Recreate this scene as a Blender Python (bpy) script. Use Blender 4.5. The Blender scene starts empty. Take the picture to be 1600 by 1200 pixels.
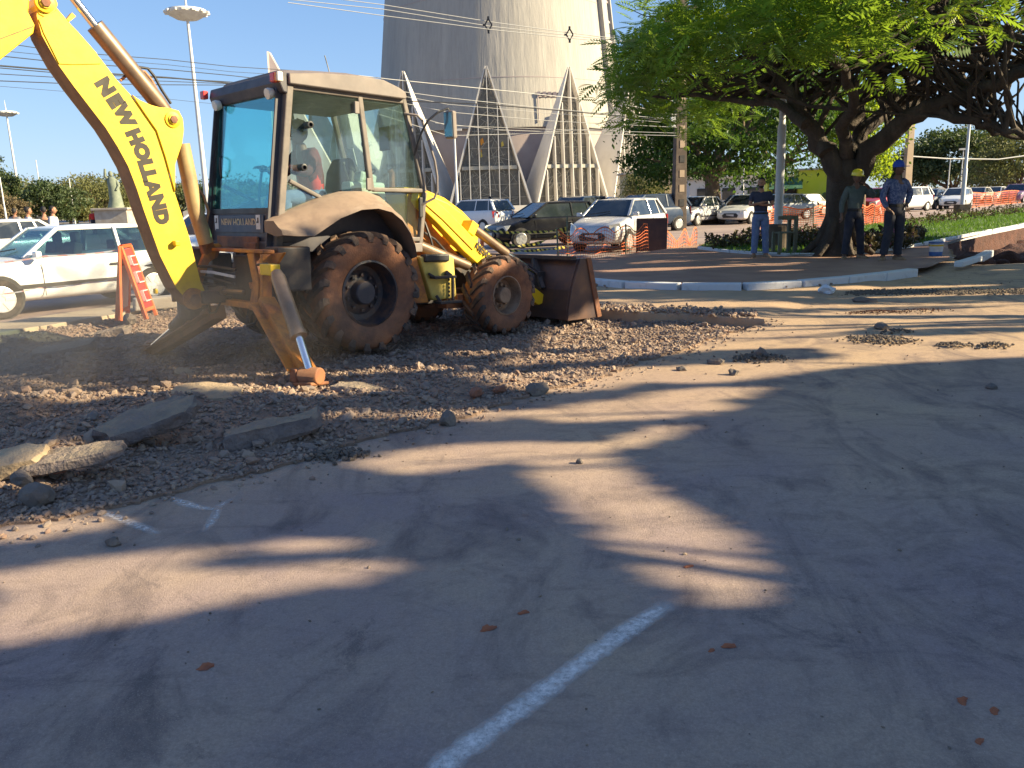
import bpy, math, random
import numpy as np
from mathutils import Vector as V, Matrix, Euler
random.seed(7); RNG = np.random.default_rng(11)
scene = bpy.context.scene
COL = scene.collection
R = math.radians
# ---------------------------------------------------------------- camera
CAM_H, FPX = 1.55, 1280.0
PITCH, ROLL = math.atan(288 / 1280.0), R(1.7)
FW = V((0, math.cos(PITCH), -math.sin(PITCH))); UP0 = V((0, math.sin(PITCH), math.cos(PITCH)))
RT = V((math.cos(ROLL), 0, 0)) - UP0 * math.sin(ROLL)
UP = UP0 * math.cos(ROLL) + V((math.sin(ROLL), 0, 0))
EYE = V((0, 0, CAM_H))
cam_d = bpy.data.cameras.new('camera'); cam = bpy.data.objects.new('camera', cam_d); COL.objects.link(cam)
cam_d.sensor_width = 36.0; cam_d.lens = 36.0 * FPX / 1600; cam_d.clip_start = 0.1; cam_d.clip_end = 6000
cam.matrix_world = Matrix.Translation(EYE) @ Matrix((RT, UP, -FW)).transposed().to_4x4()
scene.camera = cam
# ---------------------------------------------------------------- sun and sky
SUN_AZ, SUN_EL = R(96), R(25)            # azimuth clockwise from +Y
SUN = V((math.sin(SUN_AZ) * math.cos(SUN_EL), math.cos(SUN_AZ) * math.cos(SUN_EL), math.sin(SUN_EL)))
w = bpy.data.worlds.new('World'); scene.world = w; w.use_nodes = True
nt = w.node_tree; nt.nodes.clear()
sky = nt.nodes.new('ShaderNodeTexSky'); sky.sky_type = 'NISHITA'; sky.sun_disc = False
sky.sun_elevation = SUN_EL; sky.sun_rotation = SUN_AZ
sky.altitude = 500; sky.air_density = 1.0; sky.dust_density = 0.3; sky.ozone_density = 2.0
bg = nt.nodes.new('ShaderNodeBackground'); bg.inputs[1].default_value = 0.116
wo = nt.nodes.new('ShaderNodeOutputWorld')
# the photograph's sky is even and blue down to the horizon: a soft shoulder on the sky colour, the same all round
def _vm(op, a, b):
    n = nt.nodes.new('ShaderNodeVectorMath'); n.operation = op
    for k, c in ((0, a), (1, b)):
        if hasattr(c, 'links'): nt.links.new(c, n.inputs[k])
        else: n.inputs[k].default_value = c
    return n.outputs[0]
_c = sky.outputs[0]; _d = _vm('ADD', _vm('DIVIDE', _c, (6, 6, 6)), (1, 1, 1)); _c = _vm('MULTIPLY', _vm('DIVIDE', _c, _d), (.60, .745, .985))
nt.links.new(_c, bg.inputs[0]); nt.links.new(bg.outputs[0], wo.inputs[0])
sl = bpy.data.lights.new('sun', 'SUN'); sl.energy = 4.6; sl.angle = R(0.5); sl.color = (1.0, 0.84, 0.54)
so = bpy.data.objects.new('sun', sl); COL.objects.link(so); so.rotation_euler = SUN.to_track_quat('Z', 'Y').to_euler(); so.location = SUN * 60
scene.view_settings.view_transform = 'Standard'; scene.view_settings.look = 'None'
scene.view_settings.exposure = 1.57; scene.view_settings.gamma = 1.0; scene.view_settings.use_curve_mapping = False

# ---------------------------------------------------------------- photo ray helpers: where a sight line meets the place
def ray(x, y): return FW + RT * ((x - 800) / FPX) - UP * ((y - 600) / FPX)
def g(x, y, z=0.0):
    d = ray(x, y); return EYE + d * ((z - CAM_H) / d.z)
def at(x, y, Y):
    d = ray(x, y); return EYE + d * (Y / d.y)
def onplane(x, y, p0, n):
    d = ray(x, y); return EYE + d * ((V(p0) - EYE).dot(n) / d.dot(n))

# ---------------------------------------------------------------- object helpers
def tag(o, label=None, cat=None, group=None, kind=None):
    if label: o['label'] = label
    if cat: o['category'] = cat
    if group: o['group'] = group
    if kind: o['kind'] = kind
    return o
def thing(name, label, cat, loc=(0, 0, 0), rz=0.0, group=None, rot=None):
    o = bpy.data.objects.new(name, None); COL.objects.link(o); o.empty_display_size = .2
    o.location = loc; o.rotation_euler = rot if rot else (0, 0, rz)
    return tag(o, label, cat, group)
def link(name, me, parent=None, loc=None):
    o = bpy.data.objects.new(name, me); COL.objects.link(o)
    if parent: o.parent = parent
    if loc is not None: o.location = loc
    return o
def copy_tree(o, parent=None):
    c = o.copy(); COL.objects.link(c); c.parent = parent
    for ch in list(o.children): copy_tree(ch, c)
    return c
def basis(d):
    d = V(d).normalized(); a = V((0, 0, 1)) if abs(d.z) < .95 else V((1, 0, 0))
    u = d.cross(a).normalized(); return u, u.cross(d).normalized() * -1
class MB:
    def __init__(s): s.v = []; s.f = []
    def add(s, vs, fs):
        b = len(s.v); s.v += [tuple(p) for p in vs]; s.f += [tuple(i + b for i in f) for f in fs]; return s
    def box(s, c, size, rot=None, taper=1.0):
        hx, hy, hz = size[0] / 2, size[1] / 2, size[2] / 2; P = []
        for z in (-1, 1):
            t = taper if z > 0 else 1
            for x, y in ((-1, -1), (1, -1), (1, 1), (-1, 1)): P.append(V((x * hx * t, y * hy * t, z * hz)))
        if rot is not None:
            M = rot if isinstance(rot, Matrix) else Euler(rot).to_matrix(); P = [M @ p for p in P]
        P = [p + V(c) for p in P]
        return s.add(P, [(3, 2, 1, 0), (4, 5, 6, 7), (0, 1, 5, 4), (1, 2, 6, 5), (2, 3, 7, 6), (3, 0, 4, 7)])
    def beam(s, a, b, w, h, upv=(0, 0, 1)):
        a, b = V(a), V(b); d = (b - a); L = d.length; d.normalize(); u = d.cross(V(upv))
        if u.length < 1e-4: u = d.cross(V((1, 0, 0)))
        u.normalize(); n = u.cross(d); P = []
        for q in (a, b):
            for i, j in ((-1, -1), (1, -1), (1, 1), (-1, 1)): P.append(q + u * (i * w / 2) + n * (j * h / 2))
        return s.add(P, [(3, 2, 1, 0), (4, 5, 6, 7), (0, 1, 5, 4), (1, 2, 6, 5), (2, 3, 7, 6), (3, 0, 4, 7)])
    def prism(s, pts, ext):
        pts = [V(p) for p in pts]; e = V(ext); n = len(pts)
        return s.add(pts + [p + e for p in pts], [tuple(range(n))[::-1], tuple(range(n, 2 * n))] + [(i, (i + 1) % n, n + (i + 1) % n, n + i) for i in range(n)])
    def tube(s, pts, r, n=8, caps=True):
        pts = [V(p) for p in pts]; k = len(pts); rs = r if isinstance(r, (list, tuple)) else [r] * k
        vs = []; u = None
        for i, p in enumerate(pts):
            d = (pts[min(i + 1, k - 1)] - pts[max(i - 1, 0)]).normalized()
            if u is None: u, _ = basis(d)
            u = (u - d * u.dot(d)).normalized(); w2 = d.cross(u)
            for j in range(n):
                a = 2 * math.pi * j / n; vs.append(p + (u * math.cos(a) + w2 * math.sin(a)) * rs[i])
        fs = [(i * n + j, i * n + (j + 1) % n, (i + 1) * n + (j + 1) % n, (i + 1) * n + j) for i in range(k - 1) for j in range(n)]
        if caps: fs += [tuple(range(n))[::-1], tuple(range((k - 1) * n, k * n))]
        return s.add(vs, fs)
    def lathe(s, prof, c=(0, 0, 0), axis=(0, 0, 1), n=24, closed=False, caps=True):
        ax = V(axis).normalized(); u, w2 = basis(ax); c = V(c); vs = []; k = len(prof)
        for r, h in prof:
            for j in range(n):
                a = 2 * math.pi * j / n; vs.append(c + ax * h + (u * math.cos(a) + w2 * math.sin(a)) * r)
        m = k if closed else k - 1
        fs = [(i * n + j, i * n + (j + 1) % n, ((i + 1) % k) * n + (j + 1) % n, ((i + 1) % k) * n + j) for i in range(m) for j in range(n)]
        if not closed and caps:
            if prof[0][0] > 1e-5: fs.append(tuple(range(n))[::-1])
            if prof[-1][0] > 1e-5: fs.append(tuple(range((k - 1) * n, k * n)))
        return s.add(vs, fs)
    def ball(s, c, r, n=10, m=7):
        r = r if isinstance(r, (list, tuple)) else (r, r, r); vs = []; c = V(c)
        for i in range(m + 1):
            t = math.pi * i / m
            for j in range(n):
                a = 2 * math.pi * j / n
                vs.append(c + V((r[0] * math.sin(t) * math.cos(a), r[1] * math.sin(t) * math.sin(a), r[2] * math.cos(t))))
        return s.add(vs, [(i * n + j, (i + 1) * n + j, (i + 1) * n + (j + 1) % n, i * n + (j + 1) % n) for i in range(m) for j in range(n)])
    def loft(s, rings, close=True, caps=True):
        n = len(rings[0]); vs = [p for r in rings for p in r]; k = len(rings); m = n if close else n - 1
        fs = [(i * n + j, i * n + (j + 1) % n, (i + 1) * n + (j + 1) % n, (i + 1) * n + j) for i in range(k - 1) for j in range(m)]
        if caps and close: fs += [tuple(range(n))[::-1], tuple(range((k - 1) * n, k * n))]
        return s.add(vs, fs)
    def quad(s, *p): return s.add(p, [tuple(range(len(p)))])
    def xf(s, M, start=0):
        for i in range(start, len(s.v)): s.v[i] = tuple(M @ V(s.v[i]))
        return s
    def build(s, name, m, parent=None, smooth=None, bevel=0, loc=None, fix=True):
        me = bpy.data.meshes.new(name); me.from_pydata(s.v, [], s.f); me.update()
        if fix:
            import bmesh
            b = bmesh.new(); b.from_mesh(me); bmesh.ops.remove_doubles(b, verts=b.verts, dist=1e-6)
            bmesh.ops.recalc_face_normals(b, faces=b.faces); b.to_mesh(me); b.free()
        if smooth is not None:
            me.polygons.foreach_set('use_smooth', [True] * len(me.polygons)); me.set_sharp_from_angle(angle=R(smooth))
        if m: me.materials.append(m)
        o = link(name, me, parent, loc)
        if bevel:
            md = o.modifiers.new('bevel', 'BEVEL'); md.width = bevel; md.segments = 2; md.limit_method = 'ANGLE'; md.angle_limit = R(40)
        return o
def np_mesh(name, v, f, m, parent=None, smooth=False):
    """v: N x 3 array, f: M x k array"""
    v = np.asarray(v, np.float32); f = np.asarray(f, np.int32); k = f.shape[1]
    me = bpy.data.meshes.new(name); me.vertices.add(len(v)); me.vertices.foreach_set('co', v.ravel())
    me.loops.add(f.size); me.loops.foreach_set('vertex_index', f.ravel())
    me.polygons.add(len(f)); me.polygons.foreach_set('loop_start', np.arange(0, f.size, k, dtype=np.int32))
    me.polygons.foreach_set('use_smooth', np.full(len(f), smooth)); me.update(calc_edges=True); me.validate()
    if m: me.materials.append(m)
    return link(name, me, parent)
def inpoly(px, py, poly):
    px = np.asarray(px); py = np.asarray(py); r = np.zeros(px.shape, bool); n = len(poly)
    for i in range(n):
        x1, y1 = poly[i][0], poly[i][1]; x2, y2 = poly[(i + 1) % n][0], poly[(i + 1) % n][1]
        c = ((y1 > py) != (y2 > py)) & (px < (x2 - x1) * (py - y1) / ((y2 - y1) or 1e-9) + x1); r ^= c
    return r
def gpoly(pts, z=0.0): return [g(x, y, z) for x, y in pts]
def vnoise(x, y, seed=0):
    """smooth value noise"""
    x = np.asarray(x, float); y = np.asarray(y, float); xi = np.floor(x).astype(int); yi = np.floor(y).astype(int)
    fx = x - xi; fy = y - yi; fx = fx * fx * (3 - 2 * fx); fy = fy * fy * (3 - 2 * fy)
    def h(a, b):
        n = (a * 374761393 + b * 668265263 + seed * 974711) & 0x7fffffff
        n = ((n ^ (n >> 13)) * 1274126177) & 0x7fffffff; return ((n ^ (n >> 16)) & 0xffff) / 65535.0
    return (h(xi, yi) * (1 - fx) + h(xi + 1, yi) * fx) * (1 - fy) + (h(xi, yi + 1) * (1 - fx) + h(xi + 1, yi + 1) * fx) * fy

# ---------------------------------------------------------------- materials
def _ramp(nt, fac, lo, hi):
    m = nt.nodes.new('ShaderNodeMapRange'); m.inputs[1].default_value = lo; m.inputs[2].default_value = hi; nt.links.new(fac, m.inputs[0]); return m.outputs[0]
def _noise(nt, vec, scale, detail=5, rough=.6, dist=0.0):
    n = nt.nodes.new('ShaderNodeTexNoise'); n.inputs['Scale'].default_value = scale; n.inputs['Detail'].default_value = detail
    n.inputs['Roughness'].default_value = rough; n.inputs['Distortion'].default_value = dist
    if vec is not None: nt.links.new(vec, n.inputs['Vector'])
    return n.outputs['Fac']
def _mix(nt, fac, a, b):
    m = nt.nodes.new('ShaderNodeMix'); m.data_type = 'RGBA'
    if hasattr(fac, 'links'): nt.links.new(fac, m.inputs[0])
    else: m.inputs[0].default_value = fac
    for k, c in ((6, a), (7, b)):
        if hasattr(c, 'links'): nt.links.new(c, m.inputs[k])
        else: m.inputs[k].default_value = (*c[:3], 1)
    return m.outputs[2]
def _map(nt, vec, scale=(1, 1, 1), rot=(0, 0, 0)):
    m = nt.nodes.new('ShaderNodeMapping'); m.inputs['Scale'].default_value = scale; m.inputs['Rotation'].default_value = rot
    nt.links.new(vec, m.inputs['Vector']); return m.outputs[0]
def _bump(nt, h, strength, dist, prev=None):
    b = nt.nodes.new('ShaderNodeBump'); b.inputs['Strength'].default_value = strength; b.inputs['Distance'].default_value = dist
    nt.links.new(h, b.inputs['Height'])
    if prev is not None: nt.links.new(prev, b.inputs['Normal'])
    return b.outputs[0]
def _math(nt, op, a, b):
    m = nt.nodes.new('ShaderNodeMath'); m.operation = op
    for k, c in ((0, a), (1, b)):
        if hasattr(c, 'links'): nt.links.new(c, m.inputs[k])
        else: m.inputs[k].default_value = c
    return m.outputs[0]
def newmat(name):
    m = bpy.data.materials.new(name); m.use_nodes = True; nt = m.node_tree
    p = nt.nodes['Principled BSDF']; tc = nt.nodes.new('ShaderNodeTexCoord')
    return m, nt, p, tc.outputs['Object']
MATS = {}
def mat(name, col, rough=.6, metal=0.0, col2=None, scale=4.0, lo=.45, hi=.7, bump=0.0, bscale=60.0, bdist=.004, dust=None, dlo=.3, dhi=.95, coat=0.0, stretch=(1, 1, 1), spec=.5, emit=0):
    if name in MATS: return MATS[name]
    m, nt, p, oc = newmat(name); c = None
    if col2 is not None:
        f = _ramp(nt, _noise(nt, _map(nt, oc, stretch), scale, 6, .65), lo, hi); c = _mix(nt, f, col, col2)
    else: c = col
    if dust is not None:
        ge = nt.nodes.new('ShaderNodeNewGeometry'); sp = nt.nodes.new('ShaderNodeSeparateXYZ'); nt.links.new(ge.outputs['Normal'], sp.inputs[0])
        f = _math(nt, 'MULTIPLY', _ramp(nt, sp.outputs[2], dlo, dhi), _ramp(nt, _noise(nt, oc, 9, 6), .25, .6))
        c = _mix(nt, f, c, dust)
    if hasattr(c, 'links'): nt.links.new(c, p.inputs['Base Color'])
    else: p.inputs['Base Color'].default_value = (*c[:3], 1)
    p.inputs['Metallic'].default_value = metal; p.inputs['Specular IOR Level'].default_value = spec
    p.inputs['Coat Weight'].default_value = coat
    rn = _ramp(nt, _noise(nt, oc, scale * 2.3, 4), .2, .8); mr = nt.nodes.new('ShaderNodeMapRange')
    nt.links.new(rn, mr.inputs[0]); mr.inputs[3].default_value = max(.03, rough - .08); mr.inputs[4].default_value = min(1, rough + .1)
    nt.links.new(mr.outputs[0], p.inputs['Roughness'])
    if bump: nt.links.new(_bump(nt, _noise(nt, oc, bscale, 5), bump, bdist), p.inputs['Normal'])
    MATS[name] = m; return m
def glass(name, tint=(.7, .85, .85), refl=.10, dirt=.0, dirtcol=(.4, .38, .33)):
    if name in MATS: return MATS[name]
    m = bpy.data.materials.new(name); m.use_nodes = True; nt = m.node_tree; nt.nodes.clear()
    out = nt.nodes.new('ShaderNodeOutputMaterial'); tr = nt.nodes.new('ShaderNodeBsdfTransparent'); tr.inputs[0].default_value = (*tint, 1)
    gl = nt.nodes.new('ShaderNodeBsdfGlossy'); gl.inputs['Roughness'].default_value = .03
    lw = nt.nodes.new('ShaderNodeLayerWeight'); lw.inputs[0].default_value = .25
    f = nt.nodes.new('ShaderNodeMapRange'); nt.links.new(lw.outputs['Fresnel'], f.inputs[0]); f.inputs[3].default_value = refl; f.inputs[4].default_value = .55
    mx = nt.nodes.new('ShaderNodeMixShader'); nt.links.new(f.outputs[0], mx.inputs[0]); nt.links.new(tr.outputs[0], mx.inputs[1]); nt.links.new(gl.outputs[0], mx.inputs[2])
    res = mx.outputs[0]
    if dirt:
        tc = nt.nodes.new('ShaderNodeTexCoord'); d = nt.nodes.new('ShaderNodeBsdfDiffuse'); d.inputs[0].default_value = (*dirtcol, 1)
        k = nt.nodes.new('ShaderNodeMapRange'); nt.links.new(_noise(nt, tc.outputs['Object'], 3.5, 7, .7), k.inputs[0])
        k.inputs[1].default_value = .35; k.inputs[2].default_value = .8; k.inputs[3].default_value = dirt * .35; k.inputs[4].default_value = dirt
        m2 = nt.nodes.new('ShaderNodeMixShader'); nt.links.new(k.outputs[0], m2.inputs[0]); nt.links.new(res, m2.inputs[1]); nt.links.new(d.outputs[0], m2.inputs[2]); res = m2.outputs[0]
    nt.links.new(res, out.inputs[0]); MATS[name] = m; return m
def leafmat(name, a, b, trans, scale=.8, tw=.45):
    m = bpy.data.materials.new(name); m.use_nodes = True; nt = m.node_tree; nt.nodes.clear()
    out = nt.nodes.new('ShaderNodeOutputMaterial'); tc = nt.nodes.new('ShaderNodeTexCoord')
    ge = nt.nodes.new('ShaderNodeNewGeometry')
    f = _ramp(nt, _noise(nt, tc.outputs['Object'], scale, 4), .3, .7)
    f2 = _math(nt, 'MULTIPLY', _math(nt, 'ADD', f, ge.outputs['Random Per Island']), .5)
    c = _mix(nt, f2, a, b)
    d = nt.nodes.new('ShaderNodeBsdfPrincipled'); nt.links.new(c, d.inputs['Base Color']); d.inputs['Roughness'].default_value = .5; d.inputs['Specular IOR Level'].default_value = .3
    t = nt.nodes.new('ShaderNodeBsdfTranslucent'); nt.links.new(_mix(nt, f2, [x * .8 for x in trans], trans), t.inputs[0])
    mx = nt.nodes.new('ShaderNodeMixShader'); mx.inputs[0].default_value = tw
    nt.links.new(d.outputs[0], mx.inputs[1]); nt.links.new(t.outputs[0], mx.inputs[2]); nt.links.new(mx.outputs[0], out.inputs[0]); return m
def text_mesh(name, body, size, m, parent, M, xs=1.0, offset=0.0, extrude=.002):
    cu = bpy.data.curves.new(name, 'FONT'); cu.body = body; cu.size = size; cu.align_x = 'CENTER'; cu.align_y = 'CENTER'; cu.offset = offset; cu.extrude = extrude
    cu.resolution_u = 3
    t = bpy.data.objects.new(name + '_curve', cu); COL.objects.link(t); dg = bpy.context.evaluated_depsgraph_get()
    me = bpy.data.meshes.new_from_object(t.evaluated_get(dg)); bpy.data.objects.remove(t); me.name = name
    me.transform(M @ Matrix.Diagonal((xs, 1, 1, 1))); me.materials.clear(); me.materials.append(m)
    return link(name, me, parent)
# ================================================================ SETTING
# ---- materials of the ground
def road_material():
    m, nt, p, oc = newmat('dusty_asphalt')
    n1 = _ramp(nt, _noise(nt, oc, .55, 6, .6), .38, .66)
    c = _mix(nt, n1, (.385, .29, .27), (.55, .41, .29))
    # more sand has spread towards the excavation
    sp = nt.nodes.new('ShaderNodeSeparateXYZ'); nt.links.new(oc, sp.inputs[0])
    yy = _math(nt, 'ADD', sp.outputs[1], _math(nt, 'MULTIPLY', _noise(nt, oc, .7, 5), 3.0))
    c = _mix(nt, _math(nt, 'MULTIPLY', _ramp(nt, yy, 5.4, 9.5), .55), c, (.62, .41, .21))
    # rubber and wheel smears, drawn out along the driving direction
    v = _map(nt, oc, (1.25, .62, 1), (0, 0, R(-34)))
    s = _ramp(nt, _noise(nt, v, 1.5, 10, .66, 1.3), .50, .68)
    v2 = _map(nt, oc, (.75, 1.7, 1), (0, 0, R(14)))
    s2 = _ramp(nt, _noise(nt, v2, 2.2, 9, .7, 1.6), .52, .72)
    c = _mix(nt, _math(nt, 'MULTIPLY', s, .74), c, (.135, .105, .105))
    c = _mix(nt, _math(nt, 'MULTIPLY', s2, .6), c, (.145, .112, .108))
    # lug prints of big tyres
    wv = nt.nodes.new('ShaderNodeTexWave'); wv.inputs['Scale'].default_value = 3.4; wv.inputs['Distortion'].default_value = 4.5; wv.inputs['Detail'].default_value = 3; wv.inputs['Detail Scale'].default_value = 1.3
    nt.links.new(_map(nt, oc, (1, 1, 1), (0, 0, R(58))), wv.inputs['Vector'])
    wm = _math(nt, 'MULTIPLY', _ramp(nt, wv.outputs['Fac'], .55, .95), _ramp(nt, _noise(nt, _map(nt, oc, (1.6, .5, 1), (0, 0, R(-38))), .9, 4), .56, .68))
    c = _mix(nt, _math(nt, 'MULTIPLY', wm, .22), c, (.155, .12, .115))
    # brushed dust and red soil
    d = _ramp(nt, _noise(nt, _map(nt, oc, (2.2, .9, 1), (0, 0, R(-62))), 3.0, 9, .75, 1.2), .5, .78)
    c = _mix(nt, _math(nt, 'MULTIPLY', d, .28), c, (.58, .42, .29))
    r = _ramp(nt, _noise(nt, oc, 2.1, 8, .72, .8), .645, .72)
    c = _mix(nt, _math(nt, 'MULTIPLY', r, .55), c, (.33, .15, .075))
    k = _ramp(nt, _noise(nt, oc, 85, 4, .85), .34, .66)
    c = _mix(nt, _math(nt, 'MULTIPLY', k, .38), c, (.12, .09, .085))
    g2 = _ramp(nt, _noise(nt, oc, 24, 6, .8), .48, .70)
    c = _mix(nt, _math(nt, 'MULTIPLY', g2, .28), c, (.15, .115, .11))
    st_ = _ramp(nt, _noise(nt, oc, 1.15, 9, .8, .9), .575, .66)
    c = _mix(nt, _math(nt, 'MULTIPLY', st_, .55), c, (.10, .082, .085))
    k2 = _ramp(nt, _noise(nt, oc, 210, 2, .8), .58, .70)
    c = _mix(nt, _math(nt, 'MULTIPLY', k2, .55), c, (.6, .48, .38))
    nt.links.new(c, p.inputs['Base Color']); p.inputs['Roughness'].default_value = .88; p.inputs['Specular IOR Level'].default_value = .25
    b = _bump(nt, _noise(nt, oc, 9, 9, .75), .22, .008); b = _bump(nt, _noise(nt, oc, 105, 5, .8), .8, .008, b)
    nt.links.new(b, p.inputs['Normal']); return m
M_ROAD = road_material()
M_GRAV = mat('gravel_earth', (.20, .135, .10), .95, col2=(.36, .24, .165), scale=3, lo=.35, hi=.65, bump=1.0, bscale=38, bdist=.03)
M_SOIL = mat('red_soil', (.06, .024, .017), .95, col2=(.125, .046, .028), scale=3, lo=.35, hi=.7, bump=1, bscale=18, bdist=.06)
M_STREET = mat('street_asphalt', (.25, .19, .18), .85, col2=(.36, .275, .235), scale=.35, lo=.35, hi=.7, bump=.5, bscale=70, bdist=.006)
M_FAR = mat('town_ground', (.20, .175, .15), .95, col2=(.30, .25, .20), scale=.03, lo=.35, hi=.7, bump=.4, bscale=3, bdist=.03)
M_PAVE = mat('plaza_paving', (.27, .15, .115), .9, col2=(.40, .24, .17), scale=1.1, lo=.35, hi=.68, bump=.7, bscale=45, bdist=.01)
M_SLABEDGE = mat('old_asphalt', (.36, .25, .17), .9, col2=(.52, .35, .21), scale=1.4, lo=.35, hi=.7, bump=.8, bscale=50, bdist=.012)
M_WHITE = mat('kerb_whitewash', (.60, .61, .64), .8, col2=(.42, .40, .39), scale=6, lo=.55, hi=.8, bump=.6, bscale=40, bdist=.01)
M_CONC = mat('pale_concrete', (.42, .38, .33), .9, col2=(.30, .25, .20), scale=2.2, lo=.4, hi=.7, bump=.7, bscale=35, bdist=.01)

GRAVEL_PX = [(-160, 872), (-40, 838), (0, 828), (60, 818), (150, 797), (255, 776), (330, 760), (420, 737), (500, 715), (560, 694), (640, 668), (720, 652), (800, 633), (860, 612), (930, 588), (1010, 562), (1060, 547), (1140, 522), (1196, 505), (1190, 500), (1100, 494), (1000, 490), (925, 484), (900, 464), (700, 456), (500, 461), (300, 481), (0, 528), (-300, 580), (-300, 700)]
SLAB_PX = [(926, 485), (1000, 491), (1100, 495), (1190, 501), (1235, 487), (1310, 464), (1380, 450), (1440, 437), (1455, 429), (1380, 440), (1200, 449), (1000, 449), (930, 443)]
PIT_PX = [(1478, 384), (1530, 370), (1600, 356), (1760, 330), (1760, 402), (1600, 411), (1560, 413), (1500, 413)]
G_POLY, S_POLY, P_POLY = gpoly(GRAVEL_PX), gpoly(SLAB_PX), gpoly(PIT_PX)
KL0, KL1 = g(0, 527), g(272, 481); KD = (KL1 - KL0).normalized(); KN = V((-KD.y, KD.x, 0))
if KN.y < 0: KN = -KN
FENCE_PX = [(872, 412), (905, 407), (960, 400), (1040, 389), (1100, 381), (1180, 367), (1330, 362), (1400, 346), (1600, 320)]
FENCE_W = [g(x, y) for x, y in FENCE_PX]
def resample0(pts, n):
    ln = [0.0]
    for a, c in zip(pts, pts[1:]): ln.append(ln[-1] + (c - a).length)
    out = []
    for i in range(n):
        t = ln[-1] * i / (n - 1); j = max(0, min(len(pts) - 2, next((q for q in range(len(ln) - 1) if ln[q + 1] >= t), len(pts) - 2))); out.append(pts[j].lerp(pts[j + 1], (t - ln[j]) / max(1e-6, ln[j + 1] - ln[j])))
    return out
def ragged(poly, amp, seed):
    out = []
    for i in range(len(poly)):
        a, c = poly[i], poly[(i + 1) % len(poly)]; n = max(1, int((c - a).length / .05)); near = a.y < 9.4 and c.y < 9.4
        for k in range(n):
            p = a.lerp(c, k / n); d = (c - a).normalized(); q = len(out); o = amp * (1 if near else .25) * (.65 * (float(vnoise(q * .11, 1, seed)) - .5) + .35 * (float(vnoise(q * .45, 7, seed)) - .5)) * 2
            out.append(p + V((-d.y, d.x, 0)) * o)
    return out
G_FINE, S_FINE, P_FINE = ragged(G_POLY, .11, 5), ragged(S_POLY, .05, 6), ragged(P_POLY, .05, 7)
from mathutils.kdtree import KDTree
KDT = KDTree(len(G_FINE) + len(S_FINE) + len(P_FINE)); KG = KDTree(len(G_FINE))
for i, p in enumerate(G_FINE + S_FINE + P_FINE): KDT.insert((p.x, p.y, 0), i)
for i, p in enumerate(G_FINE): KG.insert((p.x, p.y, 0), i)
KDT.balance(); KG.balance()
MOUNDS = [(g(110, 705), .6, .13), (g(20, 650), .7, .12), (g(250, 655), .6, .11), (g(420, 640), .5, .08), (g(90, 560), .5, .07), (g(600, 640), .6, .07), (g(760, 610), .5, .05), (g(-30, 760), .5, .10)]
def sstep(a, b, x): t = np.clip((x - a) / (b - a), 0, 1); return t * t * (3 - 2 * t)
def gravel_z(x, y):
    z = .02 - .10 * sstep(6.3, 10.2, y) + .05 * (vnoise(x * 1.3, y * 1.3, 3) - .5) + .045 * (vnoise(x * 4, y * 4, 4) - .5) + .03 * (vnoise(x * 11, y * 11, 5) - .5)
    for c, r, h in MOUNDS: z = z + h * np.exp(-((x - c.x) ** 2 + (y - c.y) ** 2) / (r * r * .5))
    xa, ya = np.atleast_1d(np.asarray(x, float)), np.atleast_1d(np.asarray(y, float)); d = np.full(xa.shape, 9.0); m = (ya < 9.4) | (xa < -.8)
    d[m] = [KG.find((a, b, 0))[2] for a, b in zip(xa[m], ya[m])]; k = 1 - sstep(.05, .5, d); z = np.atleast_1d(z); z = z * (1 - k) + .016 * k
    return z.reshape(np.shape(x)) if np.ndim(x) else float(z[0])
KS = KDTree(200); _dl = resample0([g(x, y) for x, y in SLAB_PX[3:10]], 199)
for i, p in enumerate(_dl): KS.insert((p.x, p.y, 0), i)
KS.balance()
def slab_k(X, Y):
    k = np.ones(X.shape); m = inpoly(X, Y, [(p.x, p.y) for p in gpoly([(880, 520), (1480, 520), (1480, 415), (880, 430)])])
    k[m] = [min(1.0, max(0.0, (KS.find((a, b, 0))[2] - .02) / .28)) for a, b in zip(X[m], Y[m])]; return k
def road_z(x, y): return .016 * (vnoise(x * .55, y * .55, 8) - .5) + .001 * (vnoise(x * 3.1, y * 3.1, 9) - .5) + .001 * (vnoise(x * 9, y * 9, 10) - .5)
def in_gravel(x, y): return inpoly(x, y, G_FINE)
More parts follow.
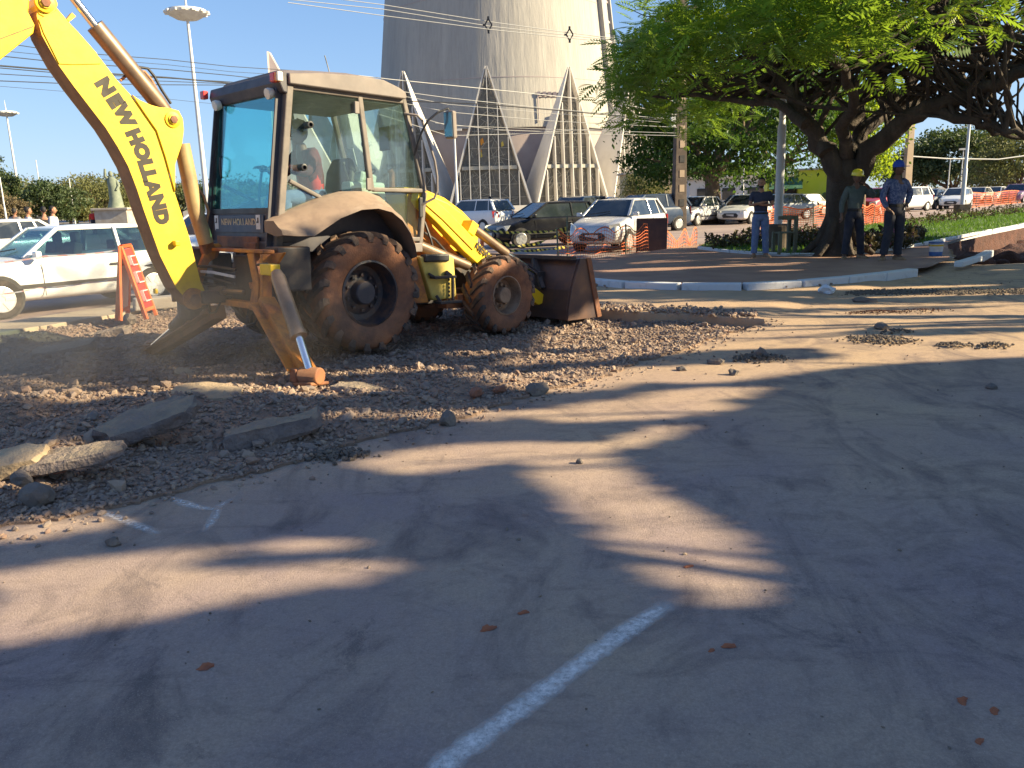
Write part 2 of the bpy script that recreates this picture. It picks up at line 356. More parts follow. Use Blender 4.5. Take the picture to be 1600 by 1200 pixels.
def terrain():
    ys = [1.0]
    while ys[-1] < 34: ys.append(ys[-1] * 1.0125 + .004)
    ys = np.array(ys); xs = np.arange(-11, 23.01, .065)
    X, Y = np.meshgrid(xs, ys); nx, ny = len(xs), len(ys)
    dr = np.gradient(ys)
    for i in range(ny):
        if ys[i] < 3.3 or ys[i] > 21: continue
        for j in range(nx):
            co, _, dd = KDT.find((X[i, j], Y[i, j], 0))
            if dd < .2 and abs(co.x - X[i, j]) < .036 and abs(co.y - Y[i, j]) < .55 * dr[i]: X[i, j], Y[i, j] = co.x, co.y
    cx = (X[:-1, :-1] + X[1:, 1:] + X[1:, :-1] + X[:-1, 1:]) / 4; cy = (Y[:-1, :-1] + Y[1:, 1:] + Y[1:, :-1] + Y[:-1, 1:]) / 4
    cls = np.zeros(cx.shape, int)                                  # 0 road
    back = (cx - KL0.x) * KN.x + (cy - KL0.y) * KN.y > .02
    cls[back & (cx < 1.0)] = 4
    fy = np.interp(cx, [p.x for p in FENCE_W], [p.y for p in FENCE_W]); cls[(cy > fy) & (cx > FENCE_W[0].x - 1)] = 4
    cls[in_gravel(cx, cy)] = 1
    cls[inpoly(cx, cy, S_FINE)] = 2; cls[inpoly(cx, cy, P_FINE)] = 3
    zf = {0: road_z(X, Y), 1: gravel_z(X, Y), 2: (.035 + .012 * vnoise(X * 7, Y * 7, 6)) * slab_k(X, Y) + .8 * road_z(X, Y), 3: -.55 + .35 * vnoise(X * 1.7, Y * 1.7, 7) + .1 * vnoise(X * 6, Y * 6, 7), 4: .6 * road_z(X, Y) - .004}
    idx = np.arange(nx * ny).reshape(ny, nx)
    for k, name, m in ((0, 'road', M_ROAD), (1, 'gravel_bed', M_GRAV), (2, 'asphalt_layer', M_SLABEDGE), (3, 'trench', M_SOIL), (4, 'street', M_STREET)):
        sel = cls == k; i, j = np.nonzero(sel)
        q = np.stack([idx[i, j], idx[i, j + 1], idx[i + 1, j + 1], idx[i + 1, j]], 1)
        v = np.stack([X.ravel(), Y.ravel(), zf[k].ravel()], 1)
        # skirts along the outline of the class, so every step has a face
        skv, skf = [], []; pad = np.pad(sel, 1); depth = .75 if k != 3 else .05; base = len(v)
        for di, dj, a, b in ((-1, 0, (0, 0), (0, 1)), (1, 0, (1, 1), (1, 0)), (0, -1, (1, 0), (0, 0)), (0, 1, (0, 1), (1, 1))):
            e = sel & ~pad[1 + di:1 + di + sel.shape[0], 1 + dj:1 + dj + sel.shape[1]]
            for ii, jj in zip(*np.nonzero(e)):
                p, r = idx[ii + a[0], jj + a[1]], idx[ii + b[0], jj + b[1]]; n = base + len(skv)
                skv += [v[p] - (0, 0, depth), v[r] - (0, 0, depth)]; skf.append((p, r, n + 1, n))
        v = np.vstack([v, np.array(skv)]); q = np.vstack([q, np.array(skf)])
        used = np.unique(q); remap = np.full(len(v), -1); remap[used] = np.arange(len(used))
        o = np_mesh(name, v[used], remap[q], m, smooth=True); o.data.set_sharp_from_angle(angle=R(50)); tag(o, kind='structure')
terrain()
# straight broken edge of the old asphalt layer above the gravel
b = MB(); ln = resample0([g(918, 485), g(1000, 491.5), g(1100, 496), g(1192, 502.5)], 70); rr = []
for i, p in enumerate(ln):
    o = .05 + .035 * (float(vnoise(i * .45, 2, 91)) - .5) + .02 * (float(vnoise(i * 1.4, 5, 91)) - .5); zt = .036 + .014 * (float(vnoise(i * .6, 9, 91)) - .5)
    rr.append([(p.x, p.y - o - .03, -.2), (p.x, p.y - o - .012, -.03), (p.x, p.y - o, zt - .012), (p.x, p.y - o + .015, zt), (p.x, p.y + .16, zt + .002), (p.x, p.y + .2, .0)])
b.loft(rr, close=False); tag(b.build('asphalt_edge', M_SLABEDGE, smooth=35), kind='structure')
# far ground: a ring of four sheets round the near terrain, out to the horizon
b = MB(); L = 4000
b.quad((-L, 34, -.012), (L, 34, -.012), (L, L, -.012), (-L, L, -.012)); b.quad((-L, -L, -.012), (L, -L, -.012), (L, 1.0, -.012), (-L, 1.0, -.012))
b.quad((-L, 1.0, -.012), (-11, 1.0, -.012), (-11, 34, -.012), (-L, 34, -.012)); b.quad((23, 1.0, -.012), (L, 1.0, -.012), (L, 34, -.012), (23, 34, -.012))
tag(b.build('ground', M_FAR, fix=False), kind='structure')
# back street carrying the parked cars
b = MB(); P = [g(690, 372), g(1000, 392), g(1180, 366), g(1330, 361), g(1400, 345), g(1600, 319), V((110, 100, 0)), V((60, 140, 0)), V((-10, 75, 0)), V((-30, 45, 0))]
b.add([(p.x, max(p.y, 34.0), .0) for p in P], [tuple(range(len(P)))]); tag(b.build('back_street', M_STREET, fix=False), kind='structure')

# ---- plaza tongue with its whitewashed kerb
PLZ = .12
KERB_PX = [(926, 436), (965, 440), (1010, 442.5), (1060, 444), (1120, 444.5), (1180, 443.5), (1240, 440), (1300, 435), (1350, 430), (1400, 424), (1452, 417)]
kerb_line = [g(x, y, PLZ) for x, y in KERB_PX]
plaza_pts = kerb_line + [g(x, y, PLZ) for x, y in [(1484, 404), (1482, 390), (1480, 378), (1600, 350), (1720, 329), (1600, 323), (1400, 346.5), (1330, 362), (1180, 367.5), (1100, 381), (1040, 389), (960, 400), (880, 410)]]
def sheet(name, pts, z, m, kind='structure', sub=.35, amp=.012, seed=1):
    xs = [p.x for p in pts]; ys = [p.y for p in pts]
    gx = np.arange(min(xs), max(xs) + sub, sub); gy = np.arange(min(ys), max(ys) + sub, sub)
    import bmesh
    bm = bmesh.new(); vv = [bm.verts.new((p.x, p.y, z)) for p in pts]; bm.faces.new(vv)
    for a in gx: bmesh.ops.bisect_plane(bm, geom=bm.verts[:] + bm.edges[:] + bm.faces[:], plane_co=(a, 0, 0), plane_no=(1, 0, 0))
    for a in gy: bmesh.ops.bisect_plane(bm, geom=bm.verts[:] + bm.edges[:] + bm.faces[:], plane_co=(0, a, 0), plane_no=(0, 1, 0))
    for v in bm.verts: v.co.z += amp * (float(vnoise(v.co.x * 1.1, v.co.y * 1.1, seed)) - .5)
    bmesh.ops.recalc_face_normals(bm, faces=bm.faces)
    if sum(f.normal.z for f in bm.faces) < 0: bmesh.ops.reverse_faces(bm, faces=bm.faces)
    me = bpy.data.meshes.new(name); bm.to_mesh(me); bm.free(); me.materials.append(m); o = link(name, me); return tag(o, kind=kind)
sheet('plaza', plaza_pts, PLZ, M_PAVE)
def resample(pts, step):
    out = [pts[0].copy()]; acc = 0
    for a, c in zip(pts, pts[1:]):
        d = (c - a).length; t = step - acc
        while t <= d: out.append(a.lerp(c, t / d)); t += step
        acc = (acc + d) % step
    return out
def kerb(name, line, step, width, top, depth, m, out_sign=1, jitter=.012, piece='kerb_stone'):
    root = thing(name, None, None, (0, 0, 0)); tag(root, kind='structure'); pts = resample(line, step)
    for k, (a, c) in enumerate(zip(pts, pts[1:])):
        d = (c - a).normalized(); n = V((-d.y, d.x, 0)) * out_sign; j = random.uniform(-jitter, jitter)
        a2 = a + d * .004; c2 = c - d * .004; z = top + random.uniform(-jitter, jitter) * .6
        b = MB(); b.prism([V((a2.x, a2.y, z)) + n * j, V((c2.x, c2.y, z)) + n * (j + random.uniform(-.006, .006)), V((c2.x, c2.y, z)) + n * (width + j), V((a2.x, a2.y, z)) + n * (width + j)], (0, 0, -depth))
        b.build(piece, m, root, bevel=.016)
    return root
kerb('plaza_kerb', [V((p.x, p.y, 0)) for p in kerb_line], .95, -.20, PLZ + .03, .28, M_WHITE, jitter=.006)
LAWN_PX = [(1090, 389), (1130, 394), (1185, 398.5), (1240, 400.5), (1300, 399.5), (1360, 396.5), (1420, 387.5), (1472, 377.5), (1530, 366), (1600, 352), (1700, 334)]
lawn_front = [g(x, y, PLZ) for x, y in LAWN_PX]
lawn_back = [g(x, y, PLZ) for x, y in [(1700, 320), (1600, 326), (1500, 335), (1400, 347), (1330, 356), (1250, 363), (1180, 369), (1110, 379)]]
kerb('lawn_kerb', [V((p.x, p.y, 0)) for p in lawn_front], .9, .10, PLZ + .07, .2, M_WHITE)
M_TURF = mat('turf_soil', (.035, .075, .014), .95, col2=(.075, .13, .02), scale=1.5, bump=1, bscale=50, bdist=.03)
lawn_poly = lawn_front + lawn_back
sheet('lawn', lawn_poly, PLZ + .035, M_TURF, amp=.05, seed=4)
# trench back wall of cut red earth under the lawn kerb
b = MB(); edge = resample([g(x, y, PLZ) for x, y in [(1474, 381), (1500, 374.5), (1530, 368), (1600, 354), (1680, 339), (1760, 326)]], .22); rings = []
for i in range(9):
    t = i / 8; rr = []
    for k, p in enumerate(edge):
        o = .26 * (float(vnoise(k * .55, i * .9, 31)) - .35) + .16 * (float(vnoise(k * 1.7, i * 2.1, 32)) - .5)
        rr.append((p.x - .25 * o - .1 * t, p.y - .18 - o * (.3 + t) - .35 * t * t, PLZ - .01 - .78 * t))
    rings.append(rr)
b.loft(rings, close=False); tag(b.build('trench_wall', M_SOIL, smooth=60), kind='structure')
b = MB()
for k in range(9):
    p = g(random.uniform(1500, 1640), random.uniform(392, 408)); s = random.uniform(.2, .5)
    n0 = len(b.v); b.ball((p.x, p.y, -.25), (s, s * .8, s * .7), 14, 9)
    for i in range(n0, len(b.v)):
        q = b.v[i]; f = 1 + .5 * (float(vnoise(q[0] * 6, q[1] * 6 + q[2] * 5, k)) - .5); b.v[i] = (p.x + (q[0] - p.x) * f, p.y + (q[1] - p.y) * f, -.25 + (q[2] + .25) * f)
tag(b.build('earth_heap', M_SOIL, smooth=70), kind='stuff')
# concrete gutter slabs between the gravel and the street with the white car
kerb('gutter', [KL0 - KD * 6 + KN * .03, KL1 + KD * 1.6 + KN * .03], 1.1, 1.0, .055, .25, mat('gutter_concrete', (.44, .36, .25), .9, col2=(.30, .235, .165), scale=2, bump=.6, bscale=40, bdist=.01), piece='gutter_slab')
# ---- loose stones of the gravel bed
ICO_V = []; ph = (1 + 5 ** .5) / 2
for a, c in ((-1, ph), (1, ph), (-1, -ph), (1, -ph)): ICO_V.append((a, c, 0))
for a, c in ((-1, ph), (1, ph), (-1, -ph), (1, -ph)): ICO_V.append((0, a, c))
for a, c in ((ph, -1), (ph, 1), (-ph, -1), (-ph, 1)): ICO_V.append((a, 0, c))
ICO_V = np.array(ICO_V) / np.linalg.norm(ICO_V[0])
ICO_F = np.array([(0, 11, 5), (0, 5, 1), (0, 1, 7), (0, 7, 10), (0, 10, 11), (1, 5, 9), (5, 11, 4), (11, 10, 2), (10, 7, 6), (7, 1, 8), (3, 9, 4), (3, 4, 2), (3, 2, 6), (3, 6, 8), (3, 8, 9), (4, 9, 5), (2, 4, 11), (6, 2, 10), (8, 6, 7), (9, 8, 1)])
def stones(name, pts, sizes, m, seed=1):
    r = np.random.default_rng(seed); n = len(pts); v = np.repeat(ICO_V[None], n, 0) * r.uniform(.72, 1.3, (n, 12, 1))
    v = v * np.stack([r.uniform(.8, 1.35, n), r.uniform(.6, 1.0, n), r.uniform(.42, .8, n)], 1)[:, None, :]
    def rot(v, a, i, j):
        c, s = np.cos(a)[:, None], np.sin(a)[:, None]; w = v.copy(); w[..., i] = v[..., i] * c - v[..., j] * s; w[..., j] = v[..., i] * s + v[..., j] * c; return w
    v = rot(v, r.normal(0, .5, n), 1, 2); v = rot(v, r.normal(0, .4, n), 0, 2); v = rot(v, r.uniform(0, 6.28, n), 0, 1)
    v = v * sizes[:, None, None] + pts[:, None, :]
    f = ICO_F[None] + (np.arange(n) * 12)[:, None, None]
    return tag(np_mesh(name, v.reshape(-1, 3), f.reshape(-1, 3), m), kind='stuff')
def stone_material(name, cols):
    m, nt, p, oc = newmat(name); ge = nt.nodes.new('ShaderNodeNewGeometry'); cr = nt.nodes.new('ShaderNodeValToRGB')
    e = cr.color_ramp.elements; e[0].color = (*cols[0], 1); e[1].color = (*cols[-1], 1)
    for i, c in enumerate(cols[1:-1]): k = e.new((i + 1) / (len(cols) - 1)); k.color = (*c, 1)
    nt.links.new(ge.outputs['Random Per Island'], cr.inputs[0])
    c = _mix(nt, _math(nt, 'MULTIPLY', _ramp(nt, _noise(nt, oc, 40, 4), .3, .7), .5), cr.outputs[0], (.33, .25, .175))
    nt.links.new(c, p.inputs['Base Color']); p.inputs['Roughness'].default_value = .9; p.inputs['Specular IOR Level'].default_value = .25
    nt.links.new(_bump(nt, _noise(nt, oc, 90, 4), .6, .006), p.inputs['Normal']); return m
M_STONE = stone_material('crushed_stone', [(.215, .165, .15), (.31, .225, .18), (.165, .135, .13), (.40, .29, .215), (.25, .18, .15), (.29, .175, .13)])
def gravel_points(n, seed):
    r = np.random.default_rng(seed); Y = 3.6 + (13.6 - 3.6) * r.random(n * 4) ** 1.55; X = r.uniform(-8.5, 3.6, n * 4)
    k = (np.abs(X) < Y * .75 + .4) & in_gravel(X, Y); return X[k][:n], Y[k][:n], r
X, Y, r = gravel_points(46000, 5)
S = .008 + .016 * r.random(len(X)) ** 1.8 + np.where(r.random(len(X)) < .02, r.uniform(.012, .035, len(X)), 0); S = S * (.85 + .03 * Y)
stones('gravel', np.stack([X, Y, gravel_z(X, Y) + S * r.uniform(.0, .55, len(X))], 1), S, M_STONE, 2)
# stones that spilled over the edge onto the asphalt, and grit all over the road
X = r.uniform(-4, 4, 9000); Y = 3.4 + 7 * r.random(9000); k = ~in_gravel(X, Y) & (in_gravel(X, Y + .28) | in_gravel(X - .2, Y + .1) | (in_gravel(X, Y + .55) & (r.random(9000) < .16))); X, Y = X[k], Y[k]
S = .006 + .016 * r.random(len(X)) ** 2; stones('spilled_gravel', np.stack([X, Y, road_z(X, Y) + S * .4], 1), S, M_STONE, 3)
Y = 1.9 * np.exp(r.random(5200) * math.log(9.5)); X = (r.random(5200) * 2 - 1) * (Y * .68 + .2); k = (r.random(5200) < .10 + .9 * np.clip(vnoise(X * .9, Y * .9, 77) * 1.6 - .75, 0, 1) * np.clip((Y - 2) / 4, .12, 1)) & ~in_gravel(X, Y) & ~inpoly(X, Y, P_POLY) & ((X - KL0.x) * KN.x + (Y - KL0.y) * KN.y < 0) & ~inpoly(X, Y, [(p.x, p.y) for p in plaza_pts]) & ~inpoly(X, Y, S_POLY); X, Y = X[k], Y[k]
S = (.0014 + .0062 * r.random(len(X)) ** 5) * (1 + .10 * Y); stones('road_grit', np.stack([X, Y, road_z(X, Y) + S * .4], 1), S, stone_material('grit', [(.10, .085, .075), (.20, .15, .12), (.13, .10, .09), (.30, .22, .16)]), 4)
# ---- single rocks, slabs and clods
def rock_mesh(size, seed, flat=.6, rough=.35, cuts=2):
    import bmesh
    bm = bmesh.new(); bmesh.ops.create_icosphere(bm, subdivisions=cuts, radius=1)
    for v in bm.verts:
        c = v.co; f = 1 + rough * (float(vnoise(c.x * 1.7 + 9, c.y * 1.7 + c.z * 2.3, seed)) - .5) * 2 + rough * .5 * (float(vnoise(c.x * 4 + 3, c.y * 4 + c.z * 4.7, seed + 5)) - .5)
        v.co = V((c.x * f * size[0], c.y * f * size[1], c.z * f * size[2] * flat))
    me = bpy.data.meshes.new('rock'); bm.to_mesh(me); bm.free(); return me
def slab_mesh(l, wd, t, seed):
    """broken plate: an uneven outline, two levels, chipped rim"""
    rr = random.Random(seed); n = 13; ring = []
    for i in range(n):
        a = 2 * math.pi * i / n; k = max(abs(math.cos(a)), abs(math.sin(a))) ** .75; e = rr.uniform(.86, 1.1)
        ring.append((math.cos(a) / k * l / 2 * e, math.sin(a) / k * wd / 2 * e))
    b = MB(); rings = []
    for sc, z in ((.90, -t / 2), (1.0, -t * .32), (rr.uniform(.97, 1.03), t * .2), (.955, t * .47), (.5, t * .5)):
        rings.append([(x * sc * rr.uniform(.97, 1.02), y * sc * rr.uniform(.97, 1.02), z + rr.uniform(-.06, .06) * t) for x, y in ring])
    b.loft(rings)
    for i in range(len(b.v)): x, y, z = b.v[i]; b.v[i] = (x + .06 * wd * (rr.random() - .5), y + .06 * wd * (rr.random() - .5), z + .16 * t * (rr.random() - .5))
    return b
M_SLAB = mat('slab_concrete', (.25, .195, .17), .92, col2=(.14, .115, .11), scale=7, lo=.38, hi=.66, bump=1, bscale=30, bdist=.03, dust=(.33, .255, .175), dlo=.4, dhi=1)
M_SLAB2 = mat('slab_sandy', (.44, .33, .21), .92, col2=(.30, .22, .15), scale=4, bump=.9, bscale=40, bdist=.012)
SLABS = [  # pixel, length, width, thickness, rotation, tilt, colour, label
    ((428, 672), .66, .32, .125, 22, (-4, -7), 0, 'long grey broken asphalt slab lying on the gravel nearest the road'),
    ((326, 618), .60, .36, .09, -6, (7, 3), 1, 'pale sandy concrete plate with a sunlit top beside the orange stabilizer'),
    ((236, 656), .66, .30, .10, 30, (16, -14), 0, 'dark tilted slab propped against the pale concrete plate'),
    ((292, 583), .24, .15, .05, 10, (10, 12), 1, 'small pale chunk of concrete just behind the sandy plate'),
    ((98, 548), .74, .30, .12, 18, (10, -6), 0, 'dark flat slab at the foot of the sunlit gravel'),
    ((176, 520), .52, .30, .10, 15, (4, -10), 0, 'thin grey slab on sunlit stones by the gutter'),
    ((12, 724), .40, .30, .09, 30, (8, -8), 1, 'smooth sand coloured slab cut by the left edge of the picture'),
    ((112, 716), .62, .26, .07, 12, (4, -7), 0, 'long flat slab half buried in gravel at lower left'),
    ((560, 607), .40, .22, .06, -12, (0, 6), 0, 'flat broken piece just right of the stabilizer foot')]
for k, (px, l, wd, t, rz, tl, c, lab) in enumerate(SLABS):
    p = g(*px); z = float(gravel_z(p.x, p.y)) + t * (.42 if k != 7 else .05)
    o = slab_mesh(l, wd, t, 40 + k).build('broken_slab', M_SLAB2 if c else M_SLAB, smooth=38)
    import bmesh
    bm = bmesh.new(); bm.from_mesh(o.data); bmesh.ops.triangulate(bm, faces=[f for f in bm.faces if len(f.verts) > 4]); bmesh.ops.subdivide_edges(bm, edges=bm.edges[:], cuts=3, use_grid_fill=True); bm.normal_update()
    for v in bm.verts:
        q = v.co; e = .022 * (float(vnoise(q.x * 9 + 4 * k, q.y * 9 + q.z * 13, 200 + k)) - .5) + .016 * (float(vnoise(q.x * 24, q.y * 24 + q.z * 31, 210 + k)) - .5); v.co += v.normal * e * min(1, t * 11)
    bm.to_mesh(o.data); bm.free(); o.data.polygons.foreach_set('use_smooth', [True] * len(o.data.polygons)); o.data.set_sharp_from_angle(angle=R(28)); p = g(px[0], px[1], z)
    o.location = (p.x, p.y, z); o.rotation_euler = (R(tl[0]), R(tl[1]), R(rz)); tag(o, lab, 'slab', 'broken slabs on the gravel')
M_ROCK = mat('dark_rock', (.15, .125, .11), .95, col2=(.26, .20, .15), scale=6, bump=1, bscale=40, bdist=.012)
M_BRICK = mat('brick_red', (.27, .12, .075), .95, col2=(.18, .09, .06), scale=6, bump=.8, bscale=40, bdist=.01)
ROCKS = [((92, 733), (.055, .035, .035), 2, 'red brick fragment on dark gravel at lower left'), ((34, 748), (.06, .045, .04), 0, 'rounded brown rock on gravel near the left edge'),
    ((60, 775), (.09, .07, .07), 0, 'dark rock on the gravel below the brick fragment'), ((745, 612), (.07, .04, .04), 2, 'reddish stone on gravel between stabilizer and road'),
    ((780, 607), (.06, .04, .035), 2, 'small reddish stone at the road edge of the gravel'), ((840, 609), (.11, .05, .06), 0, 'dark stone on the edge of the asphalt'), ((700, 655), (.07, .06, .06), 0, 'dark stone in the gravel right of the long grey slab'),
    ((178, 848), (.035, .03, .03), 0, 'small dark clod on sunlit road at lower left'), ((1187, 555), (.09, .075, .075), 0, 'dark clod on top of a heap of crumbs on the sunlit road'), ((1118, 566), (.09, .05, .04), 0, 'tan clod on the road left of the dark clod heap'),
    ((1066, 577), (.05, .04, .03), 0, 'small tan clod farther left on the road'), ((1378, 511), (.12, .08, .05), 0, 'dark lump on the road above the black gravel patch'), ((1290, 453), (.16, .09, .07), 3, 'pale stone block at the end of the old asphalt layer'),
    ((905, 722), (.022, .018, .02), 0, 'tiny dark clod beside the sunlit wedge on the road'), ((1020, 497), (.08, .07, .05), 1, 'pale stone on gravel below the asphalt step'), ((1145, 583), (.05, .04, .04), 0, 'small dark clod by the edge of the big shadow'),
    ((1350, 470), (.18, .09, .05), 0, 'dark clod beside the sunlit asphalt edge'), ((1548, 605), (.05, .04, .03), 0, 'dark clod alone in the shade at right')]
for k, (px, s, c, lab) in enumerate(ROCKS):
    p = g(*px); z = (float(gravel_z(p.x, p.y)) if in_gravel(p.x, p.y) else float(road_z(p.x, p.y)) + (.05 if inpoly(p.x, p.y, S_POLY) else 0)) + s[2] * .35
    me = rock_mesh(s, 100 + k, 1, .4); me.materials.append((M_ROCK, M_SLAB2, M_BRICK, M_WHITE)[c]); o = link('rock', me); p = g(px[0], px[1], z)
    o.location = (p.x, p.y, z); o.rotation_euler = (0, 0, random.uniform(0, 3)); tag(o, lab, 'rock', 'loose rocks and clods')
M_CLAY = mat('red_clay', (.36, .115, .05), .95, col2=(.24, .08, .045), scale=20, bump=.8, bscale=120, bdist=.004)
for k, (px, s, lab) in enumerate([((763, 983), .020, 'red clay smear on shaded asphalt left of the white line'), ((817, 958), .014, 'small red clay bit above the larger smear'), ((1138, 1010), .017, 'red clay crumb right of the white line end'),
        ((1112, 1016), .010, 'dark red crumb beside the clay crumb by the line'), ((323, 1043), .020, 'red clay smear alone in the lower left shade'), ((1504, 1096), .014, 'red clay lump near the lower right corner'), ((1553, 1112), .011, 'small red lump at right edge of the road'),
        ((1531, 1160), .010, 'tiny red crumb at bottom right'), ((1075, 885), .012, 'red crumb inside the sunlit wedge')]):
    p = g(*px); me = rock_mesh((s * 1.7, s, s * .35), 300 + k, 1, .55); me.materials.append(M_CLAY); o = link('clay_clod', me); o.location = (p.x, p.y, float(road_z(p.x, p.y)) + s * .1)
    o.rotation_euler = (0, 0, random.uniform(.2, .9)); tag(o, lab, 'clod', 'red clay crumbs on the road')
# patches of black crumbs
M_CRUMB = stone_material('black_crumbs', [(.05, .045, .045), (.10, .085, .075), (.07, .06, .06), (.15, .115, .09)])
for k, (px, a, bb, n) in enumerate([((1374, 532), .32, .26, 420), ((1187, 560), .26, .22, 260), ((1490, 541), .16, .12, 110), ((1553, 541), .17, .12, 110), ((525, 712), .20, .12, 260), ((1400, 520), .2, .1, 60), ((1440, 487), .35, .2, 120), ((1370, 489), .35, .10, 240)]):
    p = g(*px); q = RNG.normal(0, .5, (n, 2)); X = p.x + q[:, 0] * a; Y = p.y + q[:, 1] * bb; S = RNG.uniform(.006, .02, n) * (1 if k < 6 else .7)
    stones('asphalt_crumbs', np.stack([X, Y, road_z(X, Y) + S * .5 + .03 * np.exp(-(q ** 2).sum(1) * 2)], 1), S, M_CRUMB if k < 6 else M_SOIL, 60 + k)
X = []; Y = []
for t in np.linspace(0, 1, 2600):
    p = g(1310 + 330 * t, 458 - 3 * t); X.append(p.x + RNG.normal(0, .1)); Y.append(p.y + RNG.normal(0, .16))
X, Y = np.array(X), np.array(Y); S = RNG.uniform(.008, .024, len(X)); stones('soil_ridge', np.stack([X, Y, road_z(X, Y) + S * .3], 1), S, M_CRUMB, 90)
for k, (x0, y0, x1, y1, n) in enumerate([(930, 447, 1300, 446, 500), (930, 484, 1180, 498, 500)]):
    t = RNG.random(n); P = [g(x0 + (x1 - x0) * a, y0 + (y1 - y0) * a + RNG.normal(0, 3)) for a in t]; X = np.array([p.x for p in P]); Y = np.array([p.y for p in P]); S = RNG.uniform(.01, .04, n)
    stones('kerb_rubble', np.stack([X, Y, .05 + S * .4], 1), S, M_STONE, 95 + k)
# ---- chalk lines on the asphalt
def chalk(name, px, width, alpha, label=None):
    m, nt, p, oc = newmat('chalk_' + name + str(len(MATS))); p.inputs['Base Color'].default_value = (.92, .86, .80, 1); p.inputs['Roughness'].default_value = .9
    t = nt.nodes.new('ShaderNodeBsdfTransparent'); mx = nt.nodes.new('ShaderNodeMixShader'); out = nt.nodes['Material Output']
    n = _ramp(nt, _noise(nt, oc, 42, 8, .8), alpha[0], alpha[1]); at_ = nt.nodes.new('ShaderNodeAttribute'); at_.attribute_name = 'edge'
    f = _math(nt, 'MULTIPLY', _math(nt, 'SUBTRACT', 1.0, n), _ramp(nt, at_.outputs['Fac'], .02, .7))
    nt.links.new(f, mx.inputs[0]); nt.links.new(t.outputs[0], mx.inputs[1]); nt.links.new(p.outputs[0], mx.inputs[2]); nt.links.new(mx.outputs[0], out.inputs[0])
    line = resample([g(x, y) for x, y in px], .03); vs, fs, ed = [], [], []
    for i, q in enumerate(line):
        d = (line[min(i + 1, len(line) - 1)] - line[max(i - 1, 0)]).normalized(); n2 = V((-d.y, d.x, 0)); wv = width * (.85 + .35 * random.random()); end = min(1, (len(line) - 1 - i) / 5, (i + .2) / 5)
        for k in (-1, -.5, 0, .5, 1):
            e = q + n2 * k * wv; vs.append((e.x, e.y, float(road_z(e.x, e.y)) + .0045)); ed.append((1 - abs(k)) * end)
    for i in range(len(line) - 1):
        for k in range(4): a = i * 5 + k; fs.append((a, a + 1, a + 6, a + 5))
    me = bpy.data.meshes.new(name); me.from_pydata(vs, [], fs); me.materials.append(m); A = me.attributes.new('edge', 'FLOAT', 'POINT'); A.data.foreach_set('value', ed)
    return tag(link(name, me), kind='structure')
chalk('painted_line', [(640, 1245), (690, 1200), (860, 1075), (960, 1000), (1052, 940)], .052, (.32, .74))
chalk('faint_line', [(150, 797), (235, 830), (255, 838)], .035, (.30, .62)); chalk('faint_line', [(255, 776), (300, 792), (340, 800)], .035, (.28, .6))
chalk('faint_line', [(345, 790), (330, 818), (312, 838)], .03, (.30, .6)); chalk('faint_line', [(262, 777), (330, 797), (375, 775)], .025, (.3, .55)); chalk('faint_line', [(560, 715), (515, 722)], .03, (.25, .6))
# ================================================================ BACKHOE LOADER  (x forward, y left, z up)
YEL = mat('machine_yellow', (.80, .50, .012), .48, col2=(.58, .30, .03), scale=3.6, lo=.53, hi=.76, coat=.06, bump=.12, bscale=26, dust=(.42, .25, .12), dlo=.75, dhi=1.1)
ORG = mat('worn_orange', (.52, .195, .03), .6, col2=(.25, .085, .035), scale=5, lo=.42, hi=.62, bump=.3, bscale=50)
RUST = mat('rusty_steel', (.30, .12, .05), .75, col2=(.16, .07, .045), scale=6, lo=.4, hi=.65, bump=.5, bscale=60, dust=(.36, .18, .09), dlo=.5, dhi=1)
DARK = mat('dark_steel', (.035, .03, .032), .6, col2=(.10, .065, .05), scale=5, lo=.5, hi=.75, bump=.4, bscale=60, dust=(.20, .12, .08), dlo=.4, dhi=1)
UNDERB = mat('boom_shade_brown', (.40, .19, .075), .65, col2=(.27, .12, .05), scale=6, lo=.4, hi=.68, bump=.4, bscale=50)  # shade on the yellow boom's underside, put into the colour; hoses share it
CABM = mat('cab_grey_dust', (.165, .14, .13), .62, col2=(.235, .195, .175), scale=3, lo=.35, hi=.7, bump=.15, bscale=50, dust=(.29, .23, .195), dlo=.4, dhi=1)
CABD = mat('cab_dark', (.045, .042, .055), .5, col2=(.09, .075, .075), scale=4, lo=.45, hi=.75, dust=(.30, .21, .15), dlo=.5, dhi=1)
FEND = mat('fender_dusty', (.22, .155, .115), .7, col2=(.165, .11, .08), scale=3, lo=.35, hi=.7, bump=.15, bscale=40, dust=(.31, .22, .155), dlo=.3, dhi=1)
RUB = mat('tyre_rubber', (.12, .06, .042), .9, col2=(.30, .13, .065), scale=3.2, lo=.35, hi=.62, bump=.7, bscale=45, bdist=.01)
TREAD = mat('tyre_tread', (.055, .045, .042), .92, col2=(.20, .12, .08), scale=4.5, lo=.38, hi=.66, bump=.8, bscale=35, bdist=.012)
RIMM = mat('rim_dark', (.03, .03, .04), .45, col2=(.15, .075, .045), scale=7, lo=.42, hi=.66, bump=.2)
RIMF = mat('rim_dusty', (.33, .215, .14), .7, col2=(.13, .075, .05), scale=6, lo=.4, hi=.7, bump=.3)
CHR = mat('chrome_rod', (.75, .78, .82), .14, 1.0)
BRONZE = mat('cylinder_brown', (.20, .14, .10), .38, .5, col2=(.32, .22, .15), scale=3, lo=.4, hi=.7)
BLK = mat('black_plastic', (.02, .02, .024), .5, col2=(.05, .045, .045), scale=5)
TXT = mat('lettering_dark', (.022, .015, .008), .6); TXT2 = mat('lettering_pale', (.58, .42, .24), .6)
PANB = mat('panel_slate', (.045, .055, .085), .5, col2=(.08, .075, .09), scale=6, lo=.4, hi=.75, dust=(.25, .16, .10), dlo=.4, dhi=1)
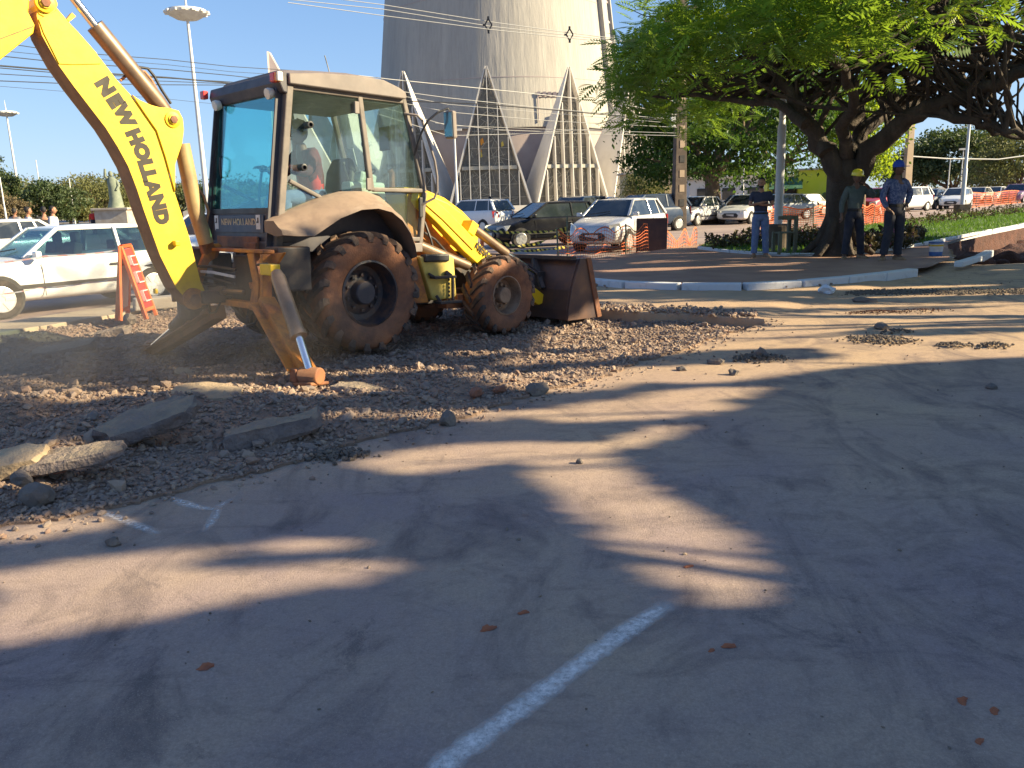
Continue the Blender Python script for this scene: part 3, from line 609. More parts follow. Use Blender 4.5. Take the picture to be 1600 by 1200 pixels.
STK = mat('sticker_white', (.70, .70, .68), .5, col2=(.55, .52, .48), scale=9); REDL = mat('lamp_red', (.62, .05, .045), .3); AMB = mat('lamp_amber', (.75, .25, .03), .3); LENS = mat('lens_pale', (.72, .68, .60), .25)
GL_REAR = glass('glass_rear', (.55, .975, 1.0), .05, .015, (.2, .35, .42)); GL_SIDE = glass('glass_side', (.88, .975, .965), .06, .05, (.36, .42, .38)); GL_FRONT = glass('glass_front', (.88, .96, .97), .05, .03)
PHI, BASE = R(44), V((-2.089, 9.313, -.03))
bh = thing('backhoe_loader', 'dusty yellow backhoe loader standing on the gravel with its digging arm raised', 'backhoe', BASE, rot=(0, R(2.5), PHI))
BM = Matrix.Translation(BASE) @ Euler((0, R(2.5), PHI)).to_matrix().to_4x4(); BI = BM.inverted()
def bl(p): return BI @ V(p)
# ---- wheels
def wheel(name, c, Rr, W, rimr, lugs, front=False, side=-1):
    h = W / 2
    b = MB(); prof = [(rimr * .98, -h * .78), (rimr * 1.06, -h * .9), (rimr * 1.25, -h * 1.02), (Rr * .80, -h * 1.05), (Rr * .87, -h * .98), (Rr * .92, -h * .82), (Rr * .935, -h * .4), (Rr * .94, 0), (Rr * .935, h * .4), (Rr * .92, h * .82), (Rr * .87, h * .98), (Rr * .80, h * 1.05), (rimr * 1.25, h * 1.02), (rimr * 1.06, h * .9), (rimr * .98, h * .78)]
    b.lathe(prof, c, (0, 1, 0), 56, caps=False)
    o = b.build(name, RUB, bh, smooth=50)
    b = MB(); n = lugs                                            # chevron lugs wrapping over the shoulders
    for k in range(n):
        for s in (-1, 1):
            a0 = 2 * math.pi * (k + (.5 if s > 0 else 0)) / n; rows = []
            for t, dr, ww in ((.02, 1.0, .5), (.35, 1.0, .54), (.70, 1.0, .60), (.95, .985, .66), (1.07, .935, .60), (1.085, .83, .42)):
                a = a0 + .30 * t * (1 if Rr > .55 else 1.15); y = s * h * t; half = ww * math.pi / n * .74
                ro = Rr * dr; ri = ro - Rr * .088 if t < 1 else ro * .985
                rr = []
                for aa, rad in ((a - half, ri), (a - half * .8, ro), (a + half * .8, ro), (a + half, ri)):
                    yy = y * (1.0 if rad == ro else .97); rr.append((c[0] + math.sin(aa) * rad, c[1] + yy, c[2] + math.cos(aa) * rad))
                rows.append(rr)
            b.loft(rows)
    lug = b.build('tread', TREAD, o, smooth=25)
    ys = side
    b = MB(); d = ys * h
    b.lathe([(rimr * 1.03, d * .80), (rimr * 1.03, d * .90), (rimr * .965, d * .93), (rimr * .93, d * .80), (rimr * .91, d * .30), (rimr * .86, d * .06), (rimr * .70, d * .02), (rimr * .60, d * .10), (rimr * .30, d * .12), (.001, d * .12)], c, (0, 1, 0), 48, caps=False)
    for k in range(10):
        a = 2 * math.pi * k / 10; b.lathe([(.019, d * .10), (.019, d * .10 + ys * .035), (.001, d * .10 + ys * .04)], (c[0] + math.sin(a) * rimr * .55, c[1], c[2] + math.cos(a) * rimr * .55), (0, 1, 0), 8)
    b.build('rim', RIMF if front else RIMM, o, smooth=35)
    b = MB(); hr = rimr * (.42 if front else .37); hh = ys * (h * .72 if front else h * .55)
    b.lathe([(hr * 1.06, d * .10), (hr, d * .10 + (hh - d * .10) * .4), (hr * .97, hh * .92), (hr * .88, hh), (.001, hh * 1.01)], c, (0, 1, 0), 32, caps=False); b.build('hub', RIMF if front else CABD, o, smooth=35)
    return o
wheel('rear_wheel', (-.10, -.80, .665), .64, .46, .335, 19); wheel('rear_wheel', (-.10, .80, .665), .64, .46, .335, 19, side=1)
wheel('front_wheel', (1.93, -.80, .525), .485, .34, .235, 17, True); wheel('front_wheel', (1.93, .80, .525), .485, .34, .235, 17, True, side=1)
# ---- chassis, axles
b = MB(); b.box((.55, 0, .70), (3.3, .62, .34)); b.box((1.2, -.1, .52), (1.9, .7, .16)); b.tube([(-.10, -.75, .665), (-.10, .75, .665)], .12, 12); b.tube([(1.93, -.72, .525), (1.93, .72, .525)], .08, 10)
b.box((1.93, 0, .52), (.26, .5, .22)); b.box((2.35, 0, .72), (.35, .66, .42)); b.build('chassis', DARK, bh, bevel=.012)
b = MB(); b.box((1.55, -.50, .46), (.55, .16, .16)); b.box((1.42, -.62, .50), (.10, .10, .10)); b.build('drag_link', RUST, bh, bevel=.01)
# ---- cab shell
def sym(f):
    for s in (-1, 1): f(s)
rf = [(-.80, 2.69), (-.80, 2.79), (-.46, 2.83), (-.02, 2.86), (.30, 2.855), (.50, 2.80), (.58, 2.765), (.60, 2.71), (.58, 2.69)]
b = MB(); b.loft([[(x, y, z if 0 < i < 8 else z) if abs(y) > .7 or i in (0, 7, 8) else (x, y, z + .05) for i, (x, z) in enumerate(rf)] for y in (-.78, -.74, -.55, 0, .55, .74, .78)]); b.build('cab_roof', CABM, bh, smooth=40, bevel=.012)
b = MB(); b.loft([[(-.805, y, 2.60), (-.86, y, 2.61), (-.90, y, 2.70), (-.88, y, 2.79), (-.805, y, 2.80)] for y in (-.755, .755)]); b.build('roof_visor', CABD, bh, bevel=.015)
b = MB(); b.box((-.1, 0, 2.655), (1.30, 1.38, .05)); b.build('headliner', CABD, bh)
b = MB()
C1, C0 = V((-.77, 0, 2.69)), V((-.985, 0, 1.12)); B1, B0 = V((.035, 0, 2.69)), V((.145, 0, 1.72)); A1, A0, AB = V((.60, 0, 2.70)), V((.855, 0, 1.73)), V((.775, 0, 1.12))
for s in (-1, 1):
    o1, o0 = V((0, s * .70, 0)), V((0, s * .715, 0))
    b.beam(C1 + o1, C0 + o0, .075, .085, (0, 1, 0)); b.beam(B1 + o1, B0 + o0, .06, .055, (0, 1, 0)); b.beam(A1 + o1, A0 + o0, .055, .055, (0, 1, 0)); b.beam(A0 + o0, AB + o0, .055, .06, (0, 1, 0))
    b.beam((-.82, s * .712, 1.79), (-.47, s * .712, 1.635), .04, .045, (0, 1, 0)); b.beam((.16, s * .715, 1.735), (.86, s * .715, 1.745), .045, .05, (0, 1, 0))
    b.beam((-.985, s * .715, 1.46), (-.70, s * .715, 1.50), .04, .05, (0, 1, 0)); b.beam((-.77, s * .70, 2.67), (.6, s * .70, 2.675), .05, .05, (0, 1, 0)); b.beam((.775, s * .71, 1.21), (.5, s * .71, 1.21), .05, .07, (0, 1, 0))
b.beam((-.79, -.68, 2.655), (-.79, .68, 2.655), .07, .07); b.beam((.61, -.68, 2.69), (.61, .68, 2.69), .06, .06); b.beam((.85, -.7, 1.74), (.85, .7, 1.74), .05, .05)
b.build('cab_frame', mat('cab_frame_grey', (.13, .11, .098), .6, col2=(.20, .165, .14), scale=5, bump=.15), bh, bevel=.012)
b = MB()
for s in (-1, 1): b.beam(C1 + V((-.046, s * .66, 0)), C0 + V((-.046, s * .68, 0)), .02, .12, (1, 0, 0))
b.beam((-.955, -.62, 1.475), (-.955, .62, 1.475), .05, .06); b.build('rear_pillar_trim', CABD, bh)
def pane(name, pts, m, t=.006, n=(0, -1, 0)):
    b = MB(); b.prism(pts, V(n) * t); return b.build(name, m, bh)
for s in (-1, 1):
    y = s * .705; nn = (0, s, 0)
    pane('side_window', [(x, y, z) for x, z in [(-.735, 2.65), (.005, 2.665), (.105, 1.75), (-.05, 1.745), (-.22, 1.72), (-.45, 1.655), (-.80, 1.80)]], GL_SIDE, n=nn)
    pane('quarter_window', [(x, y, z) for x, z in [(-.87, 1.765), (-.50, 1.62), (-.70, 1.53), (-.92, 1.485)]], GL_SIDE, n=nn)
    pane('door_window', [(x, y, z) for x, z in [(.075, 2.655), (.585, 2.655), (.82, 1.77), (.17, 1.765)]], GL_SIDE, n=nn)
    pane('door_lower_window', [(x, y, z) for x, z in [(.22, 1.71), (.83, 1.715), (.755, 1.24), (.60, 1.24), (.51, 1.42), (.38, 1.58)]], GL_SIDE, n=nn)
pane('rear_window', [(-.835, -.62, 2.62), (-.835, .62, 2.62), (-.965, .64, 1.50), (-.965, -.64, 1.50)], GL_REAR, n=(-1, 0, 0))
pane('windscreen', [(.63, -.66, 2.68), (.63, .66, 2.68), (.87, .68, 1.76), (.87, -.68, 1.76)], GL_FRONT, n=(1, 0, 0))
b = MB(); b.beam((-.848, -.64, 2.60), (-.975, -.66, 1.50), .025, .035, (1, 0, 0)); b.beam((-.848, .64, 2.60), (-.975, .66, 1.50), .025, .035, (1, 0, 0)); b.beam((-.98, -.66, 1.505), (-.98, .66, 1.505), .025, .05); b.build('rear_window_frame', BLK, bh)
b = MB(); b.tube([(-.915, .50, 2.08), (-.955, .46, 2.06), (-.965, .45, 1.98), (-.955, .46, 1.88), (-.935, .50, 1.86)], .012, 6); b.build('handle', BLK, bh)
for x, z in ((-.60, 2.33), (-.69, 1.92)):
    b = MB(); b.lathe([(.034, 0), (.034, .085), (.02, .09), (.018, .03)], (x, -.712, z), (0, -1, 0), 12); b.build('window_hinge_knob', BLK, bh)
for x, z in ((-.02, 2.55), (.10, 1.79)):
    b = MB(); b.box((x, -.735, z), (.055, .03, .12)); b.build('hinge', CABM, bh, bevel=.006)
b = MB(); b.box((.79, -.735, 1.56), (.05, .03, .22)); b.build('door_handle', BLK, bh, bevel=.01)
# ---- rear wall below the window, label panel
b = MB(); b.prism([(-.985, -.67, 1.47), (-.985, .67, 1.47), (-1.01, .67, 1.12), (-1.01, -.67, 1.12)], (.05, 0, 0)); b.box((-.9, 0, 1.14), (.25, 1.4, .12)); b.build('rear_wall', CABD, bh, bevel=.008)
b = MB(); b.prism([(-.992, -.50, 1.46), (-.992, .56, 1.46), (-1.003, .56, 1.29), (-1.003, -.50, 1.29)], (-.008, 0, 0)); pn = b.build('name_panel', PANB, bh)
Mt = Matrix.Translation((-1.0055, .035, 1.385)) @ Euler((R(90), 0, R(-90))).to_matrix().to_4x4() @ Matrix.Rotation(R(3), 4, 'X'); text_mesh('lettering', 'NEW HOLLAND', .105, TXT2, pn, Mt, 1.0, .003)
for y in (-.40, .53):
    b = MB(); b.box((-1.006, y, 1.385), (.006, .085, .155)); st = b.build('sticker', STK, bh)
    b = MB(); b.box((-1.011, y - .004, 1.41), (.003, .02, .05), (0, 0, 0)); b.box((-1.011, y + .01, 1.39), (.003, .03, .015)); b.build('symbol', BLK, st)
b = MB(); b.box((-1.03, .02, 1.19), (.03, .9, .12)); b.box((-1.04, -.30, 1.14), (.05, .25, .10)); b.build('lower_panel', RUST, bh, bevel=.01)
# ---- fenders
for s in (-1, 1):
    inn = [(-1.10, 1.40), (-.95, 1.47), (-.79, 1.53), (-.50, 1.64), (-.25, 1.705), (-.05, 1.715), (.12, 1.665), (.26, 1.57), (.40, 1.40), (.49, 1.22), (.53, 1.12)]
    mid = [(-1.12, 1.345), (-.95, 1.36), (-.80, 1.40), (-.56, 1.52), (-.27, 1.615), (-.05, 1.635), (.12, 1.59), (.25, 1.50), (.36, 1.36), (.43, 1.20), (.455, 1.09)]
    out = [(-1.14, 1.315), (-.97, 1.305), (-.80, 1.305), (-.50, 1.475), (-.25, 1.56), (-.05, 1.575), (.12, 1.54), (.25, 1.455), (.355, 1.32), (.415, 1.18), (.43, 1.08)]
    rows = [[(x, s * .70, z) for x, z in inn], [(x, s * .90, z) for x, z in [((a[0] + c[0]) / 2, (a[1] + c[1]) / 2 + .03) for a, c in zip(inn, mid)]], [(x, s * 1.0, z) for x, z in mid], [(x, s * 1.10, z) for x, z in out], [(x, s * 1.115, z - .045) for x, z in out], [(x + (.012 if x > 0 else 0), s * 1.09, z - .05) for x, z in out], [(x, s * .95, z - .09) for x, z in mid], [(x, s * .70, z - .10) for x, z in inn]]
    b = MB(); b.loft([[r[i] for r in rows] for i in range(len(inn))]); b.build('fender', FEND, bh, smooth=38)
    b = MB(); b.prism([(x, s * .69, z) for x, z in [(-1.0, 1.46), (-.5, 1.63), (-.05, 1.71), (.2, 1.62), (.42, 1.36), (.50, 1.10), (-1.0, 1.10)]], (0, -s * .03, 0)); b.build('inner_wheel_arch', CABD, bh)
# ---- lights and aerial on the roof
for y in (-.62, .04):
    pass
for y in (-.60, .56):
    b = MB(); b.lathe([(.001, 0), (.052, .004), (.056, .03), (.045, .07), (.02, .08)], (-.945, y * .98, 2.60), (.96, 0, .25), 16); b.build('work_light', LENS, bh, smooth=40)
for y, m in ((-.73, REDL), (.80, REDL)):
    b = MB(); b.box((-.93, y, 2.735), (.06, .09, .085)); lt = b.build('tail_light', m, bh, bevel=.012)
    if y < 0:
        b = MB(); b.box((-.93, y - .065, 2.735), (.058, .042, .085)); b.build('indicator', AMB, lt, bevel=.01); b = MB(); b.box((-.93, y - .10, 2.735), (.058, .03, .085)); b.build('reverse_lens', LENS, lt, bevel=.008)
b = MB(); b.tube([(.25, .1, 2.86), (.20, .12, 3.08), (.17, .13, 3.20)], .006, 5); b.build('aerial', BLK, bh)
b = MB(); b.box((.44, -.45, 2.85), (.14, .2, .05)); b.build('roof_marker', CABM, bh, bevel=.01)
# ---- interior
b = MB(); b.box((-.2, 0, 1.12), (1.5, 1.3, .06)); b.build('cab_floor', BLK, bh)
b = MB(); b.box((-.12, .02, 1.52), (.50, .52, .14)); b.loft([[(.14, -.25, 1.55), (.24, -.25, 1.55), (.24, .27, 1.55), (.14, .27, 1.55)], [(.20, -.24, 1.95), (.30, -.24, 1.95), (.30, .26, 1.95), (.20, .26, 1.95)], [(.24, -.16, 2.10), (.31, -.16, 2.10), (.31, .18, 2.10), (.24, .18, 2.10)]]); b.box((-.1, .02, 1.3), (.35, .35, .34)); b.build('seat', BLK, bh, bevel=.03)
b = MB(); b.tube([(.74, .02, 1.25), (.56, .02, 1.86)], .05, 8); b.box((.66, .02, 1.65), (.2, .34, .26), (0, R(-20), 0)); b.build('steering_column', CABD, bh, bevel=.02)
b = MB(); n0 = len(b.v); b.lathe([(.17, -.012), (.185, 0), (.17, .012), (.155, 0)], (0, 0, 0), (0, 0, 1), 24, closed=True)
for a in range(3): b.beam((0, 0, 0), (.165 * math.cos(a * 2.09), .165 * math.sin(a * 2.09), 0), .02, .014)
b.xf(Matrix.Translation((.53, .02, 1.92)) @ Euler((0, R(-28), 0)).to_matrix().to_4x4()); b.build('steering_wheel', BLK, bh, smooth=40)
GREYP = mat('console_grey', (.40, .44, .38), .6, col2=(.28, .30, .27), scale=6)
b = MB(); b.box((.18, -.52, 1.66), (.46, .18, .32)); b.box((.22, -.50, 1.86), (.22, .14, .12), (0, R(12), 0)); b.build('side_console', GREYP, bh, bevel=.03)
b = MB(); b.tube([(.27, -.5, 1.9), (.24, -.48, 2.12)], .012, 6); b.ball((.24, -.48, 2.13), .026); b.tube([(.05, -.45, 1.8), (.0, -.42, 2.0)], .012, 6); b.ball((0, -.42, 2.01), .024); b.build('lever', BLK, bh)
for y in (.28, .05):
    b = MB(); b.tube([(-.66, y, 1.15), (-.62, y, 1.75), (-.58, y, 1.92)], .014, 6); b.ball((-.575, y, 1.95), .032); b.build('control_lever', BLK, bh)
b = MB(); b.box((-.70, .16, 1.30), (.22, .46, .40)); b.build('control_pedestal', CABD, bh, bevel=.03)
b = MB(); b.box((.58, .28, 2.15), (.01, .13, .19), (0, R(-15), 0)); b.build('paper_notice', STK, bh)
b = MB(); b.box((.60, .02, 2.28), (.05, .12, .06), (0, 0, .2)); b.build('fan', STK, bh, bevel=.015)
b = MB(); b.box((.64, -.30, 2.32), (.03, .20, .26)); b.build('inside_mirror', BLK, bh, bevel=.02)
# ---- mirror on its arm, grab rail
b = MB(); b.tube([(.72, -.72, 2.12), (.74, -.84, 2.36), (.76, -.92, 2.47), (.85, -.98, 2.56), (.96, -1.02, 2.61), (1.0, -1.03, 2.57), (1.01, -1.03, 2.40)], .012, 6); b.build('mirror_arm', BLK, bh)
b = MB(); b.box((1.0, -1.02, 2.44), (.07, .13, .29), (0, R(-4), R(12))); mi = b.build('wing_mirror', CABM, bh, bevel=.02)
b = MB(); b.box((.960, -1.026, 2.44), (.006, .105, .25), (0, R(-4), R(12))); b.build('mirror_glass', mat('mirror_sky_blue', (.22, .32, .42), .12, .7), mi)  # blue base colour stands in for the sky reflected in the glass
b = MB(); b.tube([(.60, -.72, 2.55), (.70, -.82, 2.53), (.75, -.84, 2.48), (.90, -.86, 2.06), (.93, -.86, 1.90), (.93, -.86, 1.74), (.90, -.84, 1.66), (.78, -.73, 1.58)], .014, 7); b.build('grab_rail', CABM, bh, smooth=60)
# ---- engine hood and loader
hd = [(.86, 1.80), (1.15, 1.785), (1.47, 1.69), (1.75, 1.54), (1.88, 1.44), (1.965, 1.30), (1.93, 1.05), (.86, 1.05)]
b = MB(); b.loft([[(x, y, z - (.06 if abs(y) > .35 and i < 6 else 0)) for i, (x, z) in enumerate(hd)] for y in (-.40, -.33, 0, .33, .40)]); ho = b.build('engine_hood', YEL, bh, smooth=35, bevel=.015)
b = MB(); b.box((1.94, 0, 1.16), (.05, .6, .34)); [b.box((1.968, 0, 1.04 + .05 * i), (.01, .56, .012)) for i in range(7)]; b.build('radiator_grille', BLK, ho)
b = MB(); b.tube([(1.05, .15, 1.78), (1.05, .15, 1.98), (1.02, .15, 2.02)], .035, 10); b.build('exhaust', RUST, bh)
for s in (-1, 1):
    b = MB(); b.prism([(x, s * .50, z) for x, z in [(.72, 1.12), (.80, 1.78), (.98, 1.76), (1.12, 1.35), (1.55, .98), (1.60, .86), (.78, .86)]], (0, s * .035, 0)); b.build('loader_tower', ORG, bh, bevel=.006)
    b = MB(); b.prism([(x, s * .58, z) for x, z in [(.80, 1.745), (.92, 1.725), (1.22, 1.52), (1.60, 1.22), (1.98, .95), (2.45, .70), (2.86, .46), (2.84, .36), (2.74, .34), (2.30, .56), (1.70, .885), (1.45, 1.06), (1.06, 1.38), (.82, 1.56), (.76, 1.64)]], (0, s * .13, 0)); la = b.build('loader_arm', YEL, bh, bevel=.012)
    b = MB(); b.prism([(x, s * .712, z) for x, z in [(.90, 1.64), (1.15, 1.475), (1.60, 1.115), (1.58, 1.075), (1.12, 1.43), (.88, 1.59)]], (0, s * .012, 0)); b.build('arm_rib', YEL, la)
    if s < 0:
        d = V((1.9 - 1.45, 0, .93 - 1.27)).normalized(); up = V((-d.z, 0, d.x)); Mt = Matrix.Translation((1.79, -.7265, 1.02)) @ Matrix((d, up, d.cross(up))).transposed().to_4x4()
        text_mesh('lettering', 'NEW HOLLAND', .115, TXT, la, Mt @ Matrix.Translation((.22, -.004, 0)), 1.0, .004)
    b = MB(); b.tube([(.80, s * .66, 1.145), (1.25, s * .66, .99), (1.55, s * .66, .885)], .058, 14); lc = b.build('lift_cylinder', BRONZE, bh, smooth=50)
    b = MB(); b.tube([(1.5, s * .66, .9), (2.15, s * .66, .68)], .03, 10); b.build('lift_rod', CHR, lc, smooth=50)
    b = MB(); b.tube([(1.62, s * .60, 1.37), (2.05, s * .60, 1.13), (2.25, s * .60, 1.02)], .055, 14); tc_ = b.build('tilt_cylinder', BRONZE, bh, smooth=50)
    b = MB(); b.tube([(2.2, s * .60, 1.045), (2.85, s * .60, .73)], .03, 10); b.build('tilt_rod', CHR, tc_, smooth=50)
    b = MB(); b.box((1.62, s * .60, 1.33), (.12, .18, .16), (0, R(30), 0)); b.build('cylinder_lug', YEL, bh, bevel=.01)
    b = MB(); b.tube([(.86, s * .60, 1.60), (.98, s * .66, 1.22), (1.02, s * .66, 1.10)], .014, 6); b.tube([(.90, s * .6, 1.30), (1.1, s * .6, 1.20), (1.3, s * .6, 1.02), (1.45, s * .6, .98)], .014, 6); b.build('hydraulic_hose', BLK, bh)
b = MB(); b.tube([(2.55, -.6, .60), (2.55, .6, .60)], .06, 10); b.build('torque_tube', ORG, bh)
BKT = mat('bucket_steel', (.075, .05, .05), .45, .35, col2=(.16, .085, .055), scale=2.5, lo=.4, hi=.7, bump=.2, bscale=40, dust=(.30, .17, .10), dlo=.5, dhi=1)
bp = [(2.80, .17), (2.79, .30), (2.84, .55), (2.95, .84), (3.00, .945)]
b = MB(); b.loft([[(x, y, z) for x, z in bp + [(3.02, .94), (2.98, .83), (2.87, .55), (2.82, .30), (2.84, .195), (3.40, .195), (3.42, .165)]] for y in (-1.15, 1.15)]); bk = b.build('loader_bucket', BKT, bh, bevel=.006)
for s in (-1, 1):
    b = MB(); b.prism([(x, s * 1.15, z) for x, z in [(2.79, .165), (2.80, .30), (2.85, .55), (3.01, .95), (3.19, .95), (3.24, .93), (3.44, .17)]], (0, s * .03, 0)); b.build('bucket_side', BKT, bk, bevel=.005)
    b = MB(); b.prism([(x, s * 1.178, z) for x, z in [(3.12, .955), (3.20, .955), (3.445, .18), (3.36, .17)]], (0, s * .022, 0)); b.build('side_cutter', RUST, bk, bevel=.004)
b = MB(); b.beam((2.93, -1.14, .955), (2.93, 1.14, .955), .10, .05); b.box((2.86, -.6, .62), (.10, .10, .3)); b.box((2.86, .6, .62), (.10, .10, .3)); b.beam((2.90, -.45, .93), (2.80, -.72, .55), .06, .06); b.build('bucket_back_brace', DARK, bk, bevel=.006)
# ---- step and tank box on the right side
TANK = mat('tank_yellow', (.62, .47, .10), .6, col2=(.46, .33, .09), scale=4, lo=.4, hi=.7, dust=(.45, .30, .16), dlo=.5, dhi=1)
b = MB(); b.prism([(x, -.82, z) for x, z in [(.69, 1.02), (1.17, 1.02), (1.20, .99), (1.235, .56), (1.20, .53), (.90, .52), (.86, .55)]], (0, .38, 0)); tk = b.build('tank_box', TANK, bh, bevel=.02)
b = MB(); b.box((.93, -.80, 1.0), (.36, .10, .09)); b.build('tank_pad', BLK, tk, bevel=.02)
b = MB(); b.beam((.82, -.88, .785), (1.14, -.88, .785), .10, .03); b.beam((.80, -.84, .83), (.86, -.88, .785), .06, .03); b.beam((1.05, -.84, .84), (1.10, -.88, .79), .06, .05); b.beam((1.13, -.87, .79), (1.13, -.87, .50), .03, .03); b.beam((.88, -.90, .50), (1.20, -.90, .50), .12, .03); b.beam((.89, -.86, .58), (.93, -.90, .50), .05, .03)
for k in range(6): b.box((1.075, -.87, .75 - .045 * k), (.02, .02, .028))
b.build('step', DARK, bh, bevel=.006)
b = MB(); b.prism([(x, -.79, z) for x, z in [(.50, 1.07), (.66, 1.06), (.84, .50), (.55, .50)]], (0, .3, 0)); b.build('side_plate', ORG, bh, bevel=.008)
b = MB(); b.box((.60, -.745, 1.12), (.36, .05, .10)); b.build('sill', CABM, bh, bevel=.008)
# ---- rear frame, stabilizers
b = MB(); b.beam((-1.28, -1.10, 1.12), (-1.28, 1.10, 1.12), .12, .035); b.beam((-1.28, -.95, .60), (-1.28, .95, .60), .12, .06)
for s in (-1, 1):
    b.prism([(-1.34, s * .78, 1.10), (-1.34, s * .92, 1.10), (-1.34, s * .98, .84), (-1.34, s * .92, .56), (-1.34, s * .76, .56), (-1.34, s * .86, .84)], (.14, 0, 0)); b.beam((-1.30, s * 1.08, 1.10), (-1.30, s * 1.02, .52), .10, .05)
    b.prism([(-1.26, s * 1.05, 1.10), (-1.26, s * 1.34, 1.12), (-1.26, s * 1.08, .92)], (.03, 0, 0)); b.prism([(-1.30, s * .70, .82), (-1.30, s * .92, .80), (-1.30, s * .92, .74), (-1.30, s * .72, .76)], (.08, 0, 0))
b.build('rear_frame', ORG, bh, bevel=.008)
b = MB(); b.box((-1.12, -.62, .82), (.22, .70, .5)); b.box((-1.10, .55, .82), (.22, .6, .5)); b.box((-1.0, -.95, .95), (.35, .25, .42)); b.build('rear_ballast', DARK, bh, bevel=.02)
for k in range(5):
    b = MB(); yy = .02 + .035 * k; b.tube([(-1.50, yy * .6 + .05, .95 - .045 * k), (-1.42, yy - .25, .96 - .06 * k), (-1.30, yy - .48, .93 - .07 * k)], .016, 6); b.build('hydraulic_hose', BLK if k != 1 else STK, bh, smooth=60)
for pts in ([(-1.36, -1.02, 1.0), (-1.38, -1.24, 1.02), (-1.38, -1.38, .93), (-1.36, -1.38, .80)], [(-1.33, -.70, .50), (-1.36, -.76, .42), (-1.34, -.86, .44), (-1.3, -.88, .52)], [(-1.45, -.14, .62), (-1.5, -.25, .50), (-1.48, -.34, .52), (-1.44, -.38, .62)]):
    b = MB(); b.tube(pts, .012, 6); b.build('hydraulic_hose', BLK, bh, smooth=60)
def stab(s, inner, foot, ct, cm, cb, top):
    inner, foot = V(inner), V(foot); b = MB(); d = (foot - inner).normalized()
    b.beam(inner, foot - d * .08, .14, .15, (1, 0, 0)); b.beam(inner + V((-.075, 0, 0)), foot - d * .15 + V((-.075, 0, 0)), .02, .17, (1, 0, 0)); a = b.build('stabilizer_leg', ORG if s < 0 else RUST, bh, bevel=.008)
    b = MB(); b.tube([ct, V(ct).lerp(V(cm), .1), cm], [.05, .066, .066], 14); b.lathe([(.075, -.02), (.075, .03)], cm, V(cm) - V(ct), 14); c = b.build('stabilizer_cylinder', BRONZE if s < 0 else DARK, bh, smooth=40)
    b = MB(); b.tube([cm, cb], .036, 12); b.build('stabilizer_rod', CHR, c, smooth=50)
    b = MB(); b.lathe([(.075, -.10), (.075, -.09), (.075, .09), (.075, .10)], foot + V((-.01, -.02 * (1 if s < 0 else -1), .055)), (.35, s * .9, .0), 14); b.box(foot + V((0, 0, -.02)), (.22, .22, .03), (R(6 * s), R(5), R(14))); b.box(foot + V((-.02, -s * .1, .05)), (.2, .10, .12)); b.build('stabilizer_foot', RUST, bh, bevel=.01, smooth=40)
stab(-1, (-1.36, -1.13, .66), (-1.43, -2.00, .045), (-1.40, -1.44, .95), (-1.44, -1.835, .44), (-1.45, -2.03, .12), 0)
stab(1, (-1.36, -.15, .50), (-1.42, 1.56, -.10), (-1.46, -.10, .73), (-1.46, .70, .285), (-1.46, 1.45, -.03), 0)
b = MB(); b.box((-1.40, -1.33, .97), (.10, .20, .10)); b.build('cylinder_lug', YEL, bh, bevel=.01)
# ---- digging arm, swung a little to the side: u = horizontal direction, n = towards the lit side
K = V((-3.151, 8.223, .665)); UU = V((-.682, -.731, 0)); NN = V((.731, -.682, 0))
def bw(s, z, off): return bl(K + UU * s + NN * off + V((0, 0, z)))
def bpix(px, py, off):
    p = onplane(px, py, K + NN * off, NN) - K; return (p.dot(UU), p.z)
boom = [(1.149, 2.477), (1.131, 2.33), (1.038, 2.113), (0.934, 1.942), (0.712, 1.609), (.63, 1.45), (0.558, 1.281), (.505, 1.08), (0.464, 0.879), (0.365, 0.461), (0.247, 0.146), (0.108, -0.043), (.03, -.075), (-0.028, -0.02), (-.04, .08), (-0.005, 0.185), (0.061, 0.624), (0.156, 1.049), (.185, 1.21), (0.202, 1.371), (.255, 1.60), (.34, 1.74), (0.449, 1.896), (0.563, 2.023), (0.678, 2.189), (0.846, 2.389), (0.976, 2.549), (1.03, 2.61), (1.12, 2.60)]
b = MB(); b.prism([bw(s, z, .14) for s, z in boom], bw(0, 0, -.11) - bw(0, 0, .14)); bo = b.build('boom', UNDERB, bh)  # core coloured as yellow in shade, side plates stay yellow
lip = .006
b = MB(); b.prism([bw(s, z, .14 + lip) for s, z in boom], bw(0, 0, .14) - bw(0, 0, .14 + lip) ); bs = b.build('boom_side', YEL, bh)
b = MB(); b.prism([bw(s, z, -.11) for s, z in boom], bw(0, 0, -.116) - bw(0, 0, -.11)); b.build('boom_side', YEL, bh)
lug = [(.156, 1.049), (.125, 1.30), (.03, 1.50), (.0, 1.62), (-.002, 1.72), (.03, 1.79), (.124, 1.81), (.21, 1.81), (.284, 1.825), (.38, 1.86), (.449, 1.905), (.35, 1.74), (.262, 1.60), (.21, 1.371)]
for off, e in ((.165, -.024), (-.14, .024)):
    b = MB(); b.prism([bw(s, z, off) for s, z in lug], bw(0, 0, off + e) - bw(0, 0, off)); b.build('boom_lug', YEL, bh, bevel=.004)
plate = [bpix(x, y, .15) for x, y in [(60, 30), (68, 52), (92, 100), (112, 101), (157, 100), (158, 96), (150, 82), (120, 48), (88, 16)]]
b = MB(); b.prism([bw(s, z, .156) for s, z in plate], bw(0, 0, .146) - bw(0, 0, .156)); b.build('boom_end_plate', YEL, bs, bevel=.003)
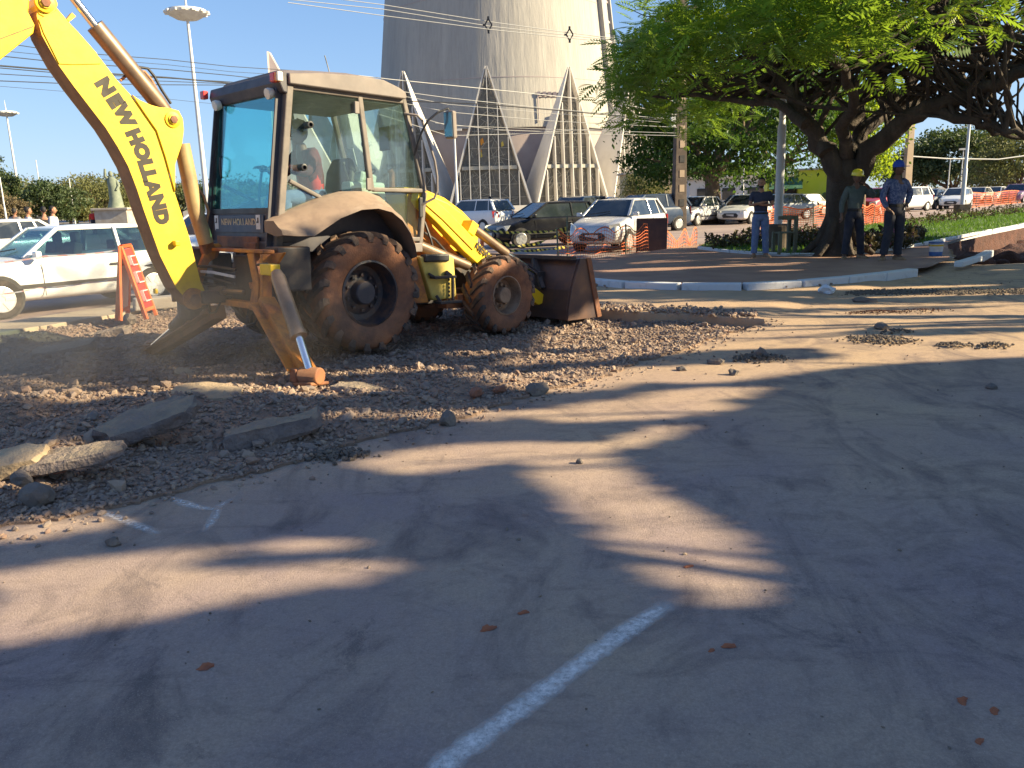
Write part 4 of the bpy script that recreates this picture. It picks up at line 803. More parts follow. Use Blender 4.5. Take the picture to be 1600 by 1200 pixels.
for (px, py), rr in (((70, 4), .062), ((270, 187), .058), ((303, 467), .085)):
    s, z = bpix(px, py, .17); b = MB(); ax = bl(K + NN) - bl(K)
    b.lathe([(rr * 1.25, -.02), (rr * 1.25, .012), (rr * .8, .018), (rr * .78, .03), (rr * .3, .034), (.001, .03)], bw(s, z, .165), ax, 20); pin = b.build('pin', YEL if rr < .08 else ORG, bh, smooth=35)
    b = MB(); b.lathe([(rr * .62, .02), (rr * .62, .044), (.001, .046)], bw(s, z, .165), ax, 6); b.build('bolt', RUST, pin)
b = MB(); b.prism([bw(*bpix(x, y, .15), .155) for x, y in [(56, 8), (60, 22), (76, 30), (86, 22), (90, 6), (84, -8), (62, -8)]], bw(0, 0, -.13) - bw(0, 0, .155)); b.build('pin_boss', YEL, bh, bevel=.006)
b = MB(); q = [bpix(x, y, .05) for x, y in [(104, 30), (112, 20), (118, 26), (108, 34)]]; b.prism([bw(s, z, .06) for s, z in q], bw(0, 0, 0) - bw(0, 0, .06)); b.build('hose_bracket', YEL, bh)
bt = [(164, 136), (179, 158), (194, 181), (210, 214), (221, 237), (227, 257), (232.5, 274), (238, 293), (245.5, 316), (251.5, 339)]
for i, ch in enumerate('NEWHOLLAND'):
    s, z = bpix(*bt[i], .148); j0 = bpix(*bt[max(0, i - 1)], .148); j1 = bpix(*bt[min(9, i + 1)], .148); d = V((j1[0] - j0[0], j1[1] - j0[1])).normalized()
    X = (bw(d.x, d.y, 0) - bw(0, 0, 0)).normalized(); Z = (bl(K + NN) - bl(K)).normalized(); Y = Z.cross(X)
    text_mesh('letter', ch, .168, TXT, bs, Matrix.Translation(bw(s, z, .1475)) @ Matrix((X, Y, Z)).transposed().to_4x4(), 1.0, .0155, .0012)
# dipper stick beyond the top pin, with the small bucket out of the picture
dp = [(1.195, 2.593), (1.219, 2.492), (1.184, 2.398), (1.204, 2.332), (1.472, 2.107), (1.72, 1.87), (2.05, 1.45), (2.20, 1.25), (2.32, 1.32), (2.28, 1.58), (2.08, 2.08), (1.75, 2.58), (1.45, 2.76), (1.25, 2.74)]
b = MB(); b.prism([bw(s, z, .175) for s, z in dp], bw(0, 0, -.15) - bw(0, 0, .175)); b.build('dipper_stick', YEL, bh, bevel=.008)
q = [bpix(x, y, .18) for x, y in [(-6, 62), (52, 40), (53, 42), (-6, 64)]]; b = MB(); b.prism([bw(s, z, .178) for s, z in q], bw(0, 0, .17) - bw(0, 0, .178)); b.build('weld_seam', ORG, bh)
bkp = [(2.26, 1.22), (2.08, 1.08), (1.95, .82), (2.02, .52), (2.28, .40), (2.62, .50), (2.48, .95), (2.38, 1.25)]
b = MB(); b.prism([bw(s, z, .26) for s, z in bkp], bw(0, 0, -.36) - bw(0, 0, .26)); b.build('digging_bucket', BKT, bh, bevel=.01)
c0, c1, c2, c3 = bpix(245, 158, .05), bpix(148, 40, .05), bpix(80, -45, .05), bpix(270, 187, .05)
b = MB(); b.tube([bw(*c3, .05), bw(*c0, .05), bw(*c1, .05)], [.05, .078, .078], 18); b.build('dipper_cylinder', BRONZE, bh, smooth=45)
b = MB(); b.tube([bw(*c1, .05), bw(*bpix(105, -15, .05), .05), bw(*c2, .05)], .036, 12); b.build('dipper_rod', CHR, bh, smooth=45)
b = MB(); b.tube([bw(*bpix(149, 44, .0), .0), bw(*bpix(117, 0, .0), .0), bw(*bpix(94, -35, .0), .0)], .022, 8); b.build('cylinder_pipe', ORG, bh)
for dx in (0, 5):
    b = MB(); b.tube([bw(*bpix(x + dx, y - dx, .02), .02) for x, y in [(188, 126), (200, 116), (214, 110), (226, 112), (236, 124), (248, 146), (262, 167)]], .013, 7); b.build('hydraulic_hose', BLK if dx else UNDERB, bh, smooth=60)
# swing bracket, boom cylinder and kingpost
kb = lambda px, off: bw(*bpix(*px, off), off)
b = MB(); b.prism([kb(p, .0) for p in [(296, 470), (303, 480), (345, 472), (343, 455), (322, 462), (318, 440), (327, 410), (336, 404), (340, 390), (348, 384), (342, 380), (322, 382), (318, 400), (310, 420), (306, 440)]], bw(0, 0, -.05) - bw(0, 0, 0)); b.build('swing_bracket', ORG, bh, bevel=.006)
b = MB(); b.prism([kb(p, -.14) for p in [(296, 470), (303, 480), (345, 472), (343, 455), (322, 462), (318, 440), (327, 410), (336, 404), (340, 390), (348, 384), (342, 380), (322, 382), (318, 400), (310, 420), (306, 440)]], bw(0, 0, -.05) - bw(0, 0, 0)); b.build('swing_bracket', ORG, bh, bevel=.006)
b = MB(); b.tube([kb((322, 380), -.02), kb((306, 330), -.02), kb((284, 225), -.02)], .075, 16); b.build('boom_cylinder', mat('cylinder_ochre', (.40, .29, .13), .5, col2=(.25, .16, .09), scale=4), bh, smooth=45)
b = MB(); b.prism([kb(p, .0) for p in [(306, 345), (322, 344), (336, 384), (346, 388), (340, 402), (330, 408), (318, 396), (312, 375)]], bw(0, 0, -.06) - bw(0, 0, 0)); b.build('cylinder_clevis', RUST, bh, bevel=.008)
b = MB(); b.tube([kb(p, .02) for p in [(300, 292), (306, 290), (318, 306), (326, 330), (322, 350), (318, 365)]], .014, 7); b.tube([kb(p, .0) for p in [(304, 300), (298, 318), (304, 330), (314, 352)]], .012, 7); b.build('hydraulic_hose', UNDERB, bh, smooth=60)
b = MB(); b.box((-1.47, .18, .82), (.22, .26, .62)); b.lathe([(.10, -.40), (.12, -.38), (.12, .30), (.10, .34)], (-1.50, .22, .80), (0, 0, 1), 16); b.box((-1.44, -.05, .66), (.26, .45, .12)); b.build('kingpost', DARK, bh, bevel=.015)
b = MB(); b.tube([(-1.42, .10, .72), (-1.36, -.30, .72)], .045, 10); b.tube([(-1.36, -.3, .72), (-1.3, -.6, .72)], .022, 8); b.build('swing_cylinder', BRONZE, bh)
b = MB(); b.box(kb((275, 380), .17), (.05, .09, .05)); b.box(kb((243, 455), .0), (.03, .06, .05)); b.build('grease_block', YEL, bh, bevel=.01)
# ================================================================ CONICAL CHURCH
def church_concrete():
    m, nt, p, oc = newmat('church_concrete')
    v = _map(nt, oc, (1, 1, .03)); n = _ramp(nt, _noise(nt, v, .55, 7, .7), .3, .72)
    c = _mix(nt, n, (.43, .40, .355), (.32, .30, .27)); v2 = _map(nt, oc, (1, 1, .015))
    c = _mix(nt, _math(nt, 'MULTIPLY', _ramp(nt, _noise(nt, v2, 2.6, 5, .7), .48, .72), .5), c, (.27, .25, .23))
    c = _mix(nt, _math(nt, 'MULTIPLY', _ramp(nt, _noise(nt, oc, .12, 5), .5, .7), .3), c, (.47, .43, .375))
    nt.links.new(c, p.inputs['Base Color']); p.inputs['Roughness'].default_value = .9
    nt.links.new(_bump(nt, _noise(nt, _map(nt, oc, (1, 1, .05)), 1.2, 6), .4, .3), p.inputs['Normal']); return m
M_CH = church_concrete()
M_CHW = mat('church_white_fin', (.66, .62, .56), .85, col2=(.54, .50, .45), scale=.3, lo=.35, hi=.7)
M_CHP = mat('church_wall', (.38, .31, .30), .9, col2=(.46, .39, .37), scale=.25, lo=.35, hi=.7)  # mauve of the shaded base wall is put into this colour
M_CHG = mat('church_screen', (.13, .12, .10), .45, col2=(.23, .21, .17), scale=1.3, lo=.35, hi=.65)
M_CHT = mat('church_tracery', (.40, .38, .32), .8); M_STAIN = mat('stained_orange', (.75, .30, .02), .4); M_STAIN2 = mat('stained_yellow', (.62, .48, .08), .4)
M_STRIP = mat('church_dark_glass', (.10, .12, .17), .25, col2=(.17, .18, .22), scale=.5)
AX = V(((776 - 800) / FPX * 150, 150, 0)); ch = thing('church', 'huge pale concrete cone shaped church with pointed triangular gables round its foot', 'church', AX)
prof = [(21.4, 12.2), (20.6, 18), (19.8, 25), (19.05, 31.5), (18.3, 38), (16.9, 50), (15.0, 64), (12.4, 79), (9.4, 93), (6.5, 106), (3.2, 113), (2.6, 114), (.01, 114)]
b = MB(); b.lathe([(20.7, 12.2)] + prof, (2.0, 0, 0), (0, 0, 1), 128); b.build('cone', M_CH, ch, smooth=30)
CSH = 2.0
def rad(z): return float(np.interp(z, [p[1] for p in prof[:-1]], [p[0] for p in prof[:-1]]))
b = MB()
for z in (19.5, 31.5, 36.8, 47):
    b.lathe([(rad(z - .05) - .1, z - .07), (rad(z) + .045, z - .05), (rad(z) + .045, z + .05), (rad(z + .05) - .1, z + .07)], (2.0, 0, 0), (0, 0, 1), 128)
b.build('pour_joint', M_CHP, ch, smooth=30)
b = MB(); b.lathe([(20.7, -.2), (20.7, 12.9)], (2.0, 0, 0), (0, 0, 1), 96); b.build('base_wall', M_CHP, ch, smooth=30)
b = MB(); b.lathe([(34.5, -.1), (34.5, .75), (35.0, .75), (35.0, -.1)], (0, 0, 0), (0, 0, 1), 64); b.build('terrace_wall', M_CHW, ch)
# tall glazed slot up the right flank
def conept(th, z, o=0.0): r = rad(z) + o; return (r * math.sin(th) + CSH, -r * math.cos(th), z)
t0, t1 = R(61), R(72)
for tt, wd in ((t0, .10), (t1, .035)):
    b = MB(); b.loft([[conept(tt - wd * .5, z, -.2), conept(tt - wd * .5, z, .75), conept(tt + wd * .5, z, .75), conept(tt + wd * .5, z, -.2)] for z in np.linspace(13.5, 95, 12)]); b.build('slot_fin', M_CH, ch)
zz = np.arange(14, 90, 3.1)
for z in zz:
    b = MB(); b.loft([[conept(t0 + .05, a, .05), conept(t1 - .02, a, .05), conept(t1 - .02, a, .22), conept(t0 + .05, a, .22)] for a in (z, z + 2.75)]); b.build('slot_window', M_STRIP, ch)
    b = MB(); b.loft([[conept(t0 + .05, a, .0), conept(t1 - .02, a, .0), conept(t1 - .02, a, .34), conept(t0 + .05, a, .34)] for a in (z + 2.75, z + 3.1)]); b.build('slot_spandrel', M_CHP, ch)
# gables: local frame: origin at the foot centre on the ring, +y to the axis
GH, GW = 19.6, 5.9
def gable():
    b = MB(); b.prism([(-GW + .2, .9, 0), (GW - .2, .9, 0), (0, .9 + .9, GH - .8)], (0, .15, 0)); gp = b.build('gable', M_CHG, ch)
    for s in (-1, 1):
        foot, top = V((s * GW, 0, 0)), V((s * .05, 1.0, GH)); n = V((s * .30, 0, 0)); fb, tb = V((s * GW * .70, 10.5, 0)), V((s * .05, 1.35, GH - .2))
        b = MB(); b.add([foot, foot + n, top + n * .5, top, fb, fb + n, tb + n * .5, tb], [(0, 1, 2, 3), (7, 6, 5, 4), (1, 5, 6, 2), (4, 0, 3, 7), (3, 2, 6, 7), (0, 4, 5, 1)]); b.build('gable_fin', M_CHW, gp)
    for i in range(-4, 5):
        x = i * 1.38 + .0; h = GH * (1 - abs(x) / GW) - .35
        if h > 1: b = MB(); b.beam((x, .35, 0), (x, .35 + h / GH, h), .12, .9, (0, 1, 0)); b.build('mullion', M_CHW, gp)
    b = MB(); b.box((0, .75, 6.0), (2 * GW * (1 - 6.0 / GH) - .4, .4, .5)); b.build('transom', M_CHT, gp)
    b = MB(); r = random.Random(5)
    for _ in range(150):
        z = r.uniform(.3, GH * .9); hw = GW * (1 - z / GH) - .35
        if hw < .3: continue
        x = r.uniform(-hw, hw); a = r.uniform(0, 3.14); l = r.uniform(1.2, 4.2)
        x2, z2 = x + math.cos(a) * l, z + math.sin(a) * l
        if z2 < .1 or z2 > GH * .95 or abs(x2) > GW * (1 - z2 / GH) - .25: continue
        b.beam((x, .82 + z / GH * .9, z), (x2, .82 + z2 / GH * .9, z2), .075, .08, (0, 1, 0))
    for z in (1.9, 3.7, 8.7, 11, 13.2, 15): hw = GW * (1 - z / GH) - .3; b.beam((-hw, .80 + z / GH * .9, z), (hw, .80 + z / GH * .9, z), .09, .07, (0, 1, 0))
    tr = b.build('tracery', M_CHT, gp); return gp
g0 = gable(); RB = 31.6
def put_gable(o, k):
    a = R(22.5 * k + 1.0); o.matrix_local = Matrix.Translation((RB * math.sin(a), -RB * math.cos(a), 0)) @ Matrix.Rotation(a, 4, 'Z')
put_gable(g0, 0)
for k in [-6, -5, -4, -3, -2, -1, 1, 2, 3, 4, 5, 6]: put_gable(copy_tree(g0, ch), k)
for x, z, m, s in ((-.9, 9.6, M_STAIN, .55), (-1.2, 8.4, M_STAIN, .45), (-1.15, 7.8, M_STAIN2, .5), (1.95, 9.2, M_STAIN2, .4)):
    b = MB(); b.prism([(x - s * .4, .84 + z / GH * .9, z - s), (x + s * .5, .84 + z / GH * .9, z - s * .4), (x + s * .2, .84 + z / GH * .9, z + s), (x - s * .5, .84 + z / GH * .9, z + s * .5)], (0, .05, 0)); b.build('stained_pane', m, g0)
# pipe bracket on the cone face above the right gable
b = MB()
for i in range(5): q = conept(R(17 + 2.4 * i), 17.0, .25); b.box(q, (.5, .35, .55))
q = [conept(R(16.5), z, .2) for z in (16.8, 14.5, 12.9)]; b.tube(q, .10, 6); q = [conept(R(29), 16.6, .2), conept(R(16.5), 16.6, .2)]; b.tube(q, .08, 6); b.build('floodlight_rail', M_CHP, ch)
# free standing spike left of the cone
p0 = at(455, 315, 118); sp = thing('concrete_spike', 'grey concrete spike rising behind the roof of the cab, left of the cone church', 'spire', (p0.x, p0.y, 0))
top = at(438, 78, 118).z
b = MB(); b.prism([(-2.0, 0, 0), (8.5, 2, 0), (8.0, 2.2, 2), (-1.55, .9, top), (-1.75, .7, top)], (0, 1.2, 0)); b.build('fin', M_CHP, sp); 
# ================================================================ TREES
BARK = mat('bark_dark', (.055, .042, .034), .95, col2=(.11, .085, .065), scale=3, bump=1, bscale=16, bdist=.05, stretch=(1, 1, .3))
BARK2 = mat('bark_brown', (.14, .10, .07), .95, col2=(.22, .165, .12), scale=3, bump=1, bscale=14, bdist=.05, stretch=(1, 1, .3))
LF_FLAM = leafmat('leaf_flamboyant', (.048, .115, .03), (.11, .20, .032), (.30, .45, .035), .5, .5)
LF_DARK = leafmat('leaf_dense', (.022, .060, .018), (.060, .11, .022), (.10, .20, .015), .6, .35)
LF_LIME = leafmat('leaf_lime', (.08, .15, .02), (.16, .24, .025), (.40, .52, .03), .6, .5)
LF_DRY = leafmat('leaf_dry', (.16, .13, .06), (.24, .18, .11), (.18, .15, .06), .4, .3)  # tan leaves, lightened in colour to stand in for haze and sun
LF_OLIVE = leafmat('leaf_olive', (.13, .14, .05), (.20, .20, .075), (.17, .18, .05), .4, .35)  # olive leaves, paler in colour in place of distance haze and sunlight
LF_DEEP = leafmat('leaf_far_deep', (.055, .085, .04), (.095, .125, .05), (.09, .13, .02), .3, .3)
def rotmats(n, r, tilt=1.0):
    a = r.uniform(0, 2 * np.pi, n); bb = r.normal(0, .55 * tilt, n); c = r.normal(0, .55 * tilt, n)
    ca, sa, cb, sb, cc, sc = np.cos(a), np.sin(a), np.cos(bb), np.sin(bb), np.cos(c), np.sin(c); z = np.zeros(n); o = np.ones(n)
    Rz = np.stack([ca, -sa, z, sa, ca, z, z, z, o], 1).reshape(n, 3, 3); Ry = np.stack([cb, z, sb, z, o, z, -sb, z, cb], 1).reshape(n, 3, 3); Rx = np.stack([o, z, z, z, cc, -sc, z, sc, cc], 1).reshape(n, 3, 3)
    return Rz @ Ry @ Rx
LEAF = np.array([(-.5, 0, 0), (0, .27, .03), (.5, 0, -.08), (0, -.27, .03)])
def leaves(name, pts, size, m, parent, seed=1, tilt=1.5, var=.35):
    r = np.random.default_rng(seed); n = len(pts); M = rotmats(n, r, tilt); s = size * r.uniform(1 - var, 1 + var, n)
    v = np.einsum('nij,kj->nki', M, LEAF) * s[:, None, None] + np.asarray(pts)[:, None, :]
    return np_mesh(name, v.reshape(-1, 3), np.arange(n * 4).reshape(n, 4), m, parent)
def frond_proto(pairs=8):
    q = []
    for i in range(pairs):
        t = .12 + .86 * i / (pairs - 1); x = t; z = -.28 * t * t; l = .30 * math.sin(math.pi * min(.97, t * .8 + .16)) + .05
        for s in (-1, 1):
            a = V((x, 0, z)); d = V((.45, s * .9, -.22)).normalized(); e = V((.055, 0, -.01))
            q += [a - e, a + d * l * .55 - e * 1.1, a + d * l, a + d * l * .5 + e]
    return np.array([tuple(p) for p in q])
FROND = frond_proto()
def fronds(name, pts, size, m, parent, seed=1, tilt=.6):
    r = np.random.default_rng(seed); n = len(pts); M = rotmats(n, r, tilt); s = size * r.uniform(.7, 1.3, n)
    v = np.einsum('nij,kj->nki', M, FROND) * s[:, None, None] + np.asarray(pts)[:, None, :]; k = len(FROND)
    return np_mesh(name, v.reshape(-1, 3), np.arange(n * k).reshape(-1, 4), m, parent)
def clumped(center, radii, nclump, nleaf, seed, spread=.16, shell=.55, zcut=-1, lump=.35):
    """leaf points gathered in clumps through an uneven crown"""
    r = np.random.default_rng(seed); d = r.normal(0, 1, (nclump * 3, 3)); d /= np.linalg.norm(d, axis=1)[:, None]; d = d[d[:, 2] > zcut][:nclump]
    k = 1 + lump * (vnoise(d[:, 0] * 2.2 + 5, d[:, 1] * 2.2 + d[:, 2] * 2.7 + 9, seed) - .5) * 2; rr = (shell + (1 - shell) * r.random(len(d))) * k
    c = d * rr[:, None]; idx = r.integers(0, len(c), nleaf); p = c[idx] + r.normal(0, spread, (nleaf, 3)) * np.array([1, 1, .75]) * (.6 + .8 * r.random(len(c))[idx])[:, None]
    return p * np.array(radii) + np.array(center), c * np.array(radii) + np.array(center)
def branchy(b, a, e, r0, r1, wob, n=6, rnd=random):
    a, e = V(a), V(e); pts = [a]
    for i in range(1, n): t = i / n; pts.append(a.lerp(e, t) + V((rnd.uniform(-wob, wob), rnd.uniform(-wob, wob), rnd.uniform(-wob, wob) * .6)) * math.sin(math.pi * t))
    pts.append(e); b.tube(pts, [r0 + (r1 - r0) * i / n for i in range(n + 1)], 6); return pts
def simple_tree(name, label, base, h, radii, m, bark, seed, nleaf=1800, leaf=.45, trunk_r=.22, group=None, crown_z=None, nclump=60, spread=.17, zcut=-.6, fork=3, lump=.35):
    t = thing(name, label, 'tree', base, 0, group); rnd = random.Random(seed); cz = crown_z if crown_z else h - radii[2]
    pts, cl = clumped((0, 0, cz), radii, nclump, nleaf, seed, spread, zcut=zcut, lump=lump)
    leaves('crown', pts, leaf, m, t, seed)
    b = MB(); fz = max(.8, cz - radii[2] * .75); b.tube([(0, 0, -.1), (trunk_r * .2, 0, fz * .5), (0, trunk_r * .2, fz)], [trunk_r * 1.35, trunk_r, trunk_r * .85], 9)
    for k in range(fork * 3):
        q = cl[rnd.randrange(len(cl))]; branchy(b, (0, 0, fz * rnd.uniform(.85, 1)), q, trunk_r * .5, .03, h * .05, 5, rnd)
    b.build('trunk', bark, t, smooth=60); return t
# ---- the big spreading tree on the lawn
TB = g(1308, 391, PLZ + .1); TY = TB.y
ft = thing('spreading_tree', 'broad spreading tree with a dark forked trunk and feathery leaves standing on the lawn', 'tree', (TB.x, TB.y, TB.z))
def tl(px, py, dy=0.0): return at(px, py, TY + dy) - TB
b = MB()
b.tube([tl(1306, 396), tl(1306, 384), tl(1308, 365), tl(1311, 335), tl(1313, 300), tl(1319, 268), tl(1323, 250)], [.62, .44, .34, .29, .30, .36, .31], 16)
for k in range(7):
    a = 2 * math.pi * k / 7 + .3; b.tube([(math.cos(a) * .18, math.sin(a) * .18, .7), (math.cos(a) * .38, math.sin(a) * .36, .22), (math.cos(a) * .8, math.sin(a) * .7, -.08)], [.15, .13, .05], 7)
tk = b.build('trunk', BARK, ft, smooth=60)
LIMBS = [([(1318, 285, 0), (1290, 238, -.1), (1262, 190, -.1), (1240, 150, .2), (1216, 118, .5), (1180, 92, .8), (1140, 70, 1.2)], .31, .07),
    ([(1290, 238, -.3), (1250, 160, .8), (1235, 130, 1.8), (1190, 128, 3), (1120, 120, 4)], .20, .06), ([(1262, 190, -.6), (1215, 165, .2), (1160, 160, 1), (1090, 150, 1.6), (1020, 150, 2.2)], .15, .04),
    ([(1330, 285, 0), (1362, 236, -.4), (1410, 196, -.9), (1450, 168, -1.4), (1500, 148, -1.8), (1560, 130, -2.2), (1620, 100, -2.6), (1700, 60, -3)], .30, .10),
    ([(1432, 178, -1.2), (1472, 174, -1.6), (1508, 190, -2.0), (1548, 196, -2.3), (1580, 208, -2.5), (1640, 222, -2.6)], .15, .06), ([(1500, 182, -1.9), (1530, 200, -1.7), (1568, 212, -1.6), (1620, 214, -1.5)], .08, .04),
    ([(1322, 262, 0), (1345, 205, .5), (1392, 172, 1.0), (1425, 130, 1.6), (1448, 80, 2.2), (1470, 30, 2.6)], .25, .08), ([(1392, 172, 1), (1430, 165, 1.6), (1480, 120, 2.2), (1540, 90, 2.6), (1600, 60, 3)], .14, .05),
    ([(1322, 255, 0), (1318, 200, -.6), (1335, 150, -1.4), (1310, 95, -2.4), (1280, 40, -3.4)], .20, .06), ([(1330, 200, .2), (1360, 140, .6), (1380, 90, .9), (1370, 40, 1.2)], .13, .05),
    ([(1345, 205, .5), (1330, 175, 1.4), (1270, 125, 2.6), (1260, 80, 3.6)], .12, .04), ([(1540, 130, -2.1), (1560, 165, -2.2), (1550, 190, -2.4), (1535, 178, -2.5)], .07, .03), ([(1560, 130, -2.2), (1580, 80, -2.4), (1585, 30, -2.8)], .10, .04)]
tips = []
for k, (pl, r0, r1) in enumerate(LIMBS):
    b = MB(); pts = [tl(*p) for p in pl]; fine = []
    for i in range(len(pts) - 1):
        for t in (0, .33, .66): q = pts[i].lerp(pts[i + 1], t); fine.append(q + V((random.uniform(-.06, .06), random.uniform(-.1, .1), random.uniform(-.06, .06))))
    fine.append(pts[-1]); n = len(fine) - 1; b.tube(fine, [(r0 + (r1 - r0) * (i / n) ** .8) * .86 for i in range(n + 1)], 9)
    b.build('limb', BARK, ft, smooth=60); tips += [(q, r0 + (r1 - r0) * i / n) for i, q in enumerate(fine) if i > 3]
def umb(x, y):                                                   # lower face of the umbrella crown over the trunk-relative spot
    r2 = ((x + .3) / 1.0) ** 2 + (y / 1.1) ** 2
    return 5.0 + .3 * min(1, max(0, x + 1)) - (.050 if x < 0 else .020) * r2 + .05 * max(0, x)
rnd = random.Random(21); b = MB(); ends = []
for k in range(230):
    q, rr = rnd.choice(tips)
    while abs((q + TB).x / (q + TB).y - 417 / FPX) < .012: q, rr = rnd.choice(tips); a = rnd.uniform(0, 6.28); l = rnd.uniform(.7, 2.4); x, y = q.x + math.cos(a) * l, q.y + math.sin(a) * l * 1.2
    e = V((x, y, max(q.z + rnd.uniform(-.2, .9), umb(x, y) + rnd.uniform(-.6, .9)))); r0 = min(rr * .6, .065) * rnd.uniform(.55, 1); branchy(b, q, e, r0, .014, .42, 6, rnd); ends.append(e)
    for _ in range(2):
        a2 = a + rnd.uniform(-1, 1); e2 = e + V((math.cos(a2) * rnd.uniform(.3, 1), math.sin(a2) * rnd.uniform(.3, 1), rnd.uniform(-.1, .6))); branchy(b, e, e2, .016, .007, .1, 3, rnd); ends.append(e2)
tag(b.build('twigs', BARK, ft, smooth=60), kind='stuff')
# feathery fronds: dense and drooping on the left, broken on the right where the branches show
rg = np.random.default_rng(77); P = []
NC = 620
for _ in range(NC):
    a = rg.uniform(0, 2 * math.pi); rr = 7.0 * math.sqrt(rg.uniform(.01, 1)); x, y = rr * math.cos(a), rr * math.sin(a); x = x * .74 if x < 0 else x * 1.1
    if x > 1.2 and rg.random() < .42: continue
    z = umb(x, y) + (rg.random() ** 1.4) * 1.9 + (.9 if x > 1.0 else 0) + (.3 if abs(x) < 2 else 0)
    n = rg.integers(5, 12) if x < 1.2 else rg.integers(3, 8)
    P.append(np.array([x, y, z]) + rg.normal(0, 1, (n, 3)) * np.array([.42, .42, .20]))
for _ in range(150):                                              # drooping skirt at the left end
    a = rg.uniform(R(105), R(255)); rr = rg.uniform(4.6, 6.8); x, y = rr * math.cos(a) * .76, rr * math.sin(a); z = umb(x, y) - rg.uniform(-.3, .2)
    P.append(np.array([x, y, z]) + rg.normal(0, 1, (7, 3)) * np.array([.40, .40, .28]))
P = np.concatenate(P); _pz = []
for q in P:                                                        # foliage is cut back round the lamp post
    v = V(q) + TB - EYE; dd = v.dot(FW); px, py = 800 + FPX * v.dot(RT) / dd, 600 - FPX * v.dot(UP) / dd; px += 26 * (float(vnoise(q[0] * 2.3, q[2] * 3.1 + q[1], 19)) - .5); _pz.append(px > (990 if py < 60 else 958 if py < 110 else 930) and not (abs(px - 1217) < 30 and 92 < py < 215 and v.y < TY + .3))
P = P[np.array(_pz)]; fronds('crown', P, .49, LF_FLAM, ft, 5, .65)
# near sprays of the crown hanging into the top of the picture
P = []
for px, py, Y, n in ((1185, 28, 15.5, 9), (1300, 35, 14.5, 14), (1290, 62, 14.6, 12), (1255, 20, 15, 7), (1345, 8, 15, 8), (1268, 80, 17, 7), (1160, 55, 17, 7), (1120, 20, 16, 10), (1080, 40, 17, 10), (1060, 10, 16, 8), (1420, 20, 15.5, 8), (1500, 10, 15, 9), (1560, 30, 15, 10), (1590, 5, 14, 9), (1010, 55, 18, 8)):
    c = at(px, py, Y) - TB; P.append(np.array(c) + rg.normal(0, 1, (n, 3)) * np.array([.22, .25, .16]))
fronds('front_spray', np.concatenate(P), .40, leafmat('leaf_spray_pale', (.11, .20, .028), (.20, .31, .03), (.46, .58, .04), 1.2, .5), ft, 15, .8)  # near sprays get a paler, yellower leaf colour than the crown
# ---- dense trees of the square behind
def tree_px(name, label, px, py, Y, h, radii, m, bark, seed, **k):
    p = at(px, py, Y); return simple_tree(name, label, (p.x, p.y, 0), h, radii, m, bark, seed, **k)
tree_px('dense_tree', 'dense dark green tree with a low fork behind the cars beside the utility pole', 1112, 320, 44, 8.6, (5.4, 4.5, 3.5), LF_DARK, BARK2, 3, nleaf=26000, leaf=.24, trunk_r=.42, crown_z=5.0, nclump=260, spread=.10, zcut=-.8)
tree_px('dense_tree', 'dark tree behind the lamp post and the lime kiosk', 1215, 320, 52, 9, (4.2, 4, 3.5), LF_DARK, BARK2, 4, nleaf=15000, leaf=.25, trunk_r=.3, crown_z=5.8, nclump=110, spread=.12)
tree_px('sunlit_tree', 'sunlit yellow green tree just behind the trunk of the spreading tree', 1345, 320, 47, 7.2, (2.5, 2.2, 2.8), LF_LIME, BARK2, 8, nleaf=8000, leaf=.23, trunk_r=.2, crown_z=4.3, nclump=80, spread=.13, zcut=-.9)
#tree_px('sunlit_tree', 'x', 1268, 320, 41, 5.6, (1.5, 1.5, 2.0), LF_LIME, BARK2, 9, nleaf=1500, leaf=.33, trunk_r=.12, crown_z=3.3, nclump=50, spread=.14, zcut=-.9)
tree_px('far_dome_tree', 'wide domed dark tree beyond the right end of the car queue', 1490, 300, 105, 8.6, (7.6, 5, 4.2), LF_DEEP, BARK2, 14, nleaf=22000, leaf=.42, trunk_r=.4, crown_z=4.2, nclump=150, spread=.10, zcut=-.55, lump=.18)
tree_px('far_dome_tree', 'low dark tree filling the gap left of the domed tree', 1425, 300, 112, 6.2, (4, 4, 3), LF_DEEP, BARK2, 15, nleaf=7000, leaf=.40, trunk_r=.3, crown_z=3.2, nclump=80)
tree_px('far_olive_tree', 'pale olive tree at the right edge of the picture beyond the orange net', 1592, 300, 85, 6.4, (4.2, 3, 2.9), LF_OLIVE, BARK2, 16, nleaf=8000, leaf=.32, trunk_r=.25, crown_z=3.6, nclump=80, spread=.15)
tree_px('far_olive_tree', 'low olive shrub tree under the domed tree', 1552, 300, 90, 3.6, (2.8, 2, 1.6), LF_OLIVE, BARK2, 17, nleaf=3500, leaf=.28, trunk_r=.15, crown_z=2.0, nclump=50)
tree_px('far_olive_tree', 'low olive tree at the foot of the church right side', 1008, 315, 95, 4.4, (2.6, 2.4, 2.0), LF_OLIVE, BARK2, 18, nleaf=4000, leaf=.26, trunk_r=.15, crown_z=2.5, nclump=50)
tree_px('far_olive_tree', 'thin pale tree between the utility pole and the dense tree', 1165, 315, 80, 4.6, (3.4, 2, 2.2), LF_LIME, BARK2, 19, nleaf=4500, leaf=.26, trunk_r=.15, crown_z=2.6, nclump=50)
